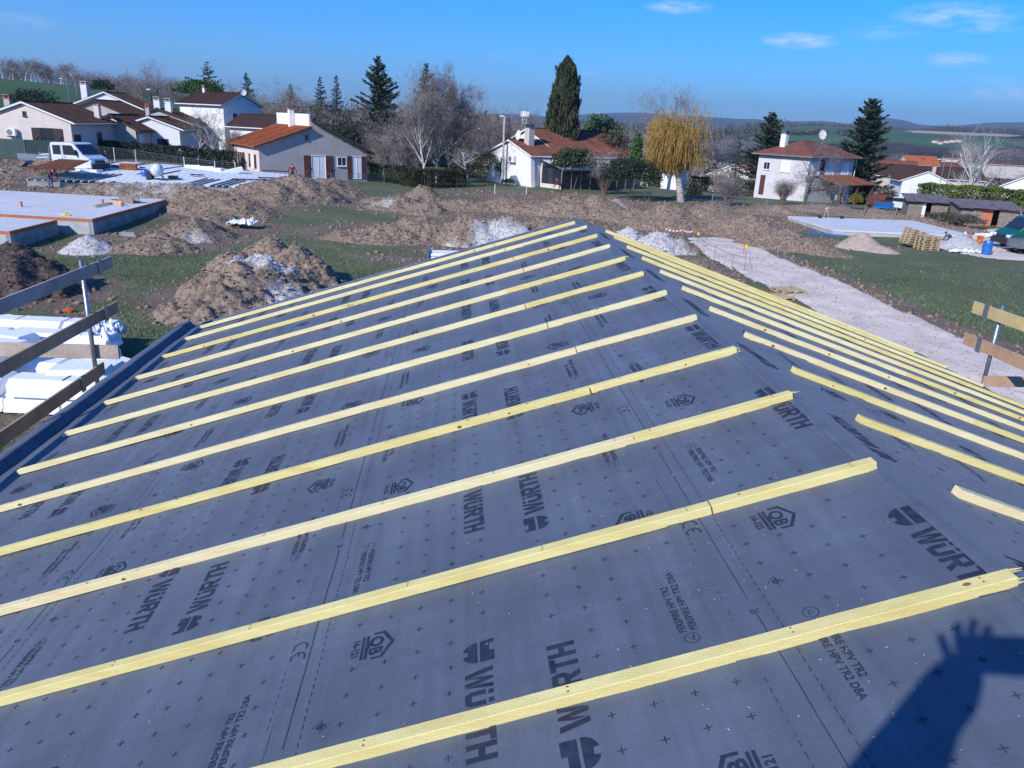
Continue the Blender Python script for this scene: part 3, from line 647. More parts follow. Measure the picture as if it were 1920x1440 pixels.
c_ = mixc(soft(attr('field'), .1, nz(.01), .4, .6), c_, ramp(nz(.008), .35, .65, (.050, .105, .048), (.075, .135, .06)))
c_ = mixc(soft(attr('stubble'), .1, nz(.01), .4, .6), c_, ramp(nz(.02), .35, .65, (.36, .29, .21), (.46, .38, .28)))
L.new(c_, b.inputs['Base Color'])
bp = N.new('ShaderNodeBump'); bp.inputs['Strength'].default_value = 1; bp.inputs['Distance'].default_value = .07; L.new(mathn('ADD', nz(6, 9, .75), mathn('MULTIPLY', nz(28, 4), .5)), bp.inputs['Height']); L.new(bp.outputs['Normal'], b.inputs['Normal'])
ground.data.materials.append(m)
# grass tufts over the part of the meadow near enough to show them
n = 60000; r_ = np.random.default_rng(3); dd = 7+46*np.sqrt(r_.random(n))*r_.random(n)**.35; aa = np.radians(r_.uniform(-37, 37, n)); x = dd*np.sin(aa); y = dd*np.cos(aa)
hx_ = x*h.x+y*h.y-X0; gy_ = x*g.x+y*g.y
keep = (np.maximum(MUD(x, y), BAND(x, y)) < .35+.3*r_.random(n)) & ~((np.abs(hx_) < 4.6) & (gy_ < 9)); x = x[keep]; y = y[keep]
track_pts = [(1290, 446), (1345, 445), (1400, 452), (1459, 482), (1570, 526), (1677, 577), (1800, 632), (1925, 678), (2150, 790), (2300, 1000), (1925, 790), (1700, 690), (1600, 625), (1527, 577), (1442, 540), (1395, 515), (1339, 487), (1305, 466)]
def inpoly(x, y, P):
    c_ = np.zeros(len(x), bool); j = len(P)-1
    for i in range(len(P)):
        k = ((P[i].y > y) != (P[j].y > y)) & (x < (P[j].x-P[i].x)*(y-P[i].y)/(P[j].y-P[i].y+1e-12)+P[i].x); c_ ^= k; j = i
    return c_
TP = [G(*q) for q in track_pts]; keep = ~inpoly(x, y, TP); x = x[keep]; y = y[keep]
nb = 3; bx = np.repeat(x, nb)+r_.normal(0, .05, len(x)*nb); by = np.repeat(y, nb)+r_.normal(0, .05, len(x)*nb); bz = np.repeat([T(a, b_) for a, b_ in zip(x, y)], nb)
hh = r_.uniform(.03, .11, len(bx)); th = r_.random(len(bx))*6.28; ww = r_.uniform(.006, .02, len(bx)); lean = r_.normal(0, .04, (len(bx), 2))
P0 = np.stack([bx+np.cos(th)*ww, by+np.sin(th)*ww, bz-.01], 1); P1 = np.stack([bx-np.cos(th)*ww, by-np.sin(th)*ww, bz-.01], 1); P2 = np.stack([bx+lean[:, 0], by+lean[:, 1], bz+hh], 1)
V = np.stack([P0, P1, P2], 1).reshape(-1, 3); tag(npobj('grass', V, np.arange(len(V)).reshape(-1, 3), 'grass'), 'short meadow grass between the earth heaps and the house', 'grass', kind='stuff')
# gravel track and the pale stony patches, draped 1-3 cm over the ground
mk('track', (.76, .64, .54), .95, .14, .8, 1.0, 16, obj=False)
nt = M['track'].node_tree
def drape(name, P, mt, lift, res=.5, kind='structure', rough=.12):
    xs = [p.x for p in P]; ys = [p.y for p in P]; x0, x1, y0, y1 = min(xs), max(xs), min(ys), max(ys)
    nx = int((x1-x0)/res)+2; ny = int((y1-y0)/res)+2; gx = np.linspace(x0, x1, nx); gy = np.linspace(y0, y1, ny); A_, B_ = np.meshgrid(gx, gy)
    jx = A_.ravel()+np.array([rough*2*noise.noise(Vector((a*1.1, b*1.1, 5))) for a, b in zip(A_.ravel(), B_.ravel())]); jy = B_.ravel()
    ins = inpoly(A_.ravel(), B_.ravel(), P); V = []; idx = {}
    cells = []
    for j in range(ny-1):
        for i in range(nx-1):
            q = [j*nx+i, j*nx+i+1, (j+1)*nx+i+1, (j+1)*nx+i]
            if ins[q].sum() >= 2: cells.append(q)
    used = sorted({i for c in cells for i in c}); mp = {u: k for k, u in enumerate(used)}
    for u in used:
        xx, yy = A_.ravel()[u], B_.ravel()[u]; V.append((xx+rough*noise.noise(Vector((xx*2, yy*2, 1))), yy+rough*noise.noise(Vector((xx*2, yy*2, 8))), T(xx, yy)+(lift if ins[u] else -.02)+.012*noise.noise(Vector((xx*1.5, yy*1.5, 2)))))
    return tag(npobj(name, V, [[mp[i] for i in c] for c in cells], mt, smooth=True), kind=kind)
drape('gravel_track', TP, 'track', .03, .28)
drape('gravel_yard', [G(*q) for q in [(1745, 462), (1800, 446), (1850, 430), (1980, 425), (2100, 520), (1920, 489), (1840, 483)]], 'track', .03, .3)
# ------------------------------------------------------------------ far hills
pr = [(300, 214), (500, 216), (700, 219), (860, 217), (940, 214), (1020, 218), (1100, 216), (1140, 214), (1200, 214), (1300, 221), (1400, 227), (1480, 232), (1540, 233), (1580, 238), (1610, 240), (1660, 232), (1690, 236), (1720, 243), (1760, 246), (1850, 244), (1920, 245), (2100, 250), (2400, 256)]
V = []; na_ = 420; prof = [(3000, -.1), (3600, .25), (4300, .55), (5000, .72), (5600, 1), (6400, .8), (8500, -.3)]
for i in range(na_):
    px = 100+2500*i/(na_-1); d = ray(px, 240); az = math.atan2(d.x, d.y)
    zc = (hz(px)-interp(px, [p[0] for p in pr], [p[1] for p in pr]))/F*5600/math.cos(az)*.97
    for (rr_, k) in prof:
        x, y = rr_*math.sin(az), rr_*math.cos(az); zz = (-6 if k < 0 else 16)+(CZ+zc-16)*k*(1+.22*noise.noise(Vector((x*.0011, y*.0011, 2)))*(1 if k < .9 else .15))+6*noise.noise(Vector((x*.006, y*.006, 5)))*(k > .2)+2.5*noise.noise(Vector((x*.03, y*.03, 5)))*(k > .2)
        V.append((x, y, zz))
k = len(prof); Fc = [(i*k+j, i*k+j+1, (i+1)*k+j+1, (i+1)*k+j) for i in range(na_-1) for j in range(k-1)]
mk('hill_wood', (.085, .070, .055), .95, .35, .004, 1, .03, col2=(.040, .046, .034), obj=False)
tag(npobj('far_hills', V, Fc, 'hill_wood', smooth=True), kind='structure')
# ------------------------------------------------------------------ earth heaps
def heap(name, label, bumps, mt='dirt', chalk=(), group=None, res=.16, rough=1.0, cat='earth heap'):
    C_ = []
    for (px, py, hh, rx, ry, ro) in bumps:
        q = G(px, py); az = math.atan2(q.x, q.y)+R(ro); C_.append((q.x, q.y, hh, rx, ry, math.cos(az), math.sin(az)))
    mxr = [max(c[3], c[4])*1.15 for c in C_]
    x0 = min(c[0]-r_ for c, r_ in zip(C_, mxr)); x1 = max(c[0]+r_ for c, r_ in zip(C_, mxr)); y0 = min(c[1]-r_ for c, r_ in zip(C_, mxr)); y1 = max(c[1]+r_ for c, r_ in zip(C_, mxr))
    res = max(res, math.sqrt((x1-x0)*(y1-y0)/16000)); nx = int((x1-x0)/res)+2; ny = int((y1-y0)/res)+2
    A_, B_ = np.meshgrid(np.linspace(x0, x1, nx), np.linspace(y0, y1, ny)); A_ = A_.ravel(); B_ = B_.ravel(); Hh = np.zeros_like(A_)
    for (cx, cy, hh, rx, ry, ca, sa) in C_:
        u = ((A_-cx)*ca-(B_-cy)*sa)/rx; v = ((A_-cx)*sa+(B_-cy)*ca)/ry; r2 = np.sqrt(u*u+v*v); H_ = hh*(1.12-r2**1.25); Hh = np.maximum(Hh, H_)+.12*np.minimum(np.maximum(Hh, 0), np.maximum(H_, 0))
    ch = np.zeros_like(A_)
    for (px, py, r0, v0) in chalk:
        q = GZ(px, py, .9); ch = np.maximum(ch, v0*np.clip(1.5-np.hypot(A_-q.x, B_-q.y)/r0, 0, 1))
    V = np.empty((len(A_), 3)); keep = Hh > .01; sd = random.random()*50
    for i in range(len(A_)):
        x, y, z = A_[i], B_[i], Hh[i]
        if z > -.2:
            e = min(1, z/.35+.15); a = noise.noise(Vector((x*.55, y*.55, sd)))*.30*min(1, max(z, 0)); b_ = noise.noise(Vector((x*1.7, y*1.7, sd))); c_ = abs(noise.noise(Vector((x*4.1, y*4.1, sd)))); d_ = noise.noise(Vector((x*9.5, y*9.5, sd)))
            f_ = 1-abs(noise.noise(Vector((x*2.3, y*2.3, sd+7)))); z += (a+rough*(b_*.17+c_*.16+(f_-.8)*.16-.05+d_*.05))*e
        V[i] = (x, y, T(x, y)+z-.10)
    idx = np.arange((ny-1)*nx).reshape(ny-1, nx)[:, :-1].ravel(); Fq = np.stack([idx, idx+1, idx+nx+1, idx+nx], 1); Fq = Fq[keep[Fq].any(1)]
    us, inv = np.unique(Fq, return_inverse=True); Vs = V[us]; Fs = inv.reshape(-1, 4); cs_ = ch[us]; rg = np.random.default_rng(len(us))
    area = len(Fs)*res*res; nc = int(area*(95 if rough > .5 else 20)); hi_ = np.where(Vs[:, 2] > -99)[0]; pk = rg.choice(hi_, nc); C0 = Vs[pk]+rg.normal(0, res*.4, (nc, 3))*[1, 1, .1]; r0 = (.018+.075*rg.random(nc)**4)*(1 if rough > .5 else .6)
    oc = np.array([(1, 0, 0), (0, 1, 0), (-1, 0, 0), (0, -1, 0), (0, 0, .8), (0, 0, -.8)]); OV = (C0[:, None, :]+oc[None]*r0[:, None, None]*rg.uniform(.55, 1.4, (nc, 6, 1))).reshape(-1, 3)
    of = np.array([(0, 1, 4, 4), (1, 2, 4, 4), (2, 3, 4, 4), (3, 0, 4, 4), (1, 0, 5, 5), (2, 1, 5, 5), (3, 2, 5, 5), (0, 3, 5, 5)])[:, :3]; OF = (np.arange(nc)[:, None, None]*6+of[None]).reshape(-1, 3)+len(Vs)
    T3 = np.concatenate([Fs[:, [0, 1, 2]], Fs[:, [0, 2, 3]], OF]); o = npobj(name, np.concatenate([Vs, OV]), T3, mt, smooth=False); o.data.polygons.foreach_set('use_smooth', np.concatenate([np.ones(2*len(Fs), bool), np.zeros(len(OF), bool)]))
    a = o.data.attributes.new('chalk', 'FLOAT', 'POINT'); a.data.foreach_set('value', np.concatenate([cs_, np.repeat(cs_[pk], 6)]).astype(np.float32))
    return tag(o, label, cat, group)
GRP = 'heaps of dug earth on the building site'
heap('earth_heap', 'brown earth heap with two pale chalk streaks just beyond the roof left corner', [(468, 560, 1.7, 2.5, 2.8, 0), (415, 588, .9, 2.2, 1.8, 0), (560, 530, 1.3, 1.9, 2.4, 0), (505, 515, 1.55, 1.8, 2.2, 0), (530, 560, 1.1, 1.8, 2.0, 0), (440, 535, 1.25, 1.5, 1.6, 0)], chalk=[(495, 510, 1.15, .55), (565, 455, 1.25, .6), (540, 535, .9, .45)], group=GRP, res=.09, rough=1.6)
heap('earth_heap', 'dark clodded earth heap at the left edge beyond the guardrail', [(20, 545, 1.55, 2.1, 2.2, 0), (85, 545, 1.05, 1.5, 1.6, 0), (-60, 540, 1.6, 2.4, 2.4, 0)], mt='dirt_dark', group=GRP, res=.10, rough=1.3)
heap('gravel_heap', 'small pale gravel heap in front of the concrete block foundation', [(168, 470, .75, 1.35, 1.3, 0)], chalk=[(168, 455, 3, 1)], group=GRP, res=.1, rough=.5, cat='gravel heap')
heap('earth_heap', 'low streaked heap of earth and chalk right of the block foundation', [(300, 468, .75, 2.0, 1.6, 0), (365, 445, 1.0, 2.2, 2, 0), (240, 470, .35, 1.3, 1, 0), (400, 420, .8, 2, 2, 0)], chalk=[(290, 450, .9, .4), (360, 425, .9, .42), (330, 455, .6, .35)], group=GRP, res=.12)
heap('earth_heap', 'long pale chalky earth bank between the block foundation and the beam floor', [(190, 368, .8, 4, 2.2, 0), (270, 374, 1.1, 5, 2.4, 0), (345, 382, 1.35, 4.2, 2.4, 0), (400, 394, 1.4, 3.2, 2.6, 0), (445, 404, 1.1, 3.0, 2.2, 0)], chalk=[(240, 350, 3.5, .33), (340, 358, 4.5, .38)], group=GRP, res=.14)
heap('earth_heap', 'earth bank where the man with two white buckets walks', [(500, 375, 1.3, 3.6, 3, 0), (560, 372, 1.75, 3.8, 3.2, 0), (610, 360, 1.2, 3.6, 3, 0), (430, 392, .9, 3, 2, 0)], chalk=[(480, 335, 3, .25), (560, 340, 3, .2)], group=GRP, res=.14)
heap('earth_heap', 'rough brown earth heap in the meadow below the birch trees', [(750, 392, 1.1, 2.6, 2.2, 0), (790, 385, 1.35, 2.2, 2, 0), (725, 380, .6, 2.2, 1.6, 0), (800, 400, .8, 2.0, 2, 0)], group=GRP, chalk=[(720, 370, 1, .25)], res=.12, rough=1.25)
heap('earth_heap', 'broad brown and white earth heap just beyond the far roof edge', [(720, 452, .9, 2.8, 1.6, 0), (790, 450, 1.25, 2.8, 1.9, 0), (870, 455, 1.45, 2.6, 2, 0), (950, 455, 1.35, 2.6, 2, 0), (1020, 440, .9, 2.4, 1.8, 0), (640, 447, .4, 1.6, 1, 0)], chalk=[(855, 440, 1.7, .62), (950, 435, 1.9, .6), (905, 450, 1.2, .4)], group=GRP, res=.12, rough=1.2)
heap('earth_heap', 'long brown earth bank running along the trench behind the roof peak', [(860, 392, .8, 4, 1.6, 0), (960, 395, .9, 4.5, 1.9, 0), (1060, 402, 1.35, 4.5, 2.2, 0), (1120, 405, 1.4, 3.6, 2.2, 0), (1190, 415, 1.0, 3.6, 2, 0), (1270, 425, .7, 3.6, 1.8, 0)], group=GRP, res=.15, rough=1.2)
heap('gravel_heap', 'small pale gravel heap left of the willow', [(1155, 393, .9, 2.4, 1.8, 0)], group=GRP, chalk=[(1155, 380, 4, .22)], rough=.4, cat='gravel heap')
heap('earth_heap', 'wide brown earth bank between the willow and the white gravel track', [(1250, 425, 1.5, 3.4, 3, 0), (1330, 425, 1.6, 3.6, 3, 0), (1400, 440, 1.35, 3.2, 2.8, 0), (1460, 462, 1.0, 3.0, 2.2, 20), (1520, 472, .6, 2.6, 1.4, 20)], group=GRP, res=.13, rough=1.1)
heap('earth_heap', 'low smooth earth bank along the far side of the right hand slab', [(1450, 402, .7, 4, 1.6, 0), (1540, 398, .8, 5, 1.6, 0), (1640, 408, .7, 5, 1.6, 0), (1740, 420, .6, 4, 1.4, 10), (1800, 432, .4, 3, 1.2, 20)], group=GRP, res=.16, rough=.7)
heap('gravel_heap', 'white stone heap at the head of the gravel track', [(1175, 460, .9, 1.6, 1.6, 0), (1235, 470, 1.05, 1.7, 1.7, 0), (1275, 470, .75, 1.3, 1.5, 0)], chalk=[(1180, 445, 3, 1), (1240, 450, 2.2, .9), (1280, 465, 1.2, .5)], group=GRP, res=.1, cat='gravel heap')
heap('earth_heap', 'low brown spoil bank between the roof edge and the gravel track', [(1300, 505, .55, 1.6, 1.8, 0), (1350, 530, .5, 1.3, 1.8, 20), (1400, 556, .35, 1.2, 1.8, 30)], group=GRP, res=.1)
heap('sand_heap', 'smooth beige sand heap in front of the right hand slab', [(1612, 465, .95, 1.5, 1.3, 0), (1650, 472, .45, 1.3, .9, 0)], mt='sand', group=GRP, rough=.18, cat='sand heap')
heap('gravel_heap', 'small grey gravel heap between the pallets and the blue barrel', [(1800, 463, .85, 1.6, 1.1, 0)], mt='gravel_pile', group=GRP, rough=.35, cat='gravel heap')
heap('earth_heap', 'low earth bank under the rusty mesh panel at the left edge', [(40, 335, .9, 5, 2.4, 0), (110, 325, 1.0, 6, 2.4, 0), (170, 322, .5, 4, 2, 0)], group=GRP, res=.16)
# ------------------------------------------------------------------ buildings
class Bld:
    """a building whose ridge runs along its local y; F faces -y, B +y, L -x, R +x"""
    def __init__(s, name, label, cat, px, py, D, rz, base=None, group=None, sink=1.5):
        p = PD(px, py, D); s.base = T(p.x, p.y) if base is None else base; s.sink = sink
        s.t = thing(name, label, cat, (p.x, p.y, s.base), R(rz), group)
    def z(s, px, py, D): return PD(px, py, D).z-s.base
    def gable(s, x0, x1, y0, y1, h, rise, wall, roof, ov=.45, xr=None, hl=None, th=.14, eave='frame_white', gov=.25, top=0):
        xr = (x0+x1)/2 if xr is None else xr; hl = h if hl is None else hl; hp = h+rise
        MB().prism([(x0, -s.sink), (x1, -s.sink), (x1, h), (xr, hp), (x0, hl)], y0, y1).obj('wall', wall, s.t)
        m = MB(); e = MB()
        for sx, xe, he in ((-1, x0, hl), (1, x1, h)):
            k = (hp-he)/abs(xr-xe); xo = xe+sx*ov; zo = he-k*ov+th; tp = hp+th
            m.slab([(xo, y0-gov, zo), (xo, y1+gov, zo), (xr, y1+gov, tp), (xr, y0-gov, tp)], th)
            m.tube((xr, y0-gov, tp+.01), (xr, y1+gov, tp+.01), .09, n=6)
            n = max(4, int((y1-y0+2*gov)/.45))
            for i in range(n+1):                     # raised tile channels
                yy = y0-gov+(y1-y0+2*gov)*i/n; m.tube((xo, yy, zo+.012), (xr, yy, tp+.012), .05, n=4, cap=False)
            e.tube((xo+sx*.05, y0-gov, zo-.1), (xo+sx*.05, y1+gov, zo-.1), .065, n=6)
            for yy in (y0-gov-.02, y1+gov+.02): e.beam((xo, yy, zo-th*.55), (xr, yy, tp-th*.55), .03, .16)
        s.roof = m.obj('roof', roof, s.t); e.obj('gutter_and_bargeboard', eave, s.t); return s
    def hip(s, w, d, h, rise, wall, roof, ov=.6, rl=.35):
        MB().box(0, w, 0, d, -s.sink, h).obj('wall', wall, s.t); m = MB(); c = w/2; a = d*(1-rl)/2
        A = [(-ov, -ov, h), (w+ov, -ov, h), (w+ov, d+ov, h), (-ov, d+ov, h)]
        if w > d: p, q = (w*(1-rl)/2, d/2, h+rise), (w*(1+rl)/2, d/2, h+rise); fs = [[A[0], A[1], q, p], [A[1], A[2], q], [A[2], A[3], p, q], [A[3], A[0], p]]
        else: p, q = (c, a, h+rise), (c, d-a, h+rise); fs = [[A[0], A[1], p], [A[1], A[2], q, p], [A[2], A[3], q], [A[3], A[0], p, q]]
        for f in fs: m.add(f, [tuple(range(len(f)))])
        m.add([(x, y, z-.12) for x, y, z in A]+A, [(3, 2, 1, 0), (0, 1, 5, 4), (1, 2, 6, 5), (2, 3, 7, 6), (3, 0, 4, 7)])
        for a_, b_ in ((A[0], p), (A[1], q if w > d else p), (A[2], q), (A[3], p if w > d else q), (p, q)): m.tube(a_, b_, .09, n=6)
        s.roof = m.obj('roof', roof, s.t)
        e = MB(); k = [(-ov-.05, -ov-.05), (w+ov+.05, -ov-.05), (w+ov+.05, d+ov+.05), (-ov-.05, d+ov+.05)]
        for i in range(4): e.tube((*k[i], h-.07), (*k[(i+1) % 4], h-.07), .07, n=6)
        e.obj('gutter', 'gutter', s.t); return s
    def mx(s, wall, x):
        if wall == 'F': return Matrix(((1, 0, 0, 0), (0, 1, 0, x), (0, 0, 1, 0), (0, 0, 0, 1)))
        if wall == 'R': return Matrix(((0, -1, 0, x), (1, 0, 0, 0), (0, 0, 1, 0), (0, 0, 0, 1)))
        if wall == 'L': return Matrix(((0, 1, 0, x), (-1, 0, 0, 0), (0, 0, 1, 0), (0, 0, 0, 1)))
    def win(s, wall, off, u, z, w, hh, sh=None, pane='glass', fr='frame_white', bars=1, kind='window', sill=True):
        X = s.mx(wall, off); f = MB(); t_ = .06          # local: x along wall, -y outward
        for a in ((u-w/2-t_, u-w/2, z-t_, z+hh+t_), (u+w/2, u+w/2+t_, z-t_, z+hh+t_), (u-w/2, u+w/2, z-t_, z), (u-w/2, u+w/2, z+hh, z+hh+t_)): f.box(a[0], a[1], -.07, .02, a[2], a[3], X)
        for i in range(bars): xx = u-w/2+w*(i+1)/(bars+1); f.box(xx-.02, xx+.02, -.05, .02, z, z+hh, X)
        if sill and kind == 'window': f.box(u-w/2-.12, u+w/2+.12, -.13, .0, z-t_-.06, z-t_-.002, X)
        o = f.obj(kind, fr, s.t); p = MB(); p.box(u-w/2, u+w/2, -.025, .01, z, z+hh, X); p.obj('pane' if pane == 'glass' else 'roller_blind', pane, o)
        if sh:
            for sx in (-1, 1):
                q = MB(); sw = w/2+.03; a, b = sorted((u+sx*(w/2+.08), u+sx*(w/2+.08+sw))); q.box(a, b, -.075, -.03, z-.04, z+hh+.04, X)
                q.beam(X@Vector((a+.04, -.085, z+.1)), X@Vector((b-.04, -.085, z+hh*.5)), .02, .09, X.to_3x3()@Vector((0, -1, 0))); q.obj('shutter', sh, s.t)
        return o
    def chimney(s, x, y, z0, z1, w=.5, mt='wall_white', pot='terracotta', cap=True):
        o = MB().box(x-w/2, x+w/2, y-w/2, y+w/2, z0, z1).obj('chimney', mt, s.t, bevel=.02); m = MB(); m.box(x-w/2-.06, x+w/2+.06, y-w/2-.06, y+w/2+.06, z1+.002, z1+.07)
        if cap:
            for a in (-1, 1): m.box(x+a*w*.35-.04, x+a*w*.35+.04, y-w*.4, y+w*.4, z1+.07, z1+.3)
            m.box(x-w/2-.04, x+w/2+.04, y-w/2-.04, y+w/2+.04, z1+.3, z1+.37)
        m.obj('chimney_cap', pot, o); return o
    def dish(s, x, y, z, r=.42, d=(-.4, -.9, .3)):
        d = Vector(d).normalized(); u = d.orthogonal().normalized(); v = d.cross(u); m = MB(); c = Vector((x, y, z)); n = 14; rings = []
        for k in range(4):
            rr_ = r*k/3
            rings.append([c+(u*math.cos(6.2832*i/n)+v*math.sin(6.2832*i/n))*rr_+d*(.12*(k/3)**2) for i in range(n)])
        vs = [p for q in rings for p in q]; m.add(vs, [(k*n+i, k*n+(i+1) % n, (k+1)*n+(i+1) % n, (k+1)*n+i) for k in range(3) for i in range(n)])
        m.tube(c, c-d*.1-Vector((0, 0, .5)), .025, n=6); m.tube(c, c+d*.45, .012, n=4); m.box(x+d.x*.45-.04, x+d.x*.45+.04, y+d.y*.45-.04, y+d.y*.45+.04, z+d.z*.45-.04, z+d.z*.45+.04)
        m.obj('satellite_dish', 'frame_white', s.t)
    def aircon(s, wall, off, u, z):
        X = s.mx(wall, off); o = MB().box(u-.42, u+.42, -.42, -.08, z, z+.62, X).obj('air_conditioner', 'frame_white', s.t, bevel=.02); m = MB(); c = X@Vector((u-.1, -.43, z+.31)); d = X.to_3x3()@Vector((0, -1, 0))
        m.tube(c, c+d*.012, .25, n=16); m.obj('fan_grille', 'grey_metal', o)
        [MB().box(u+a, u+a+.06, -.42, 0, z-.1, z-.003, X).obj('bracket', 'grey_metal', o) for a in (-.36, .30)]
# 1 white gable house at the far left
b = Bld('house', 'pale pink house with brown tiled roof and dark shutters behind the white truck', 'house', -36, 224, 72, 2, base=1.5)
b.gable(0, 7.9, 0, 8.2, 3.35, 1.45, 'wall_cream', 'tile_brown_y'); b.win('F', 0, 5.75, 1.35, 1.25, 1.35, sh='shutter_dark', fr='frame_dark'); b.aircon('F', 0, 2.7, 1.95)
b.win('R', 7.9, 5.0, 1.2, .8, 1.2, fr='frame_dark'); b.win('R', 7.9, .9, .3, 1.0, 1.9, fr='frame_dark', pane='shutter_dark', kind='door'); b.win('F', 0, 3.95, 3.75, .18, .3, fr='frame_dark', bars=0)
b.chimney(1.2, 2.5, 3.4, 5.1, .55, 'wall_beige'); b.chimney(7.3, 6.5, 3.3, 4.9, .5, 'wall_cream', cap=False)
b.gable(5.2, 10.0, 8.25, 14.5, 2.75, 1.2, 'wall_beige', 'tile_brown_y', eave='wood_dark'); b.win('R', 10.0, 9.3, .2, 1.0, 2.0, pane='blind_white', kind='door'); b.win('R', 10.0, 12.8, 0, 1.2, 2.0, fr='frame_dark', pane='shutter_dark', kind='door')
MB().tube((7.98, -.08, 0), (7.98, -.08, 3.2), .05).obj('downpipe', 'gutter', b.t)
# 2 garage with white gable
b = Bld('garage', 'low white gabled garage with brown tiles right of the pale pink house', 'garage', 226, 239, 84, 4, base=1.9)
b.gable(0, 6.0, 0, 5.5, 2.5, 1.0, 'wall_white', 'tile_mauve'); b.roof.data.materials[0] = M['tile_brown_y']; b.win('F', 0, 4.2, .6, 1.0, .8, fr='frame_dark', pane='glass'); b.chimney(2.4, 1.5, 3.2, 4.5, .4, 'wall_beige')
# 3 houses behind
b = Bld('house', 'white gabled upper storey house with dark brown roof behind the pale pink house', 'house', 133, 195, 102, 6, base=1.9)
b.gable(0, 8.4, 0, 6.5, 4.3, 1.7, 'wall_white', 'tile_brown_y'); b.chimney(1.4, 1.2, 4.7, 6.9, .75, 'wall_white', 'wall_beige'); b.win('F', 0, 6, 2.9, .9, 1.1)
b = Bld('house', 'low house with long dark tiled roof in front of the white upper storey', 'house', 92, 205, 89, 10, base=1.6)
b.gable(0, 9.5, 0, 9, 3.3, 1.9, 'wall_beige', 'tile_brown_y', eave='wood_dark')
b = Bld('house', 'low dark roofed house with two square white chimneys left of the tall white house', 'house', 228, 210, 97, 6, base=1.7)
b.gable(0, 8.2, 0, 7, 3.2, 1.3, 'wall_beige', 'tile_brown_y', eave='wood_dark'); b.chimney(4.0, .8, 3.9, 5.6, .7, 'wall_white', 'wall_beige'); b.chimney(5.1, 1.3, 3.7, 5.5, .75, 'wall_white', 'wall_beige')
b = Bld('house', 'tall plain white house with mauve brown roof and small dish on its gable', 'house', 418, 196, 100, 62, base=1.6)
b.gable(0, 6.0, 0, 7.9, 5.6, 1.3, 'wall_white', 'tile_mauve'); b.roof.data.materials[0] = M['tile_brown_y']; b.win('F', 0, 1.8, 3.4, .5, 1.1, fr='frame_dark'); b.dish(3, -.3, 7.1, .4); b.chimney(3, 6.6, 6.2, 7.5, .4)
b = Bld('house', 'small white annex with brown roof between the tall white house and the orange roof', 'house', 502, 233, 96, 72, base=2.3)
b.gable(0, 5, 0, 5.5, 2.5, 1.2, 'wall_white', 'tile_brown_y')
# 4 orange roof house
b = Bld('house', 'grey rendered house with orange tiled roof and red brown shutters behind the walking man', 'house', 487, 308, 74, 35, base=.55)
W_ = 10.8
MB().prism([(0, -1.5), (W_, -1.5), (W_, 2.75), (W_*.47, 5.35), (W_*.47-.01, 4.75), (0, 3.0)], 0, 9).obj('wall', 'wall_grey', b.t)
MB().box(-.03, -.003, .02, 8.98, -1.5, 2.95).obj('wall', 'wall_cream', b.t)
m = MB(); m.slab([(-.55, -.4, 2.95), (-.55, 9.3, 2.95), (W_*.47-.16, 9.3, 4.86), (W_*.47-.16, -.4, 4.86)], .14)
for i in range(22): yy = -.4+9.7*i/21; m.tube((-.55, yy, 2.965), (W_*.47-.16, yy, 4.875), .05, n=4, cap=False)
b.roof = m.obj('roof', 'tile_orange_y', b.t)
m = MB(); m.slab([(W_+.6, -.45, 2.62), (W_+.6, 9.3, 2.62), (W_*.47, 9.3, 5.5), (W_*.47, -.45, 5.5)], .14); m.obj('roof', 'tile_brown_y', b.t)
MB().box(W_*.47-.155, W_*.47-.02, 0.1, 9.6, 4.6, 5.98).obj('ridge_wall', 'wall_white', b.t); b.chimney(W_*.47-.45, 4.2, 4.5, 6.35, .5, 'wall_white', cap=False)
m = MB()
for i in range(6): u = .5+i*1.6; zz = 2.62+(W_+.6-u)*0 ; m.beam((W_*.47+(i+.3)*1.0, -.42, 5.38-(i+.3)*.49), (W_*.47+(i+.3)*1.0, 0, 5.38-(i+.3)*.49), .1, .14)
m.beam((W_*.47, -.46, 5.40), (W_+.6, -.46, 2.5), .03, .17); m.beam((-.55, -.41, 2.86), (W_*.47, -.41, 4.78), .03, .13); m.tube((W_+.66, -.45, 2.5), (W_+.66, 9.3, 2.5), .07); m.obj('bargeboard_and_rafters', 'wood_dark', b.t)
b.win('F', 0, 5.7, .05, 1.35, 2.1, sh='shutter_brown', pane='blind_white', kind='door'); b.win('F', 0, 8.1, 1.3, .85, .75, bars=1); b.win('F', 0, 9.75-.05, .05, 1.0, 2.1, sh=None, pane='blind_white', kind='door')
for u in (8.93, 10.43): MB().box(u-.25, u+.25, -.075, -.03, 0, 2.2).obj('shutter', 'shutter_brown', b.t)
b.win('L', -.03, -2.0, .9, 1.0, 1.2, sh='shutter_brown', pane='blind_white'); b.win('L', -.03, -6.2, 0, 1.5, 2.1, sh='shutter_brown', pane='glass', kind='door')
MB().box(6.35-1.9, 6.63-1.9, -.12, 0, 3.55, 4.05).obj('wall_lamp', 'frame_dark', b.t)
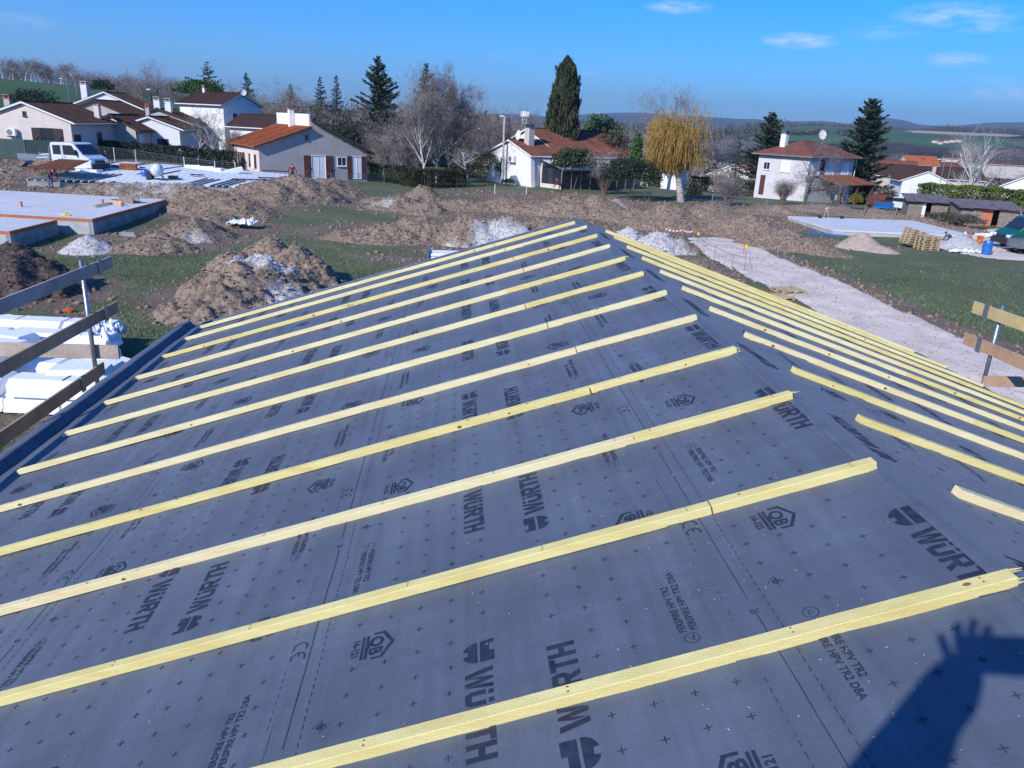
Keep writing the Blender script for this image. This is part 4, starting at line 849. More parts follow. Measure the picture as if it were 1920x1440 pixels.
# 5 white house with veranda
b = Bld('house', 'white house with red tiles, glass veranda and round dish on the chimney', 'house', 917, 342, 93, -50, base=-.35)
b.t.scale = (1.1, 1.1, 1.14)
b.gable(0, 6.6, 0, 14, 3.25, 1.2, 'wall_white', 'tile_red_y', ov=.35); b.gable(-4.6, 6.62, 4.2, 15.5, 3.2, 2.35, 'wall_white', 'tile_red_y', ov=.3)
b.chimney(4.4, 1.6, 3.6, 5.75, .75, 'wall_beige', 'grey_metal'); b.dish(3.6, .9, 5.0, .5, (-.2, -1, .2)); b.aircon('F', 0, 4.0, 2.45); b.win('F', 0, 2.2, 1.1, .45, 1.6, fr='frame_dark', bars=0)
MB().prism([(6.61, -1.5), (7.5, -1.5), (6.95, .8), (6.72, 2.9), (6.61, 2.9)], -.05, .45).obj('buttress', 'wall_white', b.t)
MB().prism([(-.01, -1.5), (-.5, -1.5), (-.25, 1), (-.01, 2.6)], .05, .4).obj('buttress', 'wall_white', b.t)
m = MB(); m.slab([(6.65, 1.4, 2.95), (6.65, 12, 2.95), (9.9, 12, 2.2), (9.9, 1.4, 2.2)], .06)
m.obj('veranda_roof', 'awning', b.t); m = MB()
for i in range(9): m.beam((6.65, 1.4+i*1.32, 3.0), (9.95, 1.4+i*1.32, 2.24), .06, .06)
for i in range(9): m.box(9.82, 9.9, 1.4+i*1.32-.04, 1.4+i*1.32+.04, -.4, 2.18)
m.box(9.82, 9.9, 1.4, 12, -.4, .05); m.box(9.82, 9.9, 1.4, 12, 2.02, 2.12); m.obj('veranda_frame', 'gutter', b.t)
for i in range(8): MB().box(9.84, 9.86, 1.46+i*1.32, 2.68+i*1.32, .07, 2.0).obj('veranda_pane', 'glass', b.t)
MB().box(6.7, 9.9, 1.36, 1.44, -.4, .7).box(6.7, 6.9, 1.36, 1.44, .71, 2.6).obj('veranda_side_wall', 'wall_cream', b.t); MB().box(6.9, 9.8, 1.39, 1.41, .72, 2.15).obj('veranda_pane', 'glass', b.t)
for i, y in enumerate((2.0, 3.0)): MB().tube((10.4, y, -.15), (10.4, y, .3), .2, .28, 12).obj('flower_pot', 'terracotta', b.t)
# 6 two storey hip roof house
b = Bld('house', 'two storey white house with hipped red roof, chimney and lean-to porch at the right', 'house', 1508, 365, 94, 40, base=-.6)
b.hip(10.4, 6.9, 5.1, 1.6, 'wall_lilac', 'tile_red', rl=.3); b.chimney(2.0, 5.0, 5.3, 7.5, .7, 'wall_white', 'grey_metal'); b.dish(7.3, 3.2, 7.6, .6, (-.3, -.9, .2))
for u in (1.6, 4.9, 8.5): b.win('F', 0, u, 3.05, 1.5, 1.4, pane='blind_white')
b.win('F', 0, 2.9, 3.0, .9, 1.7, pane='glass', fr='frame_dark'); b.win('L', 0, -5.6, 3.3, .8, .8, pane='glass'); b.win('L', 0, -5.9, .3, .55, 2.2, pane='shutter_brown', fr='frame_dark', kind='door'); b.win('L', 0, -3.0, 3.2, 1.2, 1.3, pane='blind_white')
m = MB(); m.slab([(2.2, -.02, 3.0), (9.4, -.02, 3.0), (9.9, -3.6, 2.1), (1.7, -3.6, 2.1)], .13)
for i in range(18): x = 1.75+8.1*i/17; m.tube((x+(5.8-x)*.12, -.02, 3.02), (x, -3.6, 2.12), .045, n=4, cap=False)
m.obj('porch_roof', 'tile_red', b.t)
for x in (2.0, 5.8, 9.5): MB().box(x-.16, x+.16, -3.5, -3.2, -1, 1.97).obj('porch_post', 'shutter_brown', b.t)
MB().box(1.9, 9.7, -3.45, -3.25, 1.98, 2.08).obj('porch_beam', 'wood_dark', b.t); MB().tube((10.76, -.08, -.5), (10.76, -.08, 5.2), .05).obj('downpipe', 'frame_white', b.t)
for i in range(5): m = MB(); x = 3.2+i*1.35; m.box(x-.22, x+.22, -2.7, -2.3, .40, .44).box(x-.22, x+.22, -2.32, -2.28, .45, .85); [m.box(x+a*.2-.02, x+a*.2+.02, -2.5+c_*.18-.02, -2.5+c_*.18+.02, 0, .398) for a in (-1, 1) for c_ in (-1, 1)]; m.obj('garden_chair', 'frame_white', None, mw=None); o = bpy.context.scene.objects[-1] if False else None
for o in [o for o in COL.objects if o.name.startswith('garden_chair')]:
    q = b.t.matrix_basis if False else Matrix.LocRotScale(b.t.location, b.t.rotation_euler, None); o.matrix_world = q; tag(o, 'white garden chair under the lean-to porch of the two storey house', 'chair', 'white chairs under the porch')
# town and other houses
def small(label, px, py, D, w, d, hh, rise, rz, wall, roof, cat='house', grp=None, name='house', sink=3, **k):
    b = Bld(name, label, cat, px, py, D, rz, group=grp, sink=sink, base=PD(px, py, D).z if 1600 < px and D < 400 else None); b.gable(0, w, 0, d, hh, rise, wall, roof, **k); return b
b = small('white gabled house with brown roof below the hedge in the valley', 1686, 370, 150, 8.2, 9.5, 3.2, 1.7, -12, 'wall_white', 'tile_brown_y', ov=.6); b.win('F', 0, 4.6, .8, 1.4, 1.3, fr='frame_dark'); b.chimney(6.5, 5.5, 3.6, 5.8, .6, 'wall_beige')
small('long brown roofed house right of the white gabled house in the valley', 1840, 366, 158, 9, 20, 2.8, 1.9, 78, 'wall_beige', 'tile_brown_y')
small('low red roofed house left of the white gabled house in the valley', 1715, 343, 185, 8, 13, 2.6, 1.9, 72, 'wall_cream', 'tile_red_y')
small('small cream gable house with red roof above the white gabled house', 1668, 354, 200, 7, 9, 2.7, 1.4, -8, 'wall_cream', 'tile_red_y')
b = small('house with the brightest orange roof in the valley', 1757, 329, 245, 8.5, 9.2, 2.9, 2.4, 84, 'wall_cream', 'tile_orange_y'); MB().box(2.5, 3.3, 3.6, 4.6, 4.6, 4.75).obj('roof_window', 'glass', b.t)
small('long low salmon roofed building in the valley', 1800, 331, 265, 10, 26, 2.6, 1.5, 84, 'wall_cream', 'tile_red_y')
small('grey roofed hall in the valley beneath the bare birch', 1822, 312, 350, 10, 12, 2.8, 1.5, 60, 'wall_beige', 'tile_mauve')
small('house with dark red roof and white gable at the right edge in the valley', 1872, 384, 125, 9, 14, 3.0, 2.4, -35, 'wall_white', 'tile_red_y')
small('long low shed with grey roof in the valley behind the birch', 1925, 322, 320, 12, 22, 2.2, 1.5, 80, 'wall_beige', 'tile_mauve', cat='shed')
small('cream house with pale roof in the valley beside the tall conifer', 1655, 330, 260, 7, 13, 3.2, 1.8, 78, 'wall_white', 'tile_mauve')
small('white walled outbuilding behind the weeping willow', 1268, 352, 98, 5.2, 7, 2.4, 1.1, 66, 'wall_white', 'tile_red_y', cat='outbuilding', name='outbuilding')
small('pink roofed house glimpsed through the willow branches', 1330, 335, 150, 9, 10, 3.2, 2.0, -30, 'wall_cream', 'tile_red_y')
small('orange roofed house behind the dark conifer left of centre', 545, 222, 124, 6, 7, 3.0, 1.7, 70, 'wall_cream', 'tile_orange_y')
small('low pale house with grey ridge behind the orange roofed house', 700, 278, 104, 7, 9, 2.6, 1.1, 65, 'wall_beige', 'tile_mauve')
small('low house with faded grey roof left of the veranda house', 945, 278, 108, 7, 8, 2.6, 1.5, 40, 'wall_grey', 'gutter')
small('pale wall and roof glimpsed between the birches and the veranda house', 880, 290, 120, 6, 9, 2.6, 1.2, 70, 'wall_white', 'tile_brown_y')
for i, (px, py, D, w, d) in enumerate([(1758, 268, 900, 5, 6), (1768, 270, 880, 4, 5), (1790, 266, 920, 6, 7), (1804, 262, 930, 5, 7), (1440, 262, 900, 6, 8), (1779, 268, 905, 4, 5)]):
    q = PD(px, py, D); small('tiny pale building of the far village on the green slope', px, py, D, w, d, 3, 2, [60, 80, 70, 88, 40, 75, 60, 80][i], 'wall_beige', 'tile_mauve', grp='far village on the slope', cat='building', name='building', sink=8)
# sheds
def shed(label, px, py, D, w, d, rz, door):
    b = Bld('shed', label, 'shed', px, py, D, rz, sink=.5); hh = 1.42
    m = MB(); random.seed(int(px)); x = 0
    while x < w:                                       # uneven boards
        q = random.uniform(.14, .26); 
        if not (door[0] < x < door[1]): m.box(x, min(w, x+q-.01), -.03+random.uniform(0, .03), .01, random.uniform(-.1, .03), hh+random.uniform(-.05, .1))
        x += q
    m.box(.0, .04, .02, d, 0, hh+.2).box(w-.04, w, .02, d, 0, hh+.2).box(0, w, d, d+.04, 0, hh+.5); m.obj('plank_wall', 'wood_old', b.t)
    m = MB(); x = -.25; n = 5
    for i in range(n): a = -.3+(w+.6)*i/n; m.slab([(a, -.45, hh+.12+.04*(i % 2)), (a+(w+.6)/n+.05, -.45, hh+.10+.03*(i % 2)), (a+(w+.6)/n+.05, d+.3, hh+.62+.03*(i % 2)), (a, d+.3, hh+.6+.04*(i % 2))], .03)
    m.obj('roof', 'sheet_roof', b.t); MB().box(door[0]+.05, door[1]-.4, .10, .13, .05, hh).obj('door', 'terracotta' if w > 3.5 else 'frame_white', b.t); return b
shed('patched plank shed with tin roof left of the orange door shed', 1702, 392, 72, 3.3, 2.4, -14, (1.0, 1.9)); shed('wider plank shed with rusty tin roof and orange door at the right', 1800, 405, 68, 4.6, 2.6, -10, (1.6, 3.0))
# ------------------------------------------------------------------ slabs and foundations
def ext(p, q, k): return p+(q-p)*k
Z0 = .86
P0, P1, P2, P3 = GZ(0, 401, Z0), GZ(172.5, 411, Z0), GZ(312, 374, Z0), GZ(0, 359, Z0)
dirF = (P0-P1).normalized(); P0 = P1+dirF*14; P3 = P2+dirF*14
fd = thing('house_foundation', 'concrete block foundation with white floor slab and brick edge at the left', 'foundation', (P1.x, P1.y, 0))
def wallq(m, a, b, z0, z1, th, inn):
    a = Vector((a.x, a.y, 0)); b = Vector((b.x, b.y, 0)); n = (b-a).normalized().cross(Vector((0, 0, 1))); n = n if n.dot(inn-a) > 0 else -n
    vs = [a, b, b+n*th, a+n*th]; o = Vector((P1.x, P1.y, 0)); m.add([v-o+Vector((0, 0, z0)) for v in vs]+[v-o+Vector((0, 0, z1)) for v in vs], [(3, 2, 1, 0), (4, 5, 6, 7), (0, 1, 5, 4), (1, 2, 6, 5), (2, 3, 7, 6), (3, 0, 4, 7)])
inn = (P0+P1+P2+P3)/4; inn.z = 0
eF = (P1-P0).normalized(); eS = (P2-P1).normalized()
m = MB(); wallq(m, P1, P0, -.5, Z0-.16, .2, inn); m.obj('wall', 'render_grey', fd)
m = MB(); wallq(m, P1+eS*.01, P2, -.5, Z0-.16, .2, inn); m.obj('wall', 'block', fd); m = MB(); wallq(m, P2, P3, -.5, Z0-.16, .2, inn); m.obj('wall', 'block', fd)
m = MB(); wallq(m, P1+(P1-inn).normalized()*.02, P0, Z0-.159, Z0-.004, .06, inn); m.obj('brick_edge', 'chain_brick', fd); m = MB(); wallq(m, P1+(P1-inn).normalized()*.02+eS*.07, P2, Z0-.159, Z0-.004, .06, inn); m.obj('brick_edge', 'chain_brick', fd)
o_ = Vector((P1.x, P1.y, 0))
m = MB(); m.slab([Vector((p.x, p.y, Z0))-o_+(inn-Vector((p.x, p.y, 0))).normalized()*.09 for p in (P1, P2, P3, P0)], .15); m.obj('floor_slab', 'concrete', fd)
a = GZ(297, 382, .45); X = Matrix.Translation(Vector((a.x, a.y, 0))-o_)@Matrix.Rotation(math.atan2(eS.y, eS.x), 4, 'Z'); MB().box(-.25, .25, -.03, .03, -.1, .62, X).obj('vent_opening', 'black_plastic', fd)
Zg = .78; A1, A2, A3 = GZ(107, 412.5, Zg), GZ(18, 434, Zg), GZ(0, 433, Zg); A4 = A2+dirF*8; A5 = A1+dirF*8; i2 = (A1+A2+A4+A5)/4; i2.z = 0
m = MB(); wallq(m, A2, A1-dirF*-.0, -.5, Zg-.16, .2, i2); m.obj('wall', 'block', fd); m = MB(); wallq(m, A2+dirF*.01, A4, -.5, Zg-.16, .2, i2); m.obj('wall', 'render_grey', fd)
m = MB(); wallq(m, A2, A1, Zg-.159, Zg-.004, .06, i2); m.obj('brick_edge', 'chain_brick', fd); m = MB(); wallq(m, A2+dirF*.07, A4, Zg-.159, Zg-.004, .06, i2); m.obj('brick_edge', 'chain_brick', fd)
m = MB(); m.slab([Vector((p.x, p.y, Zg))-o_+(i2-Vector((p.x, p.y, 0))).normalized()*.09 for p in (A1, A2, A4, A5)], .15); m.obj('floor_slab', 'concrete', fd)
for i, (px, py, hh, mt) in enumerate([(41, 388, .28, 'orange'), (193, 381, .22, 'orange'), (229, 388, .24, 'terracotta')]):
    q = GZ(px, py, Z0); m = MB(); m.tube((0, 0, .0), (0, 0, hh), .055, n=12); m.tube((0, 0, hh-.05), (0, 0, hh+.01), .065, n=12); o = m.obj('drain_pipe', mt, fd, loc=(q.x-P1.x, q.y-P1.y, Z0))
a, b_ = GZ(176, 389, Z0), GZ(224, 379, Z0); fm = thing('formwork_frame', 'timber formwork frame around the hatch on the white slab', 'formwork', (a.x, a.y, Z0)); v = (b_-a); n_ = Vector((-v.y, v.x, 0)).normalized()
MB().beam((0, 0, .09), v*1.0+Vector((0, 0, .09)), .22, .05).obj('plank', 'pallet', fm); MB().beam(v+Vector((0, 0, .2)), v+Vector((1.1, -.5, .2)), .04, .35).obj('plank', 'wood_old', fm)
MB().beam(v+Vector((.1, .5, .2)), v+Vector((1.3, -.1, .2)), .04, .35).obj('plank', 'wood_old', fm); MB().beam(v*.8-Vector((0, .5, -.13)), v*.8+Vector((1.0, -1.0, .13)), .04, .25).obj('plank', 'pallet', fm); MB().box(v.x*.8, v.x*.8+.35, v.y*.8-.5, v.y*.8-.2, 0, .26).obj('crate_block', 'black_plastic', fm)
q = GZ(122, 404, Z0); m = MB(); m.blob((0, 0, .06), .22, .12, .08, nzs=.5); m.tube((.15, 0, .05), (.32, -.15, .03), .04); tag(m.obj('work_gloves', 'yellow', None, loc=(q.x, q.y, Z0), smooth=True), 'yellow work gloves lying near the front edge of the white slab', 'gloves')
q = G(240, 443); tag(MB().box(-.4, .4, -.12, .12, 0, .2).obj('concrete_block', 'block', None, loc=tuple(q), bevel=.01), 'single grey concrete block lying in the grass by the block foundation', 'block')
# right hand slab
Z1 = .34; S = [GZ(1477, 405, Z1), GZ(1562, 430.5, Z1), GZ(1832, 443, Z1), GZ(1712, 413.5, Z1)]
o_ = Vector((S[0].x, S[0].y, 0)); cs = thing('concrete_slab', 'bright white concrete slab on the meadow at the right', 'slab', tuple(o_)); m = MB(); m.slab([p-o_ for p in S], .12); m.obj('slab_top', 'concrete', cs)
c_ = (S[0]+S[2])/2; m = MB(); m.slab([Vector((p.x, p.y, Z1-.121))-o_+(c_-p)*.006*Vector((1, 1, 0)) for p in S], .7); m.obj('footing', 'concrete_old', cs)
for i, (px, py, mt, cat, lab) in enumerate([(1537, 409, 'black_plastic', 'bucket', 'small black bucket on the far edge of the white slab'), (1578, 410, 'black_plastic', 'bucket', 'black tool bucket near the middle of the slab far edge')]):
    q = GZ(px, py, Z1); m = MB(); m.tube((0, 0, 0), (0, 0, .2), .14, .18, 12); m.tube((0, 0, .2), (0, 0, .21), .19, .19, 12); tag(m.obj('bucket', mt, None, loc=(q.x, q.y, Z1), smooth=False), lab, cat)
q = GZ(1547, 409, Z1); m = MB(); [m.tube((a, c2, 0), (0, 0, .75), .02, n=5) for a, c2 in ((-.25, -.2), (.25, -.2), (0, .3))]; m.box(-.1, .1, -.1, .1, .72, .86); tag(m.obj('tripod', 'pallet', None, loc=(q.x, q.y, Z1)), 'little wooden tripod standing on the white slab', 'tripod')
q = G(1552, 440); tag(MB().box(-1.4, 1.2, -.5, .5, .02, .05, Matrix.Rotation(R(-28), 4, 'Z')).obj('blue_sheet', 'blue_plastic', None, loc=tuple(q)), 'pale blue plastic board lying against the slab', 'board')
# ------------------------------------------------------------------ trees and shrubs
def tubes(segs, n=3):
    S = np.array([[*a, *b, r0, r1] for a, b, r0, r1 in segs], np.float64); A_, B_ = S[:, :3], S[:, 3:6]; d = B_-A_; d /= np.linalg.norm(d, axis=1)[:, None]+1e-9
    ref = np.where(np.abs(d[:, 2:3]) > .9, [[1., 0, 0]], [[0, 0, 1.]]); u = np.cross(d, ref); u /= np.linalg.norm(u, axis=1)[:, None]+1e-9; v = np.cross(d, u); P = []
    for i in range(n):
        t = 6.28318*i/n; o = u*math.cos(t)+v*math.sin(t); P.append(A_+o*S[:, 6:7])
    for i in range(n):
        t = 6.28318*i/n; o = u*math.cos(t)+v*math.sin(t); P.append(B_+o*S[:, 7:8])
    V = np.stack(P, 1).reshape(-1, 3); base = np.arange(len(S))[:, None]*2*n
    Fq = np.concatenate([base+np.array([[i, (i+1) % n, n+(i+1) % n, n+i]]) for i in range(n)]); return V, Fq
def cards(P, ln, wd, up=0.0, rg=RNG, dirs=None, jit=1.0):
    """leaf or twig sized quads, one per point"""
    n = len(P); d = rg.normal(size=(n, 3)) if dirs is None else dirs+rg.normal(size=(n, 3))*jit; d[:, 2] += up; d /= np.linalg.norm(d, axis=1)[:, None]+1e-9
    s_ = np.cross(d, rg.normal(size=(n, 3))); s_ /= np.linalg.norm(s_, axis=1)[:, None]+1e-9; L_ = (ln*rg.uniform(.6, 1.3, n))[:, None]/2; W = (wd*rg.uniform(.6, 1.3, n))[:, None]/2
    V = np.stack([P-d*L_-s_*W*.6, P-d*L_+s_*W*.6, P+d*L_*.2+s_*W, P+d*L_, P+d*L_*.2-s_*W], 1).reshape(-1, 3); return V, np.arange(n*5).reshape(-1, 5)
def grow(hh, r, lv, seed, spread=.6, upr=.35, nch=(4, 4, 4, 4), trunk=.3, droop=0, wob=.12, lean=(0, 0)):
    rnd = random.Random(seed); segs = [[] for _ in range(lv+1)]
    def br(p, d, ln, r0, k):
        n = 5 if k == 0 else 4 if k == 1 else 3 if k == 2 else 2; pts = [p]; q = p; dd = d.copy()
        for i in range(n):
            dd = (dd+Vector((rnd.gauss(0, wob), rnd.gauss(0, wob), rnd.gauss(0, wob*.5)+(upr*.12 if k else .05)-droop*k*.05))).normalized(); q2 = q+dd*ln/n
            ra = r0*(1-.62*i/n); rb = r0*(1-.62*(i+1)/n); segs[k].append((q, q2, ra, max(rb, .004))); q = q2; pts.append(q)
        if k >= lv: return
        m_ = nch[min(k, len(nch)-1)]
        for c in range(m_):
            f = rnd.uniform(trunk if k == 0 else .2, 1.0); i = min(n-1, int(f*n)); b_ = pts[i].lerp(pts[i+1], f*n-i); a = rnd.random()*6.283 if k else c*2.4+rnd.random()
            o = dd.orthogonal().normalized(); o = Matrix.Rotation(a, 3, dd)@o; nd = (dd*(1-spread*.6)+o*spread*rnd.uniform(.7, 1.2)+Vector((0, 0, upr*.5))).normalized()
            br(b_, nd, ln*rnd.uniform(.42, .66)*(1.15-f*.35 if k == 0 else 1), r0*(1-.62*f)*.55, k+1)
    br(Vector((0, 0, -.2)), Vector((lean[0], lean[1], 1)).normalized(), hh*.72, r, 0); return segs
def bare(name, label, cat, loc, hh, r=.16, lv=4, seed=1, bark='bark', tw='twig', haze=0, hz_mat='bud', group=None, **k):
    t = thing(name, label, cat, loc, 0, group); sg = grow(hh, r, lv, seed, **k)
    V, Fq = tubes(sg[0]+sg[1], 6); npobj('trunk', V, Fq, bark, t, smooth=True)
    tw_ = [s_ for l in sg[2:] for s_ in l]; V, Fq = tubes(tw_, 3); npobj('crown', V, Fq, tw, t)
    if haze:
        rg = np.random.default_rng(seed); E_ = np.array([[*s_[1]] for s_ in sg[-1]]); E_ = E_[rg.integers(0, len(E_), haze)]+rg.normal(0, .18, (haze, 3)); V, Fq = cards(E_, .42, .022, .8, rg); npobj('fine_twigs', V, Fq, hz_mat, t)
    return t
def conifer(name, label, loc, hh, rad_, seed, mt='needle', base=.08, droop=.25, dens=1.0, gap=.0, group=None, pw=.85, cat='conifer', size=.30):
    t = thing(name, label, cat, loc, 0, group); rnd = random.Random(seed); rg = np.random.default_rng(seed); segs = []; P = []; D_ = []
    tr_ = [((0, 0, -.3), (0, 0, hh*.5), hh*.018, hh*.011), ((0, 0, hh*.5), (0, 0, hh), hh*.011, .01)]; z = base*hh
    while z < hh*.985:
        f = (z/hh-base)/(1-base); Lm = rad_*((1-f)**pw)*(1 if f > .06 else .75); nb = 5 if f < .8 else 4
        for i in range(nb):
            if rnd.random() < gap: continue
            a = rnd.random()*6.283; ln = max(.15, Lm*rnd.uniform(.62, 1.12)); p = Vector((0, 0, z+rnd.uniform(-.1, .1))); dz = -droop*rnd.uniform(.3, 1.4)+(.5*f)
            n = 3; q = p; d = Vector((math.cos(a), math.sin(a), dz)).normalized()
            for j in range(n):
                q2 = q+d*ln/n; segs.append((q, q2, .012+.012*ln*(1-j/n), .012)); m_ = max(2, int(ln/n*15*dens))
                for c in range(m_):
                    u = rnd.random(); w_ = .16+.28*ln*(1-(j+u)/n*.75)*.5; pp = q.lerp(q2, u); sd_ = Vector((-d.y, d.x, 0))*rnd.gauss(0, w_); P.append(pp+sd_+Vector((0, 0, -abs(rnd.gauss(0, .10))))); D_.append(d+sd_.normalized()*.8*(1 if sd_.length else 0)+Vector((0, 0, -.25)))
                q = q2; d = (d+Vector((0, 0, .10))).normalized()
        z += hh*.018+rnd.random()*.12*hh*.06+.06
    V, Fq = tubes(tr_+segs, 5); npobj('trunk', V, Fq, 'bark', t)
    V, Fq = cards(np.array([tuple(p) for p in P]), size, size*.34, 0, rg, np.array([tuple(d) for d in D_]), .35); npobj('crown', V, Fq, mt, t); return t
def bush_pts(n, rx, ry, rz, rg, shell=.5, nzs=.3, sc=1.2, z0=0):
    d = rg.normal(size=(n, 3)); d /= np.linalg.norm(d, axis=1)[:, None]; r_ = 1-shell*rg.random(n)**1.6
    k = np.array([1+nzs*noise.noise(Vector(v)*sc*2+Vector((rx, ry, rz))) + .5*nzs*noise.noise(Vector(v)*sc*5) for v in d]); P = d*(r_*k)[:, None]*[rx, ry, rz]; P[:, 2] += z0; return P[P[:, 2] > -.05*rz], (d[P[:, 2] > -.05*rz])
def bush(name, label, loc, rx, ry, rz, n=3000, mt='leaf_green', size=.16, seed=1, cat='bush', trunk=None, group=None, nzs=.3, z0=None, shell=.5, asp=.55):
    t = thing(name, label, cat, loc, 0, group); rg = np.random.default_rng(seed); z0 = rz*.85 if z0 is None else z0
    P, d = bush_pts(n, rx, ry, rz, rg, shell, nzs, 1.2); P[:, 2] += z0; P = P[P[:, 2] > .02]; V, Fq = cards(P, size, size*asp, 0, rg); npobj('crown', V, Fq, mt, t)
    sg = grow(max(z0*1.2, .6), trunk or .06, 2, seed, nch=(6, 3), trunk=.25, spread=.8) if 1 else None
    V, Fq = tubes([s_ for l in sg for s_ in l], 5); npobj('trunk', V, Fq, 'bark', t); return t
def gp(px, D): p = PD(px, 300, D); return Vector((p.x, p.y, T(p.x, p.y)-.05))
def hgt(px, py, D): p = PD(px, py, D); return p.z-T(p.x, p.y)
def CT(px, D, top): return gp(px, D), hgt(px, top, D)
# named trees
l, k = CT(1052, 98, 103); t = thing('cypress', 'tall dense dark cypress standing behind the red tiled veranda house', 'cypress', l); rg = np.random.default_rng(4); n = 26000
u = rg.random(n)**.8; a = rg.random(n)*6.283; pr_ = np.interp(u, [0, .06, .3, .55, .8, .93, 1], [.55, .9, 1.0, .9, .68, .42, .04]); rr_ = 1.95*pr_*(1+.16*np.sin(a*3+u*9)+.10*np.sin(a*7-u*31)+.07*rg.normal(size=n))*np.sqrt(.45+.55*rg.random(n))
P = np.stack([rr_*np.cos(a), rr_*np.sin(a), .3+u*(k-.5)], 1); V, Fq = cards(P, .55, .13, 2.6, rg, np.stack([np.cos(a)*.6, np.sin(a)*.6, np.ones(n)], 1), .35); npobj('crown', V, Fq, 'cypress', t)
E_ = []
for i in range(34): uu = rg.uniform(.15, .95); aa_ = rg.random()*6.28; r1 = 1.9*np.interp(uu, [0, .3, .55, .8, 1], [.9, 1, .9, .68, .04]); q = Vector((r1*math.cos(aa_), r1*math.sin(aa_), uu*k)); E_ += [q+Vector((rg.normal(0, .10)+math.cos(aa_)*.25*s_, rg.normal(0, .10)+math.sin(aa_)*.25*s_, s_*1.2)) for s_ in rg.random(60)]
V, Fq = cards(np.array([tuple(e) for e in E_]), .4, .1, 2, rg); npobj('crown_tips', V, Fq, 'cypress', t); V, Fq = tubes([((0, 0, -.3), (0, 0, k*.5), .28, .15)], 8); npobj('trunk', V, Fq, 'bark', t)
l, k = CT(710, 112, 103); conifer('spruce', 'largest dark spruce, broad and ragged, left of the bare birches', l, k, 5.6, 21, droop=-.05, dens=1.5, gap=.08, size=.46, pw=.72)
l, k = CT(797, 116, 116); conifer('cedar', 'grey green cedar top showing above the bare purple birches', l, k, 4.6, 22, mt='needle_blue', droop=-.25, gap=.2, dens=.9, size=.42, pw=.7)
l, k = CT(402, 128, 112); conifer('pine_tree', 'thin open layered pine leaning above the tall white house', l, k, 4.0, 23, droop=.15, gap=.5, dens=.8, base=.35, pw=.8, size=.4)
l, k = CT(472, 120, 133); conifer('spruce', 'narrow dark spruce just right of the tall white house', l, k, 3.4, 24, droop=.1, dens=1.3, gap=.05)
l, k = CT(551, 128, 154); conifer('spruce', 'slim spruce behind the orange tiled roof', l, k, 2.8, 25, gap=.1, dens=1.2)
l, k = CT(605, 128, 141); conifer('spruce', 'left one of the two slim spruces left of the large spruce', l, k, 3.0, 26, gap=.1, dens=1.1)
l, k = CT(634, 130, 138); conifer('spruce', 'right one of the two slim spruces left of the large spruce', l, k, 2.8, 27, gap=.15, dens=1.1, mt='needle_blue')
l, k = CT(1437, 112, 207); conifer('spruce', 'dark conifer standing left of the two storey house', l, k, 5.0, 28, droop=.0, dens=2.0, gap=.03, size=.44, pw=.7)
l, k = CT(1618, 104, 187); conifer('spruce', 'tall dark conifer close behind the two storey house at its right', l, k*1.03, 4.7, 29, droop=-.1, dens=2.4, gap=.0, size=.46, pw=.55, base=.02)
l, k = CT(1382, 135, 262); conifer('spruce', 'small blue green conifer between the willow and the dark conifer', l, k, 2.6, 30, mt='needle_blue')
for i, (px, top) in enumerate([(908, 205), (930, 211), (951, 218)]):
    l, k = CT(px, 128, top); conifer('spruce', ['leftmost of three short dark spruces behind the lamp post', 'middle one of three short dark spruces behind the lamp post', 'rightmost of three short dark spruces behind the lamp post'][i], l, k, 2.1, 40+i, dens=1.3, mt='leaf_dark')
l, k = CT(385, 122, 146); bush('pine_tree', 'round green stone pine crown behind the tall white house', l, 3.5, 3.2, 2.1, 7000, 'leaf_green', .3, 5, 'pine', .3, z0=k-2.1, nzs=.35)
l, k = CT(1122, 108, 217); bush('evergreen_tree', 'round bright green tree behind the right end of the red tiled roof', l, 3.4, 3.2, 3.6, 9000, 'leaf_green', .28, 6, 'tree', .3, z0=k-3.5, nzs=.25)
l, k = CT(1192, 95, 245); bush('evergreen_tree', 'narrow light green cypress like tree left of the willow', l, .75, .75, k*.52, 3500, 'leaf_green', .2, 7, 'tree', .1, z0=k*.5, nzs=.2)
l, k = CT(1148, 100, 238); bush('olive_tree', 'grey green tree between the round green tree and the willow', l, 2.4, 2.2, 2.8, 3500, 'scrub', .25, 8, 'tree', .15, z0=k-2.6, nzs=.4, shell=.8)
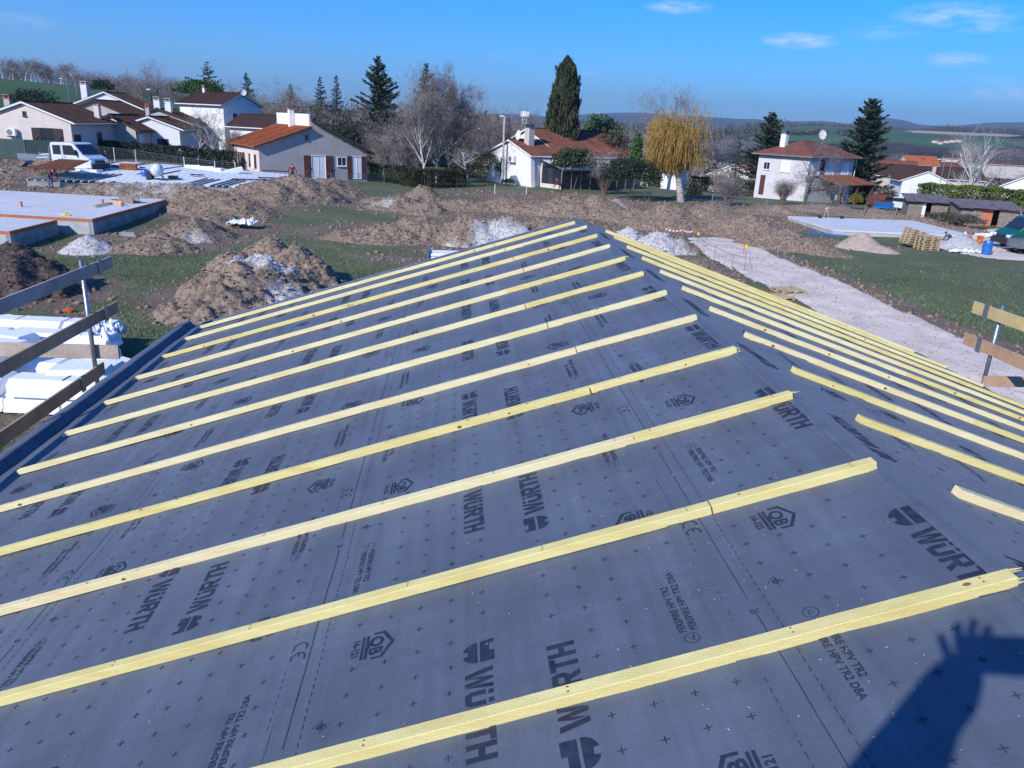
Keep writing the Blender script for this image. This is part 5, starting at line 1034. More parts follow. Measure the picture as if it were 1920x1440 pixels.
# weeping willow
l = G(1277, 378); D_ = l.y; k = hgt(1277, 218, D_); t = thing('weeping_willow', 'yellow brown weeping willow with thick pale trunk and hanging twigs', 'willow', l); sg = grow(k*.9, .42, 3, 12, nch=(15, 5, 3), trunk=.38, spread=.8, upr=.5); V, Fq = tubes(sg[0]+sg[1], 7); npobj('trunk', V, Fq, 'bark_pale', t, smooth=True)
V, Fq = tubes(sg[2], 3); npobj('branches', V, Fq, 'willow', t); segs = []; rnd = random.Random(3); tops = [s_[1] for s_ in sg[1]+sg[2]+sg[2]+sg[3]]; sR = 4.2
for i in range(3400):
    p = rnd.choice(tops); a = math.atan2(p.y, p.x)+rnd.gauss(0, .5); out = rnd.uniform(.2, 1); q = Vector((p.x+rnd.gauss(0, .5), p.y+rnd.gauss(0, .5), p.z+rnd.uniform(-.3, .5))); rq = math.hypot(q.x, q.y)/sR; q.z = min(q.z, k*(1.04-.5*rq*rq)+rnd.gauss(0, .4)); sQ = sR*rnd.uniform(.78, 1.05); ln = rnd.uniform(.35, 1)*q.z*.80; vx = Vector((math.cos(a), math.sin(a), 0))*rnd.uniform(.0, .55)
    n = 5; up_ = .55
    for j in range(n):
        d = vx*(1-j/n)*.9+Vector((rnd.gauss(0, .05), rnd.gauss(0, .05), up_-.5*j)); q2 = q+d.normalized()*ln/n
        if math.hypot(q2.x, q2.y) > sQ: break
        segs.append((q, q2, .020, .014)); q = q2
V, Fq = tubes(segs, 3); npobj('hanging_twigs', V, Fq, 'willow', t)
# bare trees
l, k = CT(1240, 96, 172); bare('bare_tree', 'large bare tree rising behind the weeping willow', 'tree', l, k, .24, 4, 51, nch=(12, 5, 4, 4), spread=.75, upr=.5, trunk=.35, haze=3500)
l = G(818, 344); k = hgt(818, 162, l.y); bare('birch_tree', 'tallest bare birch with white stem beside the dark hedge', 'birch', l, k*1.02, .15, 5, 52, 'bark_birch', 'twig_purple', 9000, 'bud_purple', nch=(17, 5, 4, 3, 3), spread=.6, upr=.7, trunk=.22)
l = G(801, 346); k = hgt(801, 185, l.y); bare('birch_tree', 'bare birch with white stem just left of the tallest one', 'birch', l, k*1.02, .14, 5, 53, 'bark_birch', 'twig', 7000, nch=(16, 5, 4, 3, 3), spread=.6, upr=.6, trunk=.22)
l, k = CT(712, 86, 252); bare('bare_tree', 'low wide grey bare tree at the right corner of the shuttered house', 'tree', l, k, .13, 5, 66, 'bark_pale', 'twig', 5000, nch=(14, 5, 4, 3, 3), spread=.95, upr=.3, trunk=.22)
l = G(752, 341); k = hgt(752, 232, l.y); bare('bare_tree', 'grey bare spreading tree left of the two birches', 'tree', l, k, .15, 5, 54, 'bark_pale', 'twig', 6500, nch=(14, 5, 4, 3, 3), spread=.95, upr=.3, trunk=.22)
l, k = CT(775, 92, 205); bare('bare_tree', 'dense purple brown bare tree behind the birches', 'tree', l, k, .18, 4, 55, 'bark', 'twig_purple', 9000, 'bud_purple', nch=(16, 6, 5, 4), spread=.7, upr=.5, trunk=.2)
l, k = CT(838, 92, 175); bare('bare_tree', 'tall purple brown bare tree right of the birches', 'tree', l, k, .18, 4, 56, 'bark', 'twig_purple', 9000, 'bud_purple', nch=(16, 6, 5, 4), spread=.55, upr=.6, trunk=.2)
l, k = CT(278, 135, 124); bare('bare_tree', 'round bare tree on the skyline behind the chimneys', 'tree', l, k, .2, 4, 57, nch=(14, 6, 4, 4), spread=.7, upr=.5, haze=3000)
l, k = CT(405, 86, 200); bare('bare_tree', 'bare garden tree in front of the tall white house', 'tree', l, k, .12, 4, 58, 'bark_pale', nch=(12, 5, 4, 3), spread=.75, upr=.4, trunk=.2, haze=1200)
l, k = CT(430, 80, 238); bare('bare_tree', 'small bare tree at the corner of the orange roofed house', 'tree', l, k, .12, 4, 59, nch=(12, 5, 4, 3), spread=.8, upr=.4, trunk=.2, haze=1500)
l, k = CT(372, 76, 248); bare('pollard_tree', 'low pollarded tree with knobbly pale branches by the chain link fence', 'tree', l, k*1.25, .16, 2, 60, 'bark_pale', nch=(9, 4), spread=1.1, upr=.5, trunk=.45)
l, k = CT(882, 84, 270); bare('pollard_tree', 'pollarded plane tree left of the dark clipped bush', 'tree', l, k*1.2, .2, 3, 61, 'bark_pale', nch=(10, 5, 3), spread=1.2, upr=.4, trunk=.5)
l, k = CT(1520, 80, 292); bare('apple_tree', 'bare crooked fruit tree in front of the two storey house', 'tree', l, k*1.4, .17, 4, 62, 'bark', 'twig', 900, nch=(13, 5, 4, 3), spread=1.1, upr=.25, trunk=.22, wob=.22)
l, k = CT(1592, 77, 350); bare('apple_tree', 'small bare crooked fruit tree at the porch corner', 'tree', l, k*1.3, .11, 3, 63, 'bark', nch=(10, 5, 3), spread=1.1, upr=.3, trunk=.3, wob=.2)
l, k = CT(1842, 110, 232); bare('birch_tree', 'bare white birch alone at the right in the valley', 'birch', l, k*1.05, .32, 4, 64, 'bark_birch', 'bark_birch', 1500, nch=(13, 5, 4, 3), spread=.62, upr=.7, trunk=.15)
l, k = CT(1360, 100, 320); bare('bare_tree', 'grey bare thicket tree right of the willow', 'tree', l, k, .1, 4, 65, nch=(13, 6, 4, 3), spread=.9, upr=.3, trunk=.1, haze=3000)
def vase(label, px, py, top, rad_, seed, tw='twig_brown', n=46, haze=2500, hm='bud'):
    l = G(px, py); k = hgt(px, top, l.y); t = thing('bare_shrub', label, 'shrub', l); rnd = random.Random(seed); segs = []; tips = []
    for i in range(n):
        a = rnd.random()*6.283; r_ = rad_*rnd.random()**.5; q = Vector((math.cos(a)*.12, math.sin(a)*.12, -.1)); e = Vector((math.cos(a)*r_, math.sin(a)*r_, k*rnd.uniform(.7, 1))); m_ = 6; pv = q
        for j in range(1, m_+1):
            f = j/m_; p = Vector((q.x+(e.x-q.x)*f**1.3, q.y+(e.y-q.y)*f**1.3, q.z+(e.z-q.z)*f))+Vector((rnd.gauss(0, .05), rnd.gauss(0, .05), 0)); segs.append((pv, p, .035*(1-f)+.008, .03*(1-f)+.006)); pv = p
            if j > 2:
                for c in range(4):
                    b2 = p+Vector((rnd.gauss(0, .4), rnd.gauss(0, .4), rnd.uniform(.1, .6))); segs.append((p, b2, .010, .004)); tips.append(b2)
    V, Fq = tubes(segs, 4); npobj('stems', V, Fq, tw, t); rg = np.random.default_rng(seed); E_ = np.array([tuple(p) for p in tips]); E_ = E_[rg.integers(0, len(E_), haze)]+rg.normal(0, .15, (haze, 3)); V, Fq = cards(E_, .25, .02, .5, rg); npobj('fine_twigs', V, Fq, hm, t); return t
vase('vase shaped bare shrub in front of the veranda house right end', 1133, 364, 287, 2.2, 1, haze=4000)
vase('round reddish bare shrub right of the willow in the lawn', 1365, 386, 344, 1.25, 2, 'twig_purple', 40, 3500, 'bud')
vase('small brown bare shrub at the left foot of the crooked fruit tree', 1467, 382, 345, .9, 3, 'twig_brown', 30, 2500)
# shrubs with leaves
def BU(label, px, py, top, rx, mt, n, size=.16, seed=1, name='bush', cat='bush', tz=.52, **k):
    l = G(px, py); hh = hgt(px, top, l.y); return bush(name, label, l, rx, rx*.9, hh*tz, n, mt, size, seed, cat, z0=hh*(1-tz), **k)
BU('dark clipped oval bush left of the white gable with the air conditioner', 913, 349, 284, 1.55, 'hedge_dark', 5000, .13, 1, nzs=.12, shell=.3)
BU('dark glossy magnolia in front of the veranda panes', 1074, 356, 277, 2.5, 'leaf_mag', 6500, .24, 2, 'magnolia', 'tree', tz=.42, nzs=.35)
BU('large dark green laurel right of the vase shaped shrub', 1178, 376, 290, 2.9, 'leaf_dark', 9000, .19, 3, nzs=.25); BU('yellow green bush between the dark laurel and the willow', 1216, 378, 316, 1.1, 'leaf_yellow', 2600, .15, 4, nzs=.3)
BU('low green bush at the foot of the white gable', 952, 349, 335, .75, 'scrub', 1000, .14, 5); BU('round olive bush at the right corner of the white gable', 992, 344, 324, .8, 'scrub', 1500, .14, 6)
BU('small dark bush under the willow at its right', 1300, 378, 352, .8, 'leaf_dark', 1300, .14, 7); BU('green evergreen thicket left of the two storey house', 1410, 362, 325, 2.6, 'leaf_green', 5200, .2, 8, tz=.55); BU('dark evergreen thicket behind the reddish shrub', 1345, 362, 330, 2.2, 'leaf_dark', 3500, .2, 9)
BU('yellow green shrub at the porch corner of the two storey house', 1600, 392, 362, .8, 'leaf_yellow', 1300, .14, 10); BU('grey green shrub left of the plank sheds', 1655, 388, 350, 1.5, 'scrub', 2600, .18, 11, shell=.8); BU('ivy covered tree between the two plank sheds', 1784, 402, 362, 1.3, 'hedge', 3000, .17, 12); BU('low bramble bush left of the green van', 1765, 421, 398, 1.7, 'scrub', 2600, .16, 13, shell=.8)
BU('grey bramble bush right below the orange door shed', 1800, 428, 402, 1.9, 'scrub', 2600, .16, 14, shell=.8); BU('low scrub in front of the left plank shed', 1722, 408, 392, 1.3, 'leaf_dark', 1500, .15, 15); BU('yellow flowering tree right of the orange door shed', 1905, 412, 362, 1.9, 'leaf_yellow', 3600, .18, 16); BU('dark green bush on the slope behind the pale pink house', 75, 175, 172, 3.2, 'leaf_dark', 10, .2, 17) if 0 else None
l, k = CT(78, 130, 168); bush('evergreen_tree', 'dark green bushy tree behind the left chimney of the pale pink house', l, 3.6, 3, 2.6, 4500, 'leaf_dark', .3, 18, 'tree', .2, z0=k-2.4, nzs=.4)
l, k = CT(208, 150, 150); bush('evergreen_tree', 'small dark green tree on the skyline behind the white upper storey', l, 2.2, 2, 1.6, 2200, 'leaf_dark', .3, 19, 'tree', .2, z0=k-1.6, nzs=.4)
def hedge(label, pts, D_, w, top_, mt, n, seed, size=.16, cat='hedge', box=True, base=None):
    A_ = [gp(px, d) for px, d in pts]; t = thing('hedge', label, cat, tuple(A_[0])); rg = np.random.default_rng(seed); P = []
    for i in range(n):
        j = rg.integers(0, len(A_)-1); f = rg.random(); a = A_[j].lerp(A_[j+1], f); d = (A_[j+1]-A_[j]).normalized(); s_ = Vector((-d.y, d.x, 0)); hh = top_*(1+.10*noise.noise(Vector((a.x*.8, a.y*.8, 1)))); u = rg.uniform(-1, 1); v = rg.random()
        if rg.random() < .75:
            if rg.random() < .5: v = 1-.06*rg.random()
            else: u = math.copysign(1-.12*rg.random(), u)
        wv = w*(1+.15*noise.noise(Vector((a.x*1.3, a.y, 5+v*2)))); P.append(tuple(a-A_[0]+s_*u*wv/2+Vector((rg.normal(0, .04), rg.normal(0, .04), v*hh+rg.normal(0, .05)))))
    V, Fq = cards(np.array(P), size, size*.55, 0, rg); npobj('foliage', V, Fq, mt, t); V, Fq = tubes([(a-A_[0]+Vector((q*.3, 0, 0)), a-A_[0]+Vector((q*.3+.1, 0, top_*.8)), .03, .012) for a in A_ for q in range(-3, 4)], 4); npobj('stems', V, Fq, 'bark', t); return t
hedge('dark clipped hedge with yellow green top under the birches', [(735, 83), (790, 80), (868, 84)], 0, 2.2, 1.75, 'hedge_dark', 11000, 1); hedge('short yellow green clipped hedge right of the shuttered house', [(694, 85), (710, 85)], 0, 1.2, 1.5, 'leaf_yellow', 1500, 2)
hedge('long bright green hedge between the plank sheds and the valley houses', [(1735, 84), (1800, 82), (1870, 79), (1960, 76)], 0, 2.2, 2.9, 'hedge', 16000, 3, .2); hedge('thin green hedge along the lawn left of the two storey house', [(1300, 104), (1430, 104)], 0, 1.5, 1.8, 'leaf_dark', 5000, 4, .18)
hedge('low dark hedge along the garden of the veranda house', [(1010, 98), (885, 98), (840, 96)], 0, 1.5, 1.5, 'leaf_dark', 4000, 5, .18)
hedge('dark leafless hedge behind the chain link fence in front of the garage', [(185, 78), (260, 77), (345, 76), (440, 77)], 0, 1.6, 1.5, 'hedge_dark', 9000, 6, .2)
# background trees, copied
gb = 'bare trees in the background belt'; proto = [bare('bare_tree', 'brown bare tree in the belt behind the houses left of the willow', 'tree', (0, 0, 0), 9, .14, 4, 70+i, 'bark', ['twig', 'twig_purple', 'twig_brown'][i], 2600, ['bud', 'bud_purple', 'bud'][i], gb, nch=(13, 5, 4, 3), spread=.75, upr=.45, trunk=.12) for i in range(3)]
random.seed(9); first = [True]*3
spots = [(515, 110, 176), (498, 112, 186), (533, 108, 190), (705, 90, 235), (728, 94, 215)]+[(585+i*26+random.uniform(-9, 9), random.uniform(104, 150), random.uniform(195, 222)) for i in range(14)]+[(430+i*30, random.uniform(118, 150), random.uniform(165, 190)) for i in range(5)]+[(862+i*15, random.uniform(105, 140), random.uniform(208, 232)) for i in range(8)]+[(985+i*14, 150, random.uniform(218, 235)) for i in range(3)]
for i, (px, D_, top) in enumerate(spots):
    j = i % 3; l, k = CT(px, D_, top); k = max(3.5, k)
    if first[j]: proto[j].location = l; proto[j].scale = (k/8.6,)*3; first[j] = False
    else: dup(proto[j], l, random.random()*6.28, k/8.6)
go = 'orchard trees on the green hill'; p0 = bare('orchard_tree', 'pale stemmed bare orchard tree on the crest of the green hill', 'tree', (0, 0, 0), 6, .16, 3, 80, 'bark_birch', 'twig_purple', 1800, 'bud_purple', go, nch=(12, 5, 4), spread=.9, upr=.4, trunk=.3)
for i in range(17):
    px = -12+i*10.5+random.uniform(-2, 2); D_ = 292+random.uniform(-5, 5); l, k = CT(px, D_, 132+i*1.3)
    if i == 0: p0.location = l; p0.scale = (1.25,)*3
    else: dup(p0, l, random.random()*6.28, random.uniform(1.1, 1.4))
def wood(name, label, spots_, mt, per, seed, size=.6, wd=.05, up=.8):
    rg = np.random.default_rng(seed); P = []; S_ = []
    for (x, y, z, rx, rz) in spots_:
        d = rg.normal(size=(per, 3)); d /= np.linalg.norm(d, axis=1)[:, None]; r_ = rg.random(per)**.5; q = d*r_[:, None]*[rx, rx, rz]; P.append(q+[x, y, z+rz*.8]); S_.append(((x, y, z-.5), (x, y, z+rz), .15, .06))
    V, Fq = cards(np.concatenate(P), size, wd, up, rg); o = npobj(name, V, Fq, mt); tag(o, label, 'wood', kind='stuff'); V, Fq = tubes(S_, 4); npobj('stems', V, Fq, 'bark', o); return o
def spots_at(lst):
    o = []
    for (pa, pb, Da, Db, n, rx, rz) in lst:
        for i in range(n):
            px = random.uniform(pa, pb); D_ = random.uniform(Da, Db); l = gp(px, D_); k = random.uniform(.7, 1.25); o.append((l.x, l.y, l.z, rx*k, rz*k))
    return o
wood('hilltop_wood', 'purple brown leafless wood along the crest of the green hill', spots_at([(-20, 360, 312, 345, 110, 3.6, 3.4), (150, 420, 250, 310, 60, 3.2, 2.8)]), 'bud_purple', 420, 1, .75, .05)
wood('belt_wood', 'dense dark brown leafless wood behind the middle houses', spots_at([(420, 760, 150, 215, 60, 3.2, 4.0), (740, 1000, 130, 200, 46, 2.8, 3.2), (560, 760, 98, 140, 34, 2.6, 3.4), (450, 560, 110, 140, 12, 2.4, 3)]), 'bud', 520, 2, .5, .045)
wood('belt_scrub', 'dark green evergreens mixed into the wood behind the houses', spots_at([(440, 780, 135, 190, 26, 2.4, 3.2), (560, 700, 100, 125, 26, 2.1, 3.1), (700, 960, 105, 140, 14, 2.0, 2.8), (440, 540, 115, 135, 6, 2, 2.6), (800, 1000, 140, 190, 12, 2.2, 2.8), (1000, 1250, 125, 190, 10, 2.2, 2.2)]), 'leaf_dark', 420, 3, .4, .18, .1)
wood('valley_wood', 'brown and grey leafless trees filling the valley', spots_at([(1150, 1480, 130, 260, 70, 3, 2.6), (1640, 1900, 165, 235, 26, 2.0, 1.5), (1480, 2000, 190, 420, 110, 4, 2.8), (1060, 2000, 420, 660, 170, 7, 3.6), (900, 1300, 220, 500, 60, 5, 4.5), (1060, 1440, 660, 900, 60, 9, 5), (1780, 2000, 660, 900, 50, 9, 4)]), 'bud', 200, 4, .9, .16)
wood('valley_evergreens', 'dark green trees scattered through the valley', spots_at([(1250, 1480, 130, 240, 12, 2.4, 2.6), (1480, 2000, 200, 420, 22, 3.2, 2.6), (1100, 2000, 450, 650, 40, 6, 3.6)]), 'leaf_dark', 260, 5, .8, .34, .1)
wood('far_woods', 'dark woods on the far slopes around the green fields', spots_at([(1050, 1440, 900, 1000, 50, 14, 5), (1470, 1600, 1010, 1060, 12, 9, 3), (1050, 1450, 1200, 1900, 130, 22, 9), (1740, 2000, 1650, 2200, 90, 26, 10), (1450, 1740, 1800, 2200, 60, 26, 8)]), 'scrub', 150, 6, 4, 1.6, .3)
# ------------------------------------------------------------------ clods and stones lying on the bare earth
n = 60000; rg = np.random.default_rng(8); dd = 16+66*rg.random(n)**.8; aa = np.radians(rg.uniform(-37, 37, n)); x = dd*np.sin(aa); y = dd*np.cos(aa); hx_ = x*h.x+y*h.y-X0; gy_ = x*g.x+y*g.y
w_ = np.maximum(MUD(x, y), BAND(x, y)); keep = (w_ > .35+.5*rg.random(n)) & ~inpoly(x, y, TP) & ~((np.abs(hx_) < 5) & (gy_ < 9.5)); x = x[keep]; y = y[keep]; nc = len(x); C0 = np.stack([x, y, [T(a, b_)+.005 for a, b_ in zip(x, y)]], 1)
r0 = (.022+.13*rg.random(nc)**5)*(1+.006*dd[keep]); oc = np.array([(1, 0, 0), (0, 1, 0), (-1, 0, 0), (0, -1, 0), (0, 0, .7), (0, 0, -.7)]); OV = (C0[:, None, :]+oc[None]*r0[:, None, None]*rg.uniform(.55, 1.4, (nc, 6, 1))).reshape(-1, 3)
of = np.array([(0, 1, 4), (1, 2, 4), (2, 3, 4), (3, 0, 4), (1, 0, 5), (2, 1, 5), (3, 2, 5), (0, 3, 5)]); o = npobj('clods', OV, (np.arange(nc)[:, None, None]*6+of[None]).reshape(-1, 3), 'dirt'); tag(o, 'clods of earth scattered over the churned building site', 'clods', kind='stuff')
n = 26000; rg = np.random.default_rng(18); dd = 12+42*rg.random(n)**.7; aa = np.radians(rg.uniform(6, 40, n)); x = dd*np.sin(aa); y = dd*np.cos(aa); keep = inpoly(x, y, TP); x = x[keep]; y = y[keep]; nc = len(x); C0 = np.stack([x, y, [T(a, b_)+.04 for a, b_ in zip(x, y)]], 1)
r0 = .012+.05*rg.random(nc)**5; OV = (C0[:, None, :]+oc[None]*r0[:, None, None]*rg.uniform(.55, 1.4, (nc, 6, 1))).reshape(-1, 3); o = npobj('track_stones', OV, (np.arange(nc)[:, None, None]*6+of[None]).reshape(-1, 3), 'sand'); tag(o, 'loose stones lying on the pale gravel track', 'stones', kind='stuff')
# ------------------------------------------------------------------ vehicles
def wheel(t, x, y, z, r, s_=1):
    m = MB(); m.tube((x, y-.11, z), (x, y+.11, z), r, n=20); o = m.obj('wheel', 'tyre', t, smooth=False); MB().tube((x, y-.118, z), (x, y+.118, z), r*.58, n=14).obj('rim', 'galva', o)
def truck(name, label, loc, rz, col, door=False, bed=True):
    t = thing(name, label, 'truck', loc, rz); m = MB()
    prof = [(2.9, .5), (2.9, 2.12), (3.05, 2.22), (4.75, 2.25), (5.05, 2.15), (5.75, 1.38), (6.25, 1.15), (6.38, .95), (6.4, .45), (5.9, .38), (3.3, .38)]
    m.prism(prof, -.98, .98); b_ = m.obj('cab', col, t, bevel=.05)
    for s_ in (-1, 1):
        y = s_*.985
        def pl(P, nm, mt, par=b_, th=.012): q = MB(); q.prism(P, y, y+s_*th); q.obj(nm, mt, par)
        pl([(3.15, 1.35), (3.15, 2.02), (3.85, 2.04), (3.85, 1.35)], 'side_window', 'glass'); pl([(4.05, 1.35), (4.05, 2.05), (4.85, 2.06), (5.3, 1.42), (5.3, 1.35)], 'side_window', 'glass')
        pl([(3.93, .55), (3.93, 2.1), (3.95, 2.1), (3.95, .55)], 'door_seam', 'black_plastic', th=.006); pl([(3.12, .8), (5.6, .8), (5.6, .92), (3.12, .92)], 'side_trim', 'black_plastic', th=.02)
        pl([(4.08, 1.18), (4.25, 1.18), (4.25, 1.22), (4.08, 1.22)], 'door_handle', 'black_plastic', th=.04)
        MB().box(5.15, 5.3, min(y+s_*.03, y+s_*.28), max(y+s_*.03, y+s_*.28), 1.35, 1.75).obj('wing_mirror', 'black_plastic', t, bevel=.02)
        MB().box(6.2, 6.41, min(s_*.6, s_*.95), max(s_*.6, s_*.95), .85, 1.05).obj('headlight', 'frame_white', t, bevel=.03)
    q = MB(); q.add([Vector(v) for v in [(5.08, -.85, 2.12), (5.08, .85, 2.12), (5.72, .88, 1.43), (5.72, -.88, 1.43)]], [(0, 1, 2, 3)]); q.v = [(v[0]+.02, v[1], v[2]+.018) for v in q.v]; q.obj('windscreen', 'glass', b_)
    MB().box(6.38, 6.5, -.95, .95, .42, .78).obj('bumper', 'black_plastic', t, bevel=.04); MB().box(6.385, 6.42, -.5, .5, .82, 1.02).obj('grille', 'black_plastic', t)
    if bed:
        MB().box(-.1, 2.8, -1.0, 1.0, .78, .88).obj('bed_floor', 'grey_metal', t)
        for a in ((-.1, 2.8, -1.0, -.96), (-.1, 2.8, .96, 1.0), (-.14, -.1, -1, 1), (2.78, 2.82, -1, 1)): MB().box(a[0], a[1], a[2], a[3], .885, 1.25 if a[0] < 2.7 else 1.95).obj('drop_side', 'galva' , t)
    MB().box(0, 5.6, -.4, .4, .45, .62).obj('chassis', 'black_plastic', t)
    for x in (.9, 5.35):
        for s_ in (-1, 1): wheel(t, x, s_*.86, .36, .37)
    return t
l = gp(56, 62); l.z = T(l.x, l.y); tk = truck('crew_truck', 'white crew cab tipper truck loaded with planks at the left worksite', l, R(-12), 'truck_white')
random.seed(4); o_ = tk
for i in range(7): c = tk.matrix_basis; X = Matrix.Translation(l)@Matrix.Rotation(R(-12), 4, 'Z'); m = MB(); y = -.85+i*.27; zz = .92+.06*(i % 3); m.beam(X@Vector((random.uniform(-.3, .3), y, zz)), X@Vector((2.7, y+random.uniform(-.1, .1), zz+random.uniform(0, .45))), .2, .05); tag(m.obj('plank', 'pallet' if i % 2 else 'frame_white', None), 'loose plank lying in the bed of the white truck', 'plank', 'planks in the bed of the white truck')
q = GZ(1925, 474, 0); q.z = T(q.x, q.y); gv = truck('crew_truck', 'green van like truck with its front door open at the right edge', (q.x+5.4, q.y+1.6, q.z), R(180), 'truck_green'); MB().box(5.0, 5.06, .99, 1.9, .8, 2.1).obj('open_door', 'truck_green', gv, bevel=.03)
tr_ = thing('trailer', 'small grey metal trailer with spare wheel in front of the green truck', 'trailer', (q.x-1.5, q.y-.8, q.z), R(4))
MB().box(0, 2.3, -.65, .65, .45, .52).obj('floor', 'grey_metal', tr_)
for a in ((0, 2.3, -.65, -.61), (0, 2.3, .61, .65), (0, .04, -.6, .6), (2.26, 2.3, -.6, .6)): MB().box(*a, .525, .98).obj('side_panel', 'galva', tr_)
MB().tube((-.0, 0, .45), (-1.1, 0, .42), .04).obj('drawbar', 'galva', tr_); wheel(tr_, .7, -.75, .3, .3); wheel(tr_, 1.5, -.75, .3, .3); wheel(tr_, .7, .75, .3, .3); wheel(tr_, 1.5, .75, .3, .3); MB().tube((1.05, -.67, .8), (1.05, -.74, .8), .24, n=18).obj('spare_wheel', 'tyre', tr_)
def car(label, px, D_, rz, col):
    l = gp(px, D_); l.z += .05; t = thing('parked_car', label, 'car', l, rz); b_ = MB().prism([(0, .3), (0, .85), (.5, .95), (1.1, 1.4), (2.5, 1.42), (3.2, .95), (4.0, .82), (4.05, .3)], -.8, .8).obj('body', col, t, bevel=.06)
    for s_ in (-1, 1): MB().prism([(.75, .95), (1.2, 1.33), (2.4, 1.35), (2.95, .95)], s_*.805, s_*.815).obj('side_window', 'glass', b_)
    for x in (.75, 3.25):
        for s_ in (-1, 1): wheel(t, x, s_*.72, .3, .3)
car('small white car parked left of the plank sheds', 1682, 84, R(-60), 'truck_white'); car('dark red car behind the blue trailer by the plank sheds', 1652, 82, R(35), 'rust')
l = gp(1660, 78); t = thing('trailer', 'little pale blue box trailer on the lawn by the plank sheds', 'trailer', l, R(5)); MB().box(0, 1.5, -.5, .5, .4, .95).obj('box', 'blue_plastic', t); wheel(t, .4, -.6, .25, .25); wheel(t, 1.1, -.6, .25, .25)
# ------------------------------------------------------------------ people
def skinned(name, J, E_, mats, loc, rz=0, parent=None, sub=1):
    """J: name -> (pos, radius, material index); E_: chains of names; one continuous skin"""
    ks = list(J); me = bpy.data.meshes.new(name); ed = []
    for c in E_: ed += [(ks.index(a), ks.index(b_)) for a, b_ in zip(c, c[1:])]
    me.from_pydata([J[k][0] for k in ks], ed, []); o = bpy.data.objects.new(name, me); COL.objects.link(o); md = o.modifiers.new('s', 'SKIN'); md.use_smooth_shade = True; sk = me.skin_vertices[0].data
    for i, k in enumerate(ks): r_ = J[k][1]; sk[i].radius = r_ if isinstance(r_, tuple) else (r_, r_)
    sk[0].use_root = True; md2 = o.modifiers.new('u', 'SUBSURF'); md2.levels = sub; md2.render_levels = sub
    dg = bpy.context.evaluated_depsgraph_get(); dg.update(); nm = bpy.data.meshes.new_from_object(o.evaluated_get(dg)); bpy.data.objects.remove(o); nm.name = name; nm.materials.clear()
    for m_ in mats: nm.materials.append(M[m_])
    pts = [(Vector(J[a][0]), Vector(J[b_][0]), J[b_][2]) for c in E_ for a, b_ in zip(c, c[1:])]
    for p in nm.polygons:
        c = p.center; best = 1e9
        for a, b_, mi in pts:
            d = b_-a; t = max(0, min(1, (c-a).dot(d)/(d.length_squared+1e-9))); q = (a+d*t-c).length
            if q < best: best = q; bm = mi
        p.material_index = bm; p.use_smooth = True
    o = bpy.data.objects.new(name, nm); COL.objects.link(o); o.location = loc; o.rotation_euler = (0, 0, rz)
    if parent: o.parent = parent
    return o
def worker(label, loc, rz, top, leg, pose, hair='cloth_dark', group=None, s=1.0):
    """pose: hip height, torso lean (forward), knees and feet, hands; faces -y"""
    hh, ln, ft, hands, bow = pose; hip = Vector((0, 0, hh)); u = Vector((0, -math.sin(ln), math.cos(ln))); ch = hip+u*.34; nk = hip+u*.53; hd = nk+(u*.6+Vector((0, -.3, .3))*bow).normalized()*.13; ht = hd+(u*.8+Vector((0, -.1, .2))).normalized()*.10
    J = {'hip': (hip, (.15, .11), 1), 'waist': (hip+u*.16, (.135, .10), 0), 'chest': (ch, (.17, .12), 0), 'neck': (nk, .06, 2), 'head': (hd, .088, 2), 'crown': (ht, .092, 3)}; E_ = [['hip', 'waist', 'chest', 'neck', 'head', 'crown']]
    for i, s_ in enumerate((-1, 1)):
        sh = ch+u*.14+Vector((s_*.19, 0, 0)); hn = Vector(hands[i]); mid = (sh+hn)/2+Vector((s_*.07, .07, -.02)); J['sh%d' % i] = (sh, .062, 0); J['el%d' % i] = (mid, .047, 0); J['wr%d' % i] = (hn, .034, 0); J['ha%d' % i] = (hn+(hn-mid).normalized()*.09, (.045, .02), 2); E_.append(['chest', 'sh%d' % i, 'el%d' % i, 'wr%d' % i, 'ha%d' % i])
        f = Vector(ft[i]); J['th%d' % i] = (hip+Vector((s_*.09, 0, -.06)), .09, 1); kn = (hip+f)/2+Vector((s_*.04, -.02-.35*max(0, .88-hh), .02+.3*max(0, .8-hh))); J['kn%d' % i] = (kn, .066, 1); J['an%d' % i] = (f+Vector((0, .02, .09)), .045, 1); J['to%d' % i] = (f+Vector((0, -.16, .04)), .04, 3); E_.append(['hip', 'th%d' % i, 'kn%d' % i, 'an%d' % i, 'to%d' % i])
    o = skinned('person', J, E_, [top, leg, 'skin', hair], loc, rz); o.scale = (s,)*3; return tag(o, label, 'person', group)
def onG(px, py, dz=0): p = G(px, py); return Vector((p.x, p.y, p.z+dz))
q = PD(549, 342, 71); q.z = PD(549, 343, 71).z
p_ = worker('person in dark red jacket walking with a white bucket in each hand', q, R(8), 'cloth_red', 'cloth_dark', (.93, .05, [(-.1, -.22, 0), (.1, .25, 0)], [(-.36, -.05, .80), (.36, -.02, .80)], 0))
for s_ in (-1, 1): m = MB(); m.tube((0, 0, -.36), (0, 0, -.06), .11, .14, 12); m.tube((-.13, 0, -.07), (0, 0, .0), .008); m.tube((.13, 0, -.07), (0, 0, 0), .008); o = m.obj('bucket', 'frame_white', None, loc=(q.x+s_*.37, q.y-.05, q.z+.73)); tag(o, 'white bucket in the %s hand of the walking person' % ('right' if s_ < 0 else 'left'), 'bucket')
worker('person in dark red top and jeans bending down beside the beam floor', onG(96, 352), R(60), 'cloth_red', 'cloth_jean', (.88, 1.15, [(-.14, -.1, 0), (.14, .1, 0)], [(-.14, -.72, .55), (.14, -.66, .5)], .2), s=1.05)
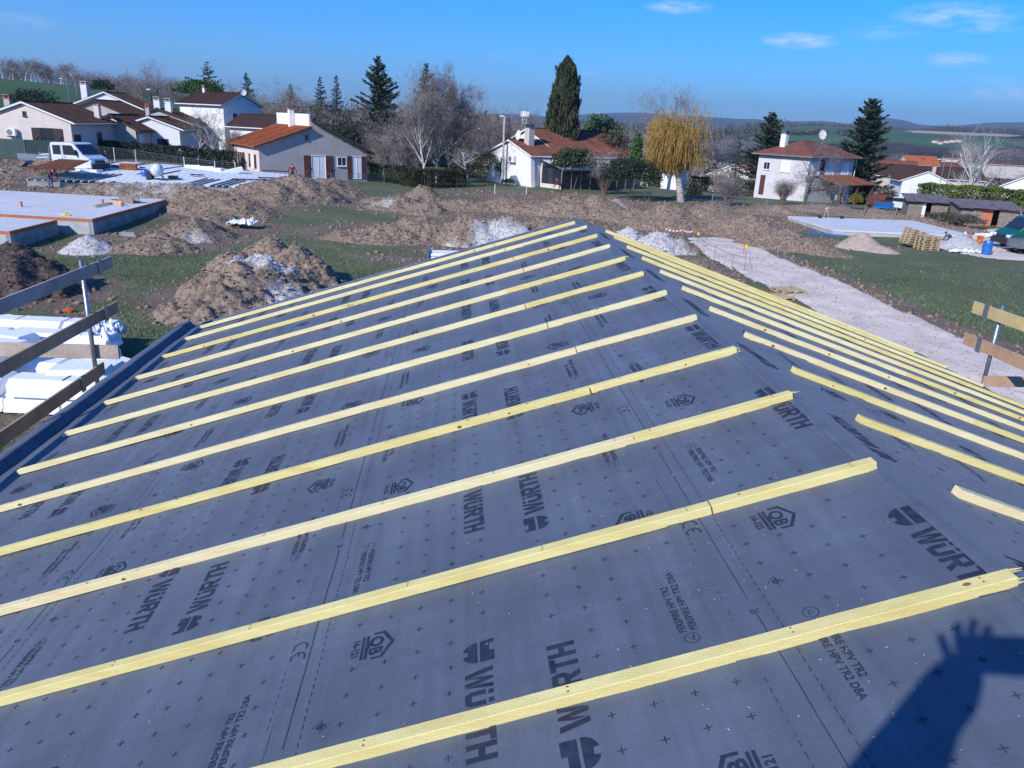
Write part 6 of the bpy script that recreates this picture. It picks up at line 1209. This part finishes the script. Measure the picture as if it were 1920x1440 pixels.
worker('person in khaki work clothes leaning over near the white truck', PD(197, 319, 63), R(70), 'cloth_khaki', 'cloth_khaki', (.90, .45, [(-.12, -.1, 0), (.12, .12, 0)], [(-.18, -.5, .95), (.18, -.5, .9)], .2))
worker('person in red top bending on the earth in front of the veranda', PD(1050, 360, 80), R(-80), 'cloth_red', 'cloth_dark', (.88, .9, [(-.12, -.15, 0), (.12, .2, 0)], [(-.15, -.7, .5), (.15, -.66, .45)], .1))
worker('person in dark grey crouching at the near edge of the white slab', onG(1783, 461), R(-90), 'cloth_blue', 'cloth_dark', (.45, .9, [(-.15, -.25, 0), (.15, .05, 0)], [(-.15, -.6, .3), (.15, -.6, .3)], .2)); worker('person in pink shirt crouching beside the person in dark grey', onG(1805, 462), R(80), 'cloth_pink', 'cloth_dark', (.45, .8, [(-.15, -.25, 0), (.15, .05, 0)], [(-.15, -.6, .3), (.15, -.6, .3)], .2))
# the person taking the picture, standing on the roof; only the shadow reaches the view
def W(x, y, z): return Vector((x, y, CZ+z))
def roofz(x, y): v = Vector((x, y, 0)); u = v.dot(h)-X0; return CZ-H0-abs(u)*math.tan(TL if u < 0 else TR)+.02
fz = [roofz(-.20, -.62), roofz(.14, -.70)]
J = {'hip': (W(-.02, -.68, -.62), (.15, .11), 1), 'waist': (W(-.02, -.66, -.44), (.14, .105), 0), 'chest': (W(.0, -.62, -.22), (.18, .125), 0), 'neck': (W(.01, -.59, -.04), .06, 2), 'head': (W(.01, -.55, .08), (.075, .09), 2), 'crown': (W(.01, -.56, .18), (.075, .09), 3),
 'shl': (W(-.19, -.60, -.10), .085, 0), 'ell': (W(-.50, -.50, -.20), .105, 0), 'fol': (W(-.33, -.34, -.09), .092, 0), 'wrl': (W(-.195, -.205, -.02), .062, 0), 'pal': (W(-.095, -.125, .010), (.080, .045), 2),
 'shr': (W(.20, -.60, -.10), .085, 0), 'elr': (W(.36, -.42, -.32), .075, 0), 'wrr': (W(.235, -.17, -.06), .045, 0), 'par': (W(.185, -.10, -.03), (.042, .018), 2),
 'thl': (W(-.12, -.67, -.70), .09, 1), 'knl': (W(-.18, -.68, -1.10), .066, 1), 'anl': (Vector((-.20, -.64, fz[0]+.09)), .045, 1), 'tol': (Vector((-.20, -.46, fz[0]+.045)), .042, 3),
 'thr': (W(.08, -.69, -.70), .09, 1), 'knr': (W(.12, -.74, -1.05), .066, 1), 'anr': (Vector((.14, -.74, fz[1]+.09)), .045, 1), 'tor': (Vector((.16, -.56, fz[1]+.045)), .042, 3)}
E_ = [['hip', 'waist', 'chest', 'neck', 'head', 'crown'], ['chest', 'shl', 'ell', 'fol', 'wrl', 'pal'], ['chest', 'shr', 'elr', 'wrr', 'par'], ['hip', 'thl', 'knl', 'anl', 'tol'], ['hip', 'thr', 'knr', 'anr', 'tor']]
FL = [('f1', (-.045, -.118, .045), (-.025, -.100, .085), (-.010, -.090, .118)), ('f2', (-.065, -.118, .052), (-.058, -.098, .098), (-.050, -.085, .135)), ('f3', (-.085, -.122, .048), (-.090, -.100, .090), (-.088, -.085, .124)), ('f4', (-.105, -.130, .036), (-.125, -.112, .068), (-.135, -.100, .096)), ('f5', (-.050, -.135, .005), (-.020, -.105, -.004), (.002, -.070, -.002))]
FR = [('g1', (.180, -.075, -.005), (.165, -.055, .030), (.145, -.050, .046)), ('g2', (.200, -.080, -.002), (.190, -.055, .035), (.165, -.048, .056)), ('g3', (.215, -.085, -.010), (.210, -.060, .022), (.185, -.046, .045)), ('g4', (.225, -.095, -.022), (.225, -.070, .004), (.205, -.050, .024)), ('g5', (.160, -.095, -.040), (.140, -.070, -.046), (.118, -.055, -.040))]
for F_, pa in ((FL, 'pal'), (FR, 'par')):
    for nm, a, b_, c in F_:
        a, b_, c = [(q[0]-.030*(pa == 'pal'), q[1], q[2]+.012*(pa == 'pal')) for q in (a, b_, c)]; J[nm+'a'] = (W(*a), .0135, 2); J[nm+'b'] = (W(*b_), .0115, 2); J[nm+'c'] = (W(*c), .0095, 2); E_.append([pa, nm+'a', nm+'b', nm+'c'])
ph = skinned('person', J, E_, ['cloth_blue', 'cloth_dark', 'skin', 'skin'], (0, 0, 0), sub=2); tag(ph, 'person standing on the roof felt holding up a phone', 'person')
m = MB(); c = W(.01, -.585, .16); m.blob(c, .092, .105, .085, 16, 10, nzs=.1); o = m.obj('hair', 'wood_dark', ph, smooth=True)
m = MB(); hc = W(.01, -.55, .08); m.blob(hc+Vector((0, .093, -.012)), .012, .018, .02, 8, 6); m.blob(hc+Vector((-.078, -.01, 0)), .01, .02, .03, 8, 6); m.blob(hc+Vector((.078, -.01, 0)), .01, .02, .03, 8, 6); m.obj('nose_and_ears', 'skin', ph, smooth=True)
for s_ in (-1, 1): MB().blob(hc+Vector((s_*.032, .078, .02)), .012, .01, .008, 8, 6).obj('eye', 'frame_white', ph, smooth=True)
MB().blob(hc+Vector((0, .080, -.045)), .024, .01, .007, 8, 6).obj('mouth', 'cloth_pink', ph, smooth=True)
m = MB(); m.box(-.055, .150, -.040, -.031, -.052, .040, Matrix.Translation(CAM)@Matrix.Rotation(-.3, 4, 'X')); tag(m.obj('phone', 'black_plastic', None, bevel=.003), 'black phone held sideways in both hands above the roof', 'phone')
# ------------------------------------------------------------------ beam and block floor of the far worksite
C4 = [G(52, 349), G(236, 314), G(548, 337), G(455, 362)]; zf = .28+max(T(p.x, p.y) for p in C4)*.5
fl = thing('beam_floor', 'half built beam floor with white polystyrene infill at the far worksite', 'floor', (C4[0].x, C4[0].y, 0)); o_ = Vector((C4[0].x, C4[0].y, 0))
def bil(u, v): p = C4[0].lerp(C4[3], u).lerp(C4[1].lerp(C4[2], u), v); return Vector((p.x, p.y, T(p.x, p.y)+.42))-o_
random.seed(2); NB = 30; NV = 3
for j in range(NV+1): m = MB(); m.beam(bil(0, j/NV)-Vector((0, 0, .3)), bil(1, j/NV)-Vector((0, 0, .3)), .25, .42); m.obj('foundation_wall', 'concrete_old', fl)
for i in range(NB):
    for j in range(NV):
        u0, u1 = i/NB, (i+1)/NB; v0, v1 = j/NV, (j+1)/NV
        m = MB(); m.beam(bil(u0, v0), bil(u0, v1), .12, .11); m.obj('beam', 'concrete_old', fl)
        gap = (i < 9 and j == 0) or (i > 20 and j == 0 and i % 4) or (j == 2 and i in (3, 4)) or random.random() < .05
        if not gap:
            m = MB(); a, b_ = .12, .88; nseg = 6
            for k in range(nseg): f0, f1 = v0+(v1-v0)*(k/nseg)+.002, v0+(v1-v0)*((k+1)/nseg)-.003; dz = Vector((0, 0, .05+.006*(k % 2))); m.slab([bil(u0+(u1-u0)*a, f0)+dz, bil(u0+(u1-u0)*b_, f0)+dz, bil(u0+(u1-u0)*b_, f1)+dz, bil(u0+(u1-u0)*a, f1)+dz], .12)
            m.obj('polystyrene_infill', 'polystyrene', fl)
for i, (px, py, L_) in enumerate([(515, 334, 2.2), (470, 352, 3.0), (505, 348, 1.8), (370, 343, 1.0), (268, 329, .4), (253, 330, .4)]):
    q = G(px, py)+Vector((0, 0, .62)); m = MB(); m.beam((-L_/2, 0, 0), (L_/2, .5*L_/2, 0), .25, .08); tag(m.obj('board', 'black_plastic' if i != 4 else 'wood_dark', None, loc=tuple(q)), ['dark board at the right end of the beam floor', 'longest dark board on the front edge of the beam floor', 'dark board beside the longest one on the beam floor', 'short dark board in the middle of the beam floor', 'small dark block on the left half of the beam floor', 'smallest dark block left of its neighbour on the beam floor'][i], 'board')
for i, (px, py, sx, rz_) in enumerate([(430, 312, 2.4, 30), (378, 316, 2.2, 5), (402, 318, 1.5, -10), (362, 315, 1.2, 15)]):
    q = PD(px, py, 68); q.z = T(q.x, q.y)+.1; X = Matrix.Rotation(R(rz_), 4, 'Z')@Matrix.Rotation(R(-14 if i == 0 else 0), 4, 'Y'); tag(MB().box(-sx/2, sx/2, -.3, .3, .2, .62, X).obj('polystyrene_block', 'polystyrene', None, loc=tuple(q), bevel=.02), ['white polystyrene block tilted up at the right of the worksite stack', 'long white polystyrene block lying left of the tilted one', 'short white polystyrene block next to the tilted one', 'smallest white polystyrene block at the left of the worksite stack'][i], 'block')
# site clutter at the far left
q = gp(270, 60); q.z += .05; t = thing('plastic_barrel', 'blue plastic barrel beside the cement mixer', 'barrel', q); m = MB(); m.tube((0, 0, 0), (0, 0, .12), .27, .30, 14); m.tube((0, 0, .12), (0, 0, .8), .30, .30, 14); m.tube((0, 0, .8), (0, 0, .92), .30, .26, 14); m.obj('drum', 'blue_plastic', t); m = MB(); [m.tube((0, 0, z), (0, 0, z+.04), .315, n=14) for z in (.25, .6)]; m.obj('hoop', 'blue_plastic', t)
q = gp(292, 59); q.z += .05; t = thing('cement_mixer', 'grey cement mixer with pale drum and two wheels behind the beam floor', 'cement mixer', q); m = MB()
c = Vector((0, 0, 1.15)); d = Vector((.5, -.3, .55)).normalized(); m.tube(c-d*.38, c-d*.1, .28, .46, 14); m.tube(c-d*.1, c+d*.15, .46, .46, 14); m.tube(c+d*.15, c+d*.5, .46, .24, 14); m.obj('drum', 'truck_white', t, smooth=True); m = MB(); m.beam((-.7, 0, .5), (.7, 0, .5), .09, .09); m.beam((-.5, 0, .5), (-.1, 0, 1.1), .08, .08); m.beam((.5, 0, .5), (.2, 0, 1.1), .08, .08); m.beam((0, 0, .5), (.7, -.5, 0), .06, .06); m.box(-.75, -.35, -.25, .25, .5, .95); m.obj('frame', 'black_plastic', t); wheel(t, -.5, -.4, .27, .27); wheel(t, -.5, .4, .27, .27)
def stack(px, py, D_, nx, ny, nz_, label, grp, bw=.5, bh=.22, bd=.28, mt='brick_red', rz=0, off=(0, 0)):
    q = gp(px, D_); q.z += .05; X = Matrix.Translation(q)@Matrix.Rotation(R(rz), 4, 'Z')
    for k in range(nz_):
        for i in range(nx-(k == nz_-1)*(nx > 2)):
            for j in range(ny):
                m = MB(); a, b_, c = i*(bw+.012), j*(bd+.012), k*(bh+.008); m.box(a, a+bw, b_, b_+bd, c, c+bh, X)
                for u in range(3):
                    for v in range(2): m.box(a+bw*(.08+u*.31), a+bw*(.30+u*.31), b_-.004, b_+.002, c+bh*(.12+v*.45), c+bh*(.43+v*.45), X, 1)
                o = m.obj('hollow_brick', [mt, 'wood_dark'], None); tag(o, label, 'brick', grp)
stack(222, 312, 62, 2, 2, 3, 'red hollow brick in the stack right of the person in khaki', 'red hollow bricks right of the person in khaki', bw=.6, bh=.3, bd=.5, rz=20); stack(207, 312, 63, 2, 1, 2, 'red hollow brick in the low stack touching the person in khaki', 'red hollow bricks touching the person in khaki', bw=.5, bh=.3, bd=.5, rz=-10); stack(312, 312, 60, 3, 2, 3, 'red hollow brick in the stack right of the cement mixer', 'red hollow bricks right of the cement mixer', bw=.26, bh=.22, bd=.4, rz=8)
q = gp(165, 60); tag(MB().box(-.9, .9, -.4, .4, .0, .62, Matrix.Rotation(R(-8), 4, 'Z')).box(-.95, .2, -.45, .45, .63, .75, Matrix.Rotation(R(-8), 4, 'Z')).obj('wrapped_pallet', 'plastic_sheet', None, loc=(q.x, q.y, q.z+.05), bevel=.05), 'white wrapped pallet load in front of the white truck', 'pallet load')
a = PD(52, 305, 56); m = MB(); m.slab([(0, 0, 0), (3.4, -1.1, .1), (3.9, .9, .65), (.8, 2.6, .55)], .05)
for i in range(12): m.tube(Vector((0, 0, .03)).lerp(Vector((.8, 2.6, .58)), i/11), Vector((3.4, -1.1, .13)).lerp(Vector((3.9, .9, .68)), i/11), .012, n=4)
tag(m.obj('mesh_sheets', 'rust', None, loc=(a.x, a.y, T(a.x, a.y)+.95)), 'stack of rusty reinforcing mesh sheets lying on the earth bank', 'mesh sheets')
q = G(38, 335); tag(MB().slab([(-.5, 0, .2), (.6, -.2, .9), (.8, .4, 1.0), (-.3, .6, .3)], .12).obj('metal_panel', 'galva', None, loc=(q.x, q.y, q.z+.35)), 'grey metal panel leaning in the hollow below the rusty mesh', 'panel')
# ------------------------------------------------------------------ fences and posts
def fence(label, pts, hh, mt_post, step, mesh=True, D0=None, name='wire_fence', wire='wire', screen=None, prad=.035, base=0):
    A_ = [gp(px, d) for px, d in pts]; t = thing(name, label, 'fence', tuple(A_[0])); o_ = A_[0]; i = 0
    for a, b_ in zip(A_, A_[1:]):
        n = max(1, int((b_-a).length/step))
        for k in range(n+(b_ is A_[-1])): p = a.lerp(b_, k/n)-o_; MB().tube(p-Vector((0, 0, .2)), p+Vector((0, 0, hh)), prad, n=6).obj('post', mt_post, t)
        d = (b_-a)
        if screen: m = MB(); m.slab([a-o_+Vector((0, 0, .1)), b_-o_+Vector((0, 0, .1)), b_-o_+Vector((0, 0, hh)), a-o_+Vector((0, 0, hh))], .02); m.obj('screen_panel', screen, t)
        elif mesh:
            m = MB(); nn = int(d.length/.22); nz_ = 7; sg = []
            for k in range(nz_+1): sg.append((a-o_+Vector((0, 0, .05+(hh-.1)*k/nz_)), b_-o_+Vector((0, 0, .05+(hh-.1)*k/nz_)), .006 if 0 < k < nz_ else .012, .006 if 0 < k < nz_ else .012))
            for k in range(nn): p = a.lerp(b_, k/nn)-o_; sg.append((p+Vector((0, 0, .05)), p+Vector((0, 0, hh-.05)), .004, .004))
            V, Fq = tubes(sg, 3); npobj('wire_mesh', V, Fq, wire, t)
fence('chain link fence behind the cement mixer and brick stacks', [(178, 74), (255, 70), (345, 68), (402, 68), (440, 69)], 1.35, 'frame_white', 3.0); fence('light wire fence in front of the shuttered house', [(560, 73), (620, 74), (720, 80)], 1.1, 'galva', 2.4)
fence('dark green screen fence behind the white truck', [(-40, 69), (0, 69), (50, 69), (110, 70)], 1.75, 'grey_metal', 2.4, screen='screen_green'); fence('wire fence with thin posts along the lawn of the two storey house', [(1345, 76), (1450, 72), (1560, 71), (1640, 70), (1700, 69)], 1.1, 'wood_old', 3.2, prad=.05)
fence('low wire fence in front of the white gable', [(930, 76), (990, 77)], 1.0, 'frame_white', 2.2)
def pole(label, px, D_, top, lamp=True, mt='concrete_old', r_=.11, arm=-1):
    l = gp(px, D_); k = hgt(px, top, D_); t = thing('lamp_post' if lamp else 'utility_pole', label, 'lamp post' if lamp else 'pole', l); MB().tube((0, 0, -.3), (0, 0, k), r_*1.3, r_, 8).obj('pole', mt, t)
    if lamp: MB().tube((0, 0, k-.1), (arm*.9, 0, k+.12), .04).obj('arm', 'galva', t); MB().blob((arm*1.05, 0, k+.1), .34, .14, .08, 10, 6).obj('lamp', 'frame_white', t)
pole('tall street lamp left of the white gable with the dish chimney', 943, 90, 219, arm=-.25); pole('street lamp behind the low dark roofed house with two chimneys', 307, 104, 170, arm=-1, mt='wood_dark'); pole('street lamp in the valley beneath the birch', 1772, 120, 300, arm=-.8, mt='galva', r_=.05); pole('small street lamp between the birches and the veranda house', 911, 112, 243, arm=-.9, mt='galva', r_=.05); pole('street lamp on the green hill left of the skyline chimney', 144, 150, 150, arm=-.9, mt='galva', r_=.06); pole('thin pole leaning slightly in front of the birch', 1785, 105, 285, False, 'galva', .05)
l = gp(980, 300); k = hgt(980, 208, 300); t = thing('lattice_mast', 'small white lattice sign tower on the skyline left of the cypress', 'mast', l); m = MB(); [m.tube((sx, sy, 0), (sx, sy, k), .12, n=4) for sx in (-.8, .8) for sy in (-.4, .4)]; [m.beam((-.8, -.4, z), (.8, -.4, z+.9), .12, .12, (0, 1, 0)) for z in np.arange(2, k-1, 1.2)]; m.obj('lattice', 'frame_white', t); MB().box(-1.6, 1.6, -.6, .6, k-1.8, k).obj('head_frame', 'frame_white', t)
for i, (px, top, D_) in enumerate([(160, 129, 104)]):
    l = gp(px, D_); t = thing('television_aerial', 'television aerial above the white upper storey house', 'aerial', (l.x, l.y, PD(px, 165, D_).z)); z = PD(px, 132, D_).z-PD(px, 165, D_).z; MB().tube((0, 0, -1), (0, 0, z), .03).obj('mast', 'galva', t); m = MB(); m.tube((-1.1, 0, z-.1), (.9, 0, z-.05), .025)
    for k in range(9): m.tube((-1+k*.22, -.35, z-.1), (-1+k*.22, .35, z-.1), .012)
    m.obj('antenna', 'galva', t)
# ------------------------------------------------------------------ pallets, barrel, tripod mixer stand, tapes near the track
def pallet(loc, rz, label, grp=None, tilt=0, sc=1.0):
    t = thing('pallet', label, 'pallet', loc, 0, grp); t.rotation_euler = (tilt, 0, rz)
    m = MB()
    for i in range(6): m.box(-.6+i*.212, -.6+i*.212+.13, -.5, .5, .118, .14)
    m.obj('deck_boards', 'pallet', t); m = MB()
    for j in (-.5, -.06, .38): m.box(-.6, .6, j, j+.12, .095, .117); m.box(-.6, .6, j, j+.12, 0, .02)
    for i in (-.6, -.07, .46):
        for j in (-.5, -.06, .38): m.box(i+.003, i+.137, j+.003, j+.117, .021, .094)
    m.obj('bearers', 'pallet', t); return t
l0 = G(1736, 468); l1 = G(1706, 463)
pa = pallet((l0.x, l0.y, l0.z+.02), .1, 'wooden pallet in the upright stack nearer the gravel heap', 'pallets in the upright stack')
for k in range(1, 6): dup(pa, (l0.x+random.uniform(-.04, .04), l0.y, l0.z+.02+k*.148), .1+random.uniform(-.06, .06))
pb = pallet((l1.x, l1.y, l1.z+.12), .05, 'wooden pallet in the leaning stack left of the upright one', 'pallets in the leaning stack'); pb.rotation_euler = (0, R(14), .05)
for k in range(1, 7): o = dup(pb, (l1.x+k*.036, l1.y, l1.z+.12+k*.146), 0); o.rotation_euler = (0, R(14), .05+random.uniform(-.05, .05))
l = G(1455, 562); pallet((l.x, l.y, l.z+.03), .5, 'wooden pallet lying on the ground beside the gravel track, nearer one', None); l = G(1478, 548); pallet((l.x, l.y, l.z+.03), .3, 'wooden pallet lying flat just beyond the first by the track', None)
l = G(1848, 478); t = thing('plastic_barrel', 'bright blue barrel standing in front of the grey trailer', 'barrel', l); m = MB(); m.tube((0, 0, 0), (0, 0, .1), .25, .29, 16); m.tube((0, 0, .1), (0, 0, .78), .29, .29, 16); m.tube((0, 0, .78), (0, 0, .88), .29, .26, 16); m.obj('drum', 'blue_plastic', t, smooth=False); m = MB(); [m.tube((0, 0, z), (0, 0, z+.035), .305, n=16) for z in (.24, .58)]; m.obj('hoop', 'blue_plastic', t)
l = G(1834, 466); m = MB(); [m.tube((a, c2, 0), (0, 0, .7), .03, n=5) for a, c2 in ((-.35, -.25), (.35, -.25), (0, .35))]; m.box(-.15, .15, -.15, .15, .65, .85); m.blob((0, 0, .5), .2, .2, .22, 10, 6); tag(m.obj('mixer_stand', 'orange', None, loc=tuple(l)), 'small orange machine on three legs beside the blue barrel', 'machine')
def crumple(name, label, px, py, sx, sy, seed, mt='plastic_sheet', lift=.05, cat='plastic sheet', hh=.16):
    q = G(px, py); n = 26; V = []
    for j in range(n):
        for i in range(n): x, y = (i/(n-1)-.5), (j/(n-1)-.5); e = 1+.4*noise.noise(Vector((math.atan2(y, x)*1.1, seed, 2))); V.append((x*sx*e, y*sy*e, lift+hh*abs(noise.noise(Vector((x*6, y*6, seed))))*2+hh*.5*noise.noise(Vector((x*15, y*15, seed)))))
    o = npobj(name, V, [(j*n+i, j*n+i+1, (j+1)*n+i+1, (j+1)*n+i) for j in range(n-1) for i in range(n-1)], mt, loc=tuple(q)); return tag(o, label, cat)
crumple('plastic_sheet', 'crumpled white plastic sheet on the brown heap right of the foundation', 458, 428, 1.4, 1.2, 3, lift=.30, hh=.22); crumple('plastic_sheet', 'crumpled white plastic sheet in the grass near the roof left corner', 330, 592, .8, .55, 4, hh=.07); crumple('plastic_sheet', 'crumpled pale sacks at the foot of the grey gravel heap', 1810, 474, 2.2, .8, 5, hh=.15); crumple('plastic_sheet', 'scrap of white plastic on the earth bank above the track', 1345, 437, .9, .6, 6, lift=.25, hh=.1); crumple('plastic_sheet', 'white tarpaulin spread beside the green truck', 1850, 445, 2.6, 1.1, 7, hh=.2)
for i, (a, b_, D1, D2, hgt_, mt) in enumerate([((1245, 438), (1279, 440), 0, 0, 1.0, 'tape_red'), ((1279, 440), (1297, 442), 0, 0, 1.0, 'tape_red')]):
    pa_, pb_ = G(a[0], a[1]+14), G(b_[0], b_[1]+14); t = thing('barrier_tape', ['red and white barrier tape on stakes behind the white stone heap, left span', 'red and white barrier tape on stakes behind the white stone heap, right span'][i], 'tape', tuple(pa_)); d = pb_-pa_
    MB().tube((0, 0, -.1), (0, 0, .9), .015).obj('stake', 'wood_old', t); n = 10
    for k in range(n): m = MB(); m.beam(d*(k/n)+Vector((0, 0, .75-.1*math.sin(k/n*3.14))), d*((k+1)/n)+Vector((0, 0, .75-.1*math.sin((k+1)/n*3.14))), .004, .07); m.obj('tape_stripe', 'tape_red' if k % 2 else 'frame_white', t)
st = [(1292, 446), (1306, 465), (1339, 487), (1372, 505), (1395, 508), (1393, 478), (1322, 452)]
for i, (px, py) in enumerate(st):
    q = G(px, py); t = thing('stake', 'thin steel stake at the head of the gravel track', 'stake', tuple(q), 0, 'steel stakes at the track head'); MB().tube((0, 0, -.1), (0, 0, .8), .010).obj('rod', 'rust', t)
    if px == 1306: MB().box(-.07, .07, -.01, .01, .76, .92).obj('flag', 'yellow', t); t['label'] = 'steel stake carrying a yellow plate at the track head'; del t['group']
def rope(label, pts, mt, r_=.012, z=.7, name='rope'):
    P = [G(*p)+Vector((0, 0, z)) for p in pts]; m = MB()
    for a, b_ in zip(P, P[1:]):
        for k in range(6): f0, f1 = k/6, (k+1)/6; m.tube(a.lerp(b_, f0)-Vector((0, 0, .1*math.sin(f0*3.14))), a.lerp(b_, f1)-Vector((0, 0, .1*math.sin(f1*3.14))), r_, n=4)
    tag(m.obj(name, mt, None), label, name)
rope('dark cable strung low along the near edge of the track head', [(1292, 446), (1306, 465), (1339, 487), (1395, 508)], 'black_plastic'); rope('thin red line strung along the far side of the track head', [(1292, 446), (1322, 452), (1393, 478), (1395, 508)], 'tape_red', .009)
q = G(1398, 465); tag(MB().box(-.11, .11, -.08, .08, 0, .2).tube((0, 0, .2), (0, 0, .25), .04).obj('yellow_marker', 'yellow', None, loc=tuple(q), bevel=.01), 'small yellow marker block on the far edge of the gravel track', 'marker')
q = G(130, 585); tag(MB().blob((0, 0, .06), .2, .12, .08, nzs=.6).obj('yellow_scrap', 'orange', None, loc=tuple(q)), 'yellow orange scrap lying in the grass beyond the guardrail', 'scrap')
# ------------------------------------------------------------------ polystyrene floor blocks stacked by the left eave
prf = [(x*1.45, z*1.5) for x, z in [(-.30, 0), (.30, 0), (.30, .05), (.26, .05), (.26, .16), (.16, .24), (-.16, .24), (-.26, .16), (-.26, .05), (-.30, .05)]]
proto_b = None; random.seed(21)
def pblock(x, y, z, rz, L_, lab, grp, tip=0):
    m = MB(); m.prism(prf, 0, L_); o = m.obj('polystyrene_block', 'polystyrene', None, loc=(x, y, z), bevel=.008); o.rotation_euler = (tip, 0, rz); tag(o, lab, 'block', grp)
e0 = G(160, 770); e1 = G(145, 655)
for row in range(5):
    f = row/4; bx_ = e0.lerp(e1, f); nlay = [2, 2, 3, 3, 2][row]
    for lay in range(nlay):
        for c in range(3): pblock(bx_.x+.9-c*1.24+random.uniform(-.08, .25)*(lay == nlay-1)-.25*lay*(row > 3), bx_.y+random.uniform(-.03, .03), bx_.z+.05+lay*.372, R(90+random.uniform(-1, 1)), 1.2, 'white polystyrene floor block in the neat stack below the left guardrail', 'polystyrene blocks in the neat stack')
for i, (px, py, z, rz) in enumerate([(52, 640, .9, 78), (40, 655, .9, 80), (20, 668, .8, 84), (60, 612, .3, 70), (238, 690, .25, 62), (205, 700, .5, 100)]):
    q = GZ(px, py, z+.2); pblock(q.x, q.y, z, R(rz), 1.2, 'white polystyrene floor block lying askew on the edge of the neat stack', 'loose polystyrene blocks beside the neat stack')
q = G(190, 690); crumple('plastic_sheet', 'translucent plastic wrapping hanging over the polystyrene stack', 190, 700, 1.1, 1.2, 9, lift=.9, hh=.3)
l = G(836, 514); t = thing('panel_stack', 'pile of white ribbed panels with a grey end frame behind the roof edge', 'panel stack', l, R(8)); m = MB()
for k in range(6): m.box(-.75, .85, -.5, .5, .05+k*.16, .05+k*.16+.14)
m.obj('panels', 'polystyrene', t, bevel=.02); MB().box(-.85, -.78, -.6, .6, 0, 1.12).obj('end_frame', 'galva', t)
# ------------------------------------------------------------------ haze
hb = MB().box(-11600, 11600, -11600, 11600, -60, 420).obj('haze', 'felt', None); hb['kind'] = 'stuff'; hm_ = bpy.data.materials.new('haze'); hm_.use_nodes = True; nt = hm_.node_tree; nt.nodes.remove(nt.nodes['Principled BSDF']); pv = nt.nodes.new('ShaderNodeVolumePrincipled'); pv.inputs['Color'].default_value = (.62, .82, 1, 1); pv.inputs['Density'].default_value = 1.4e-4; pv.inputs['Anisotropy'].default_value = .2
nt.links.new(pv.outputs[0], nt.nodes['Material Output'].inputs['Volume']); hb.data.materials.clear(); hb.data.materials.append(hm_)
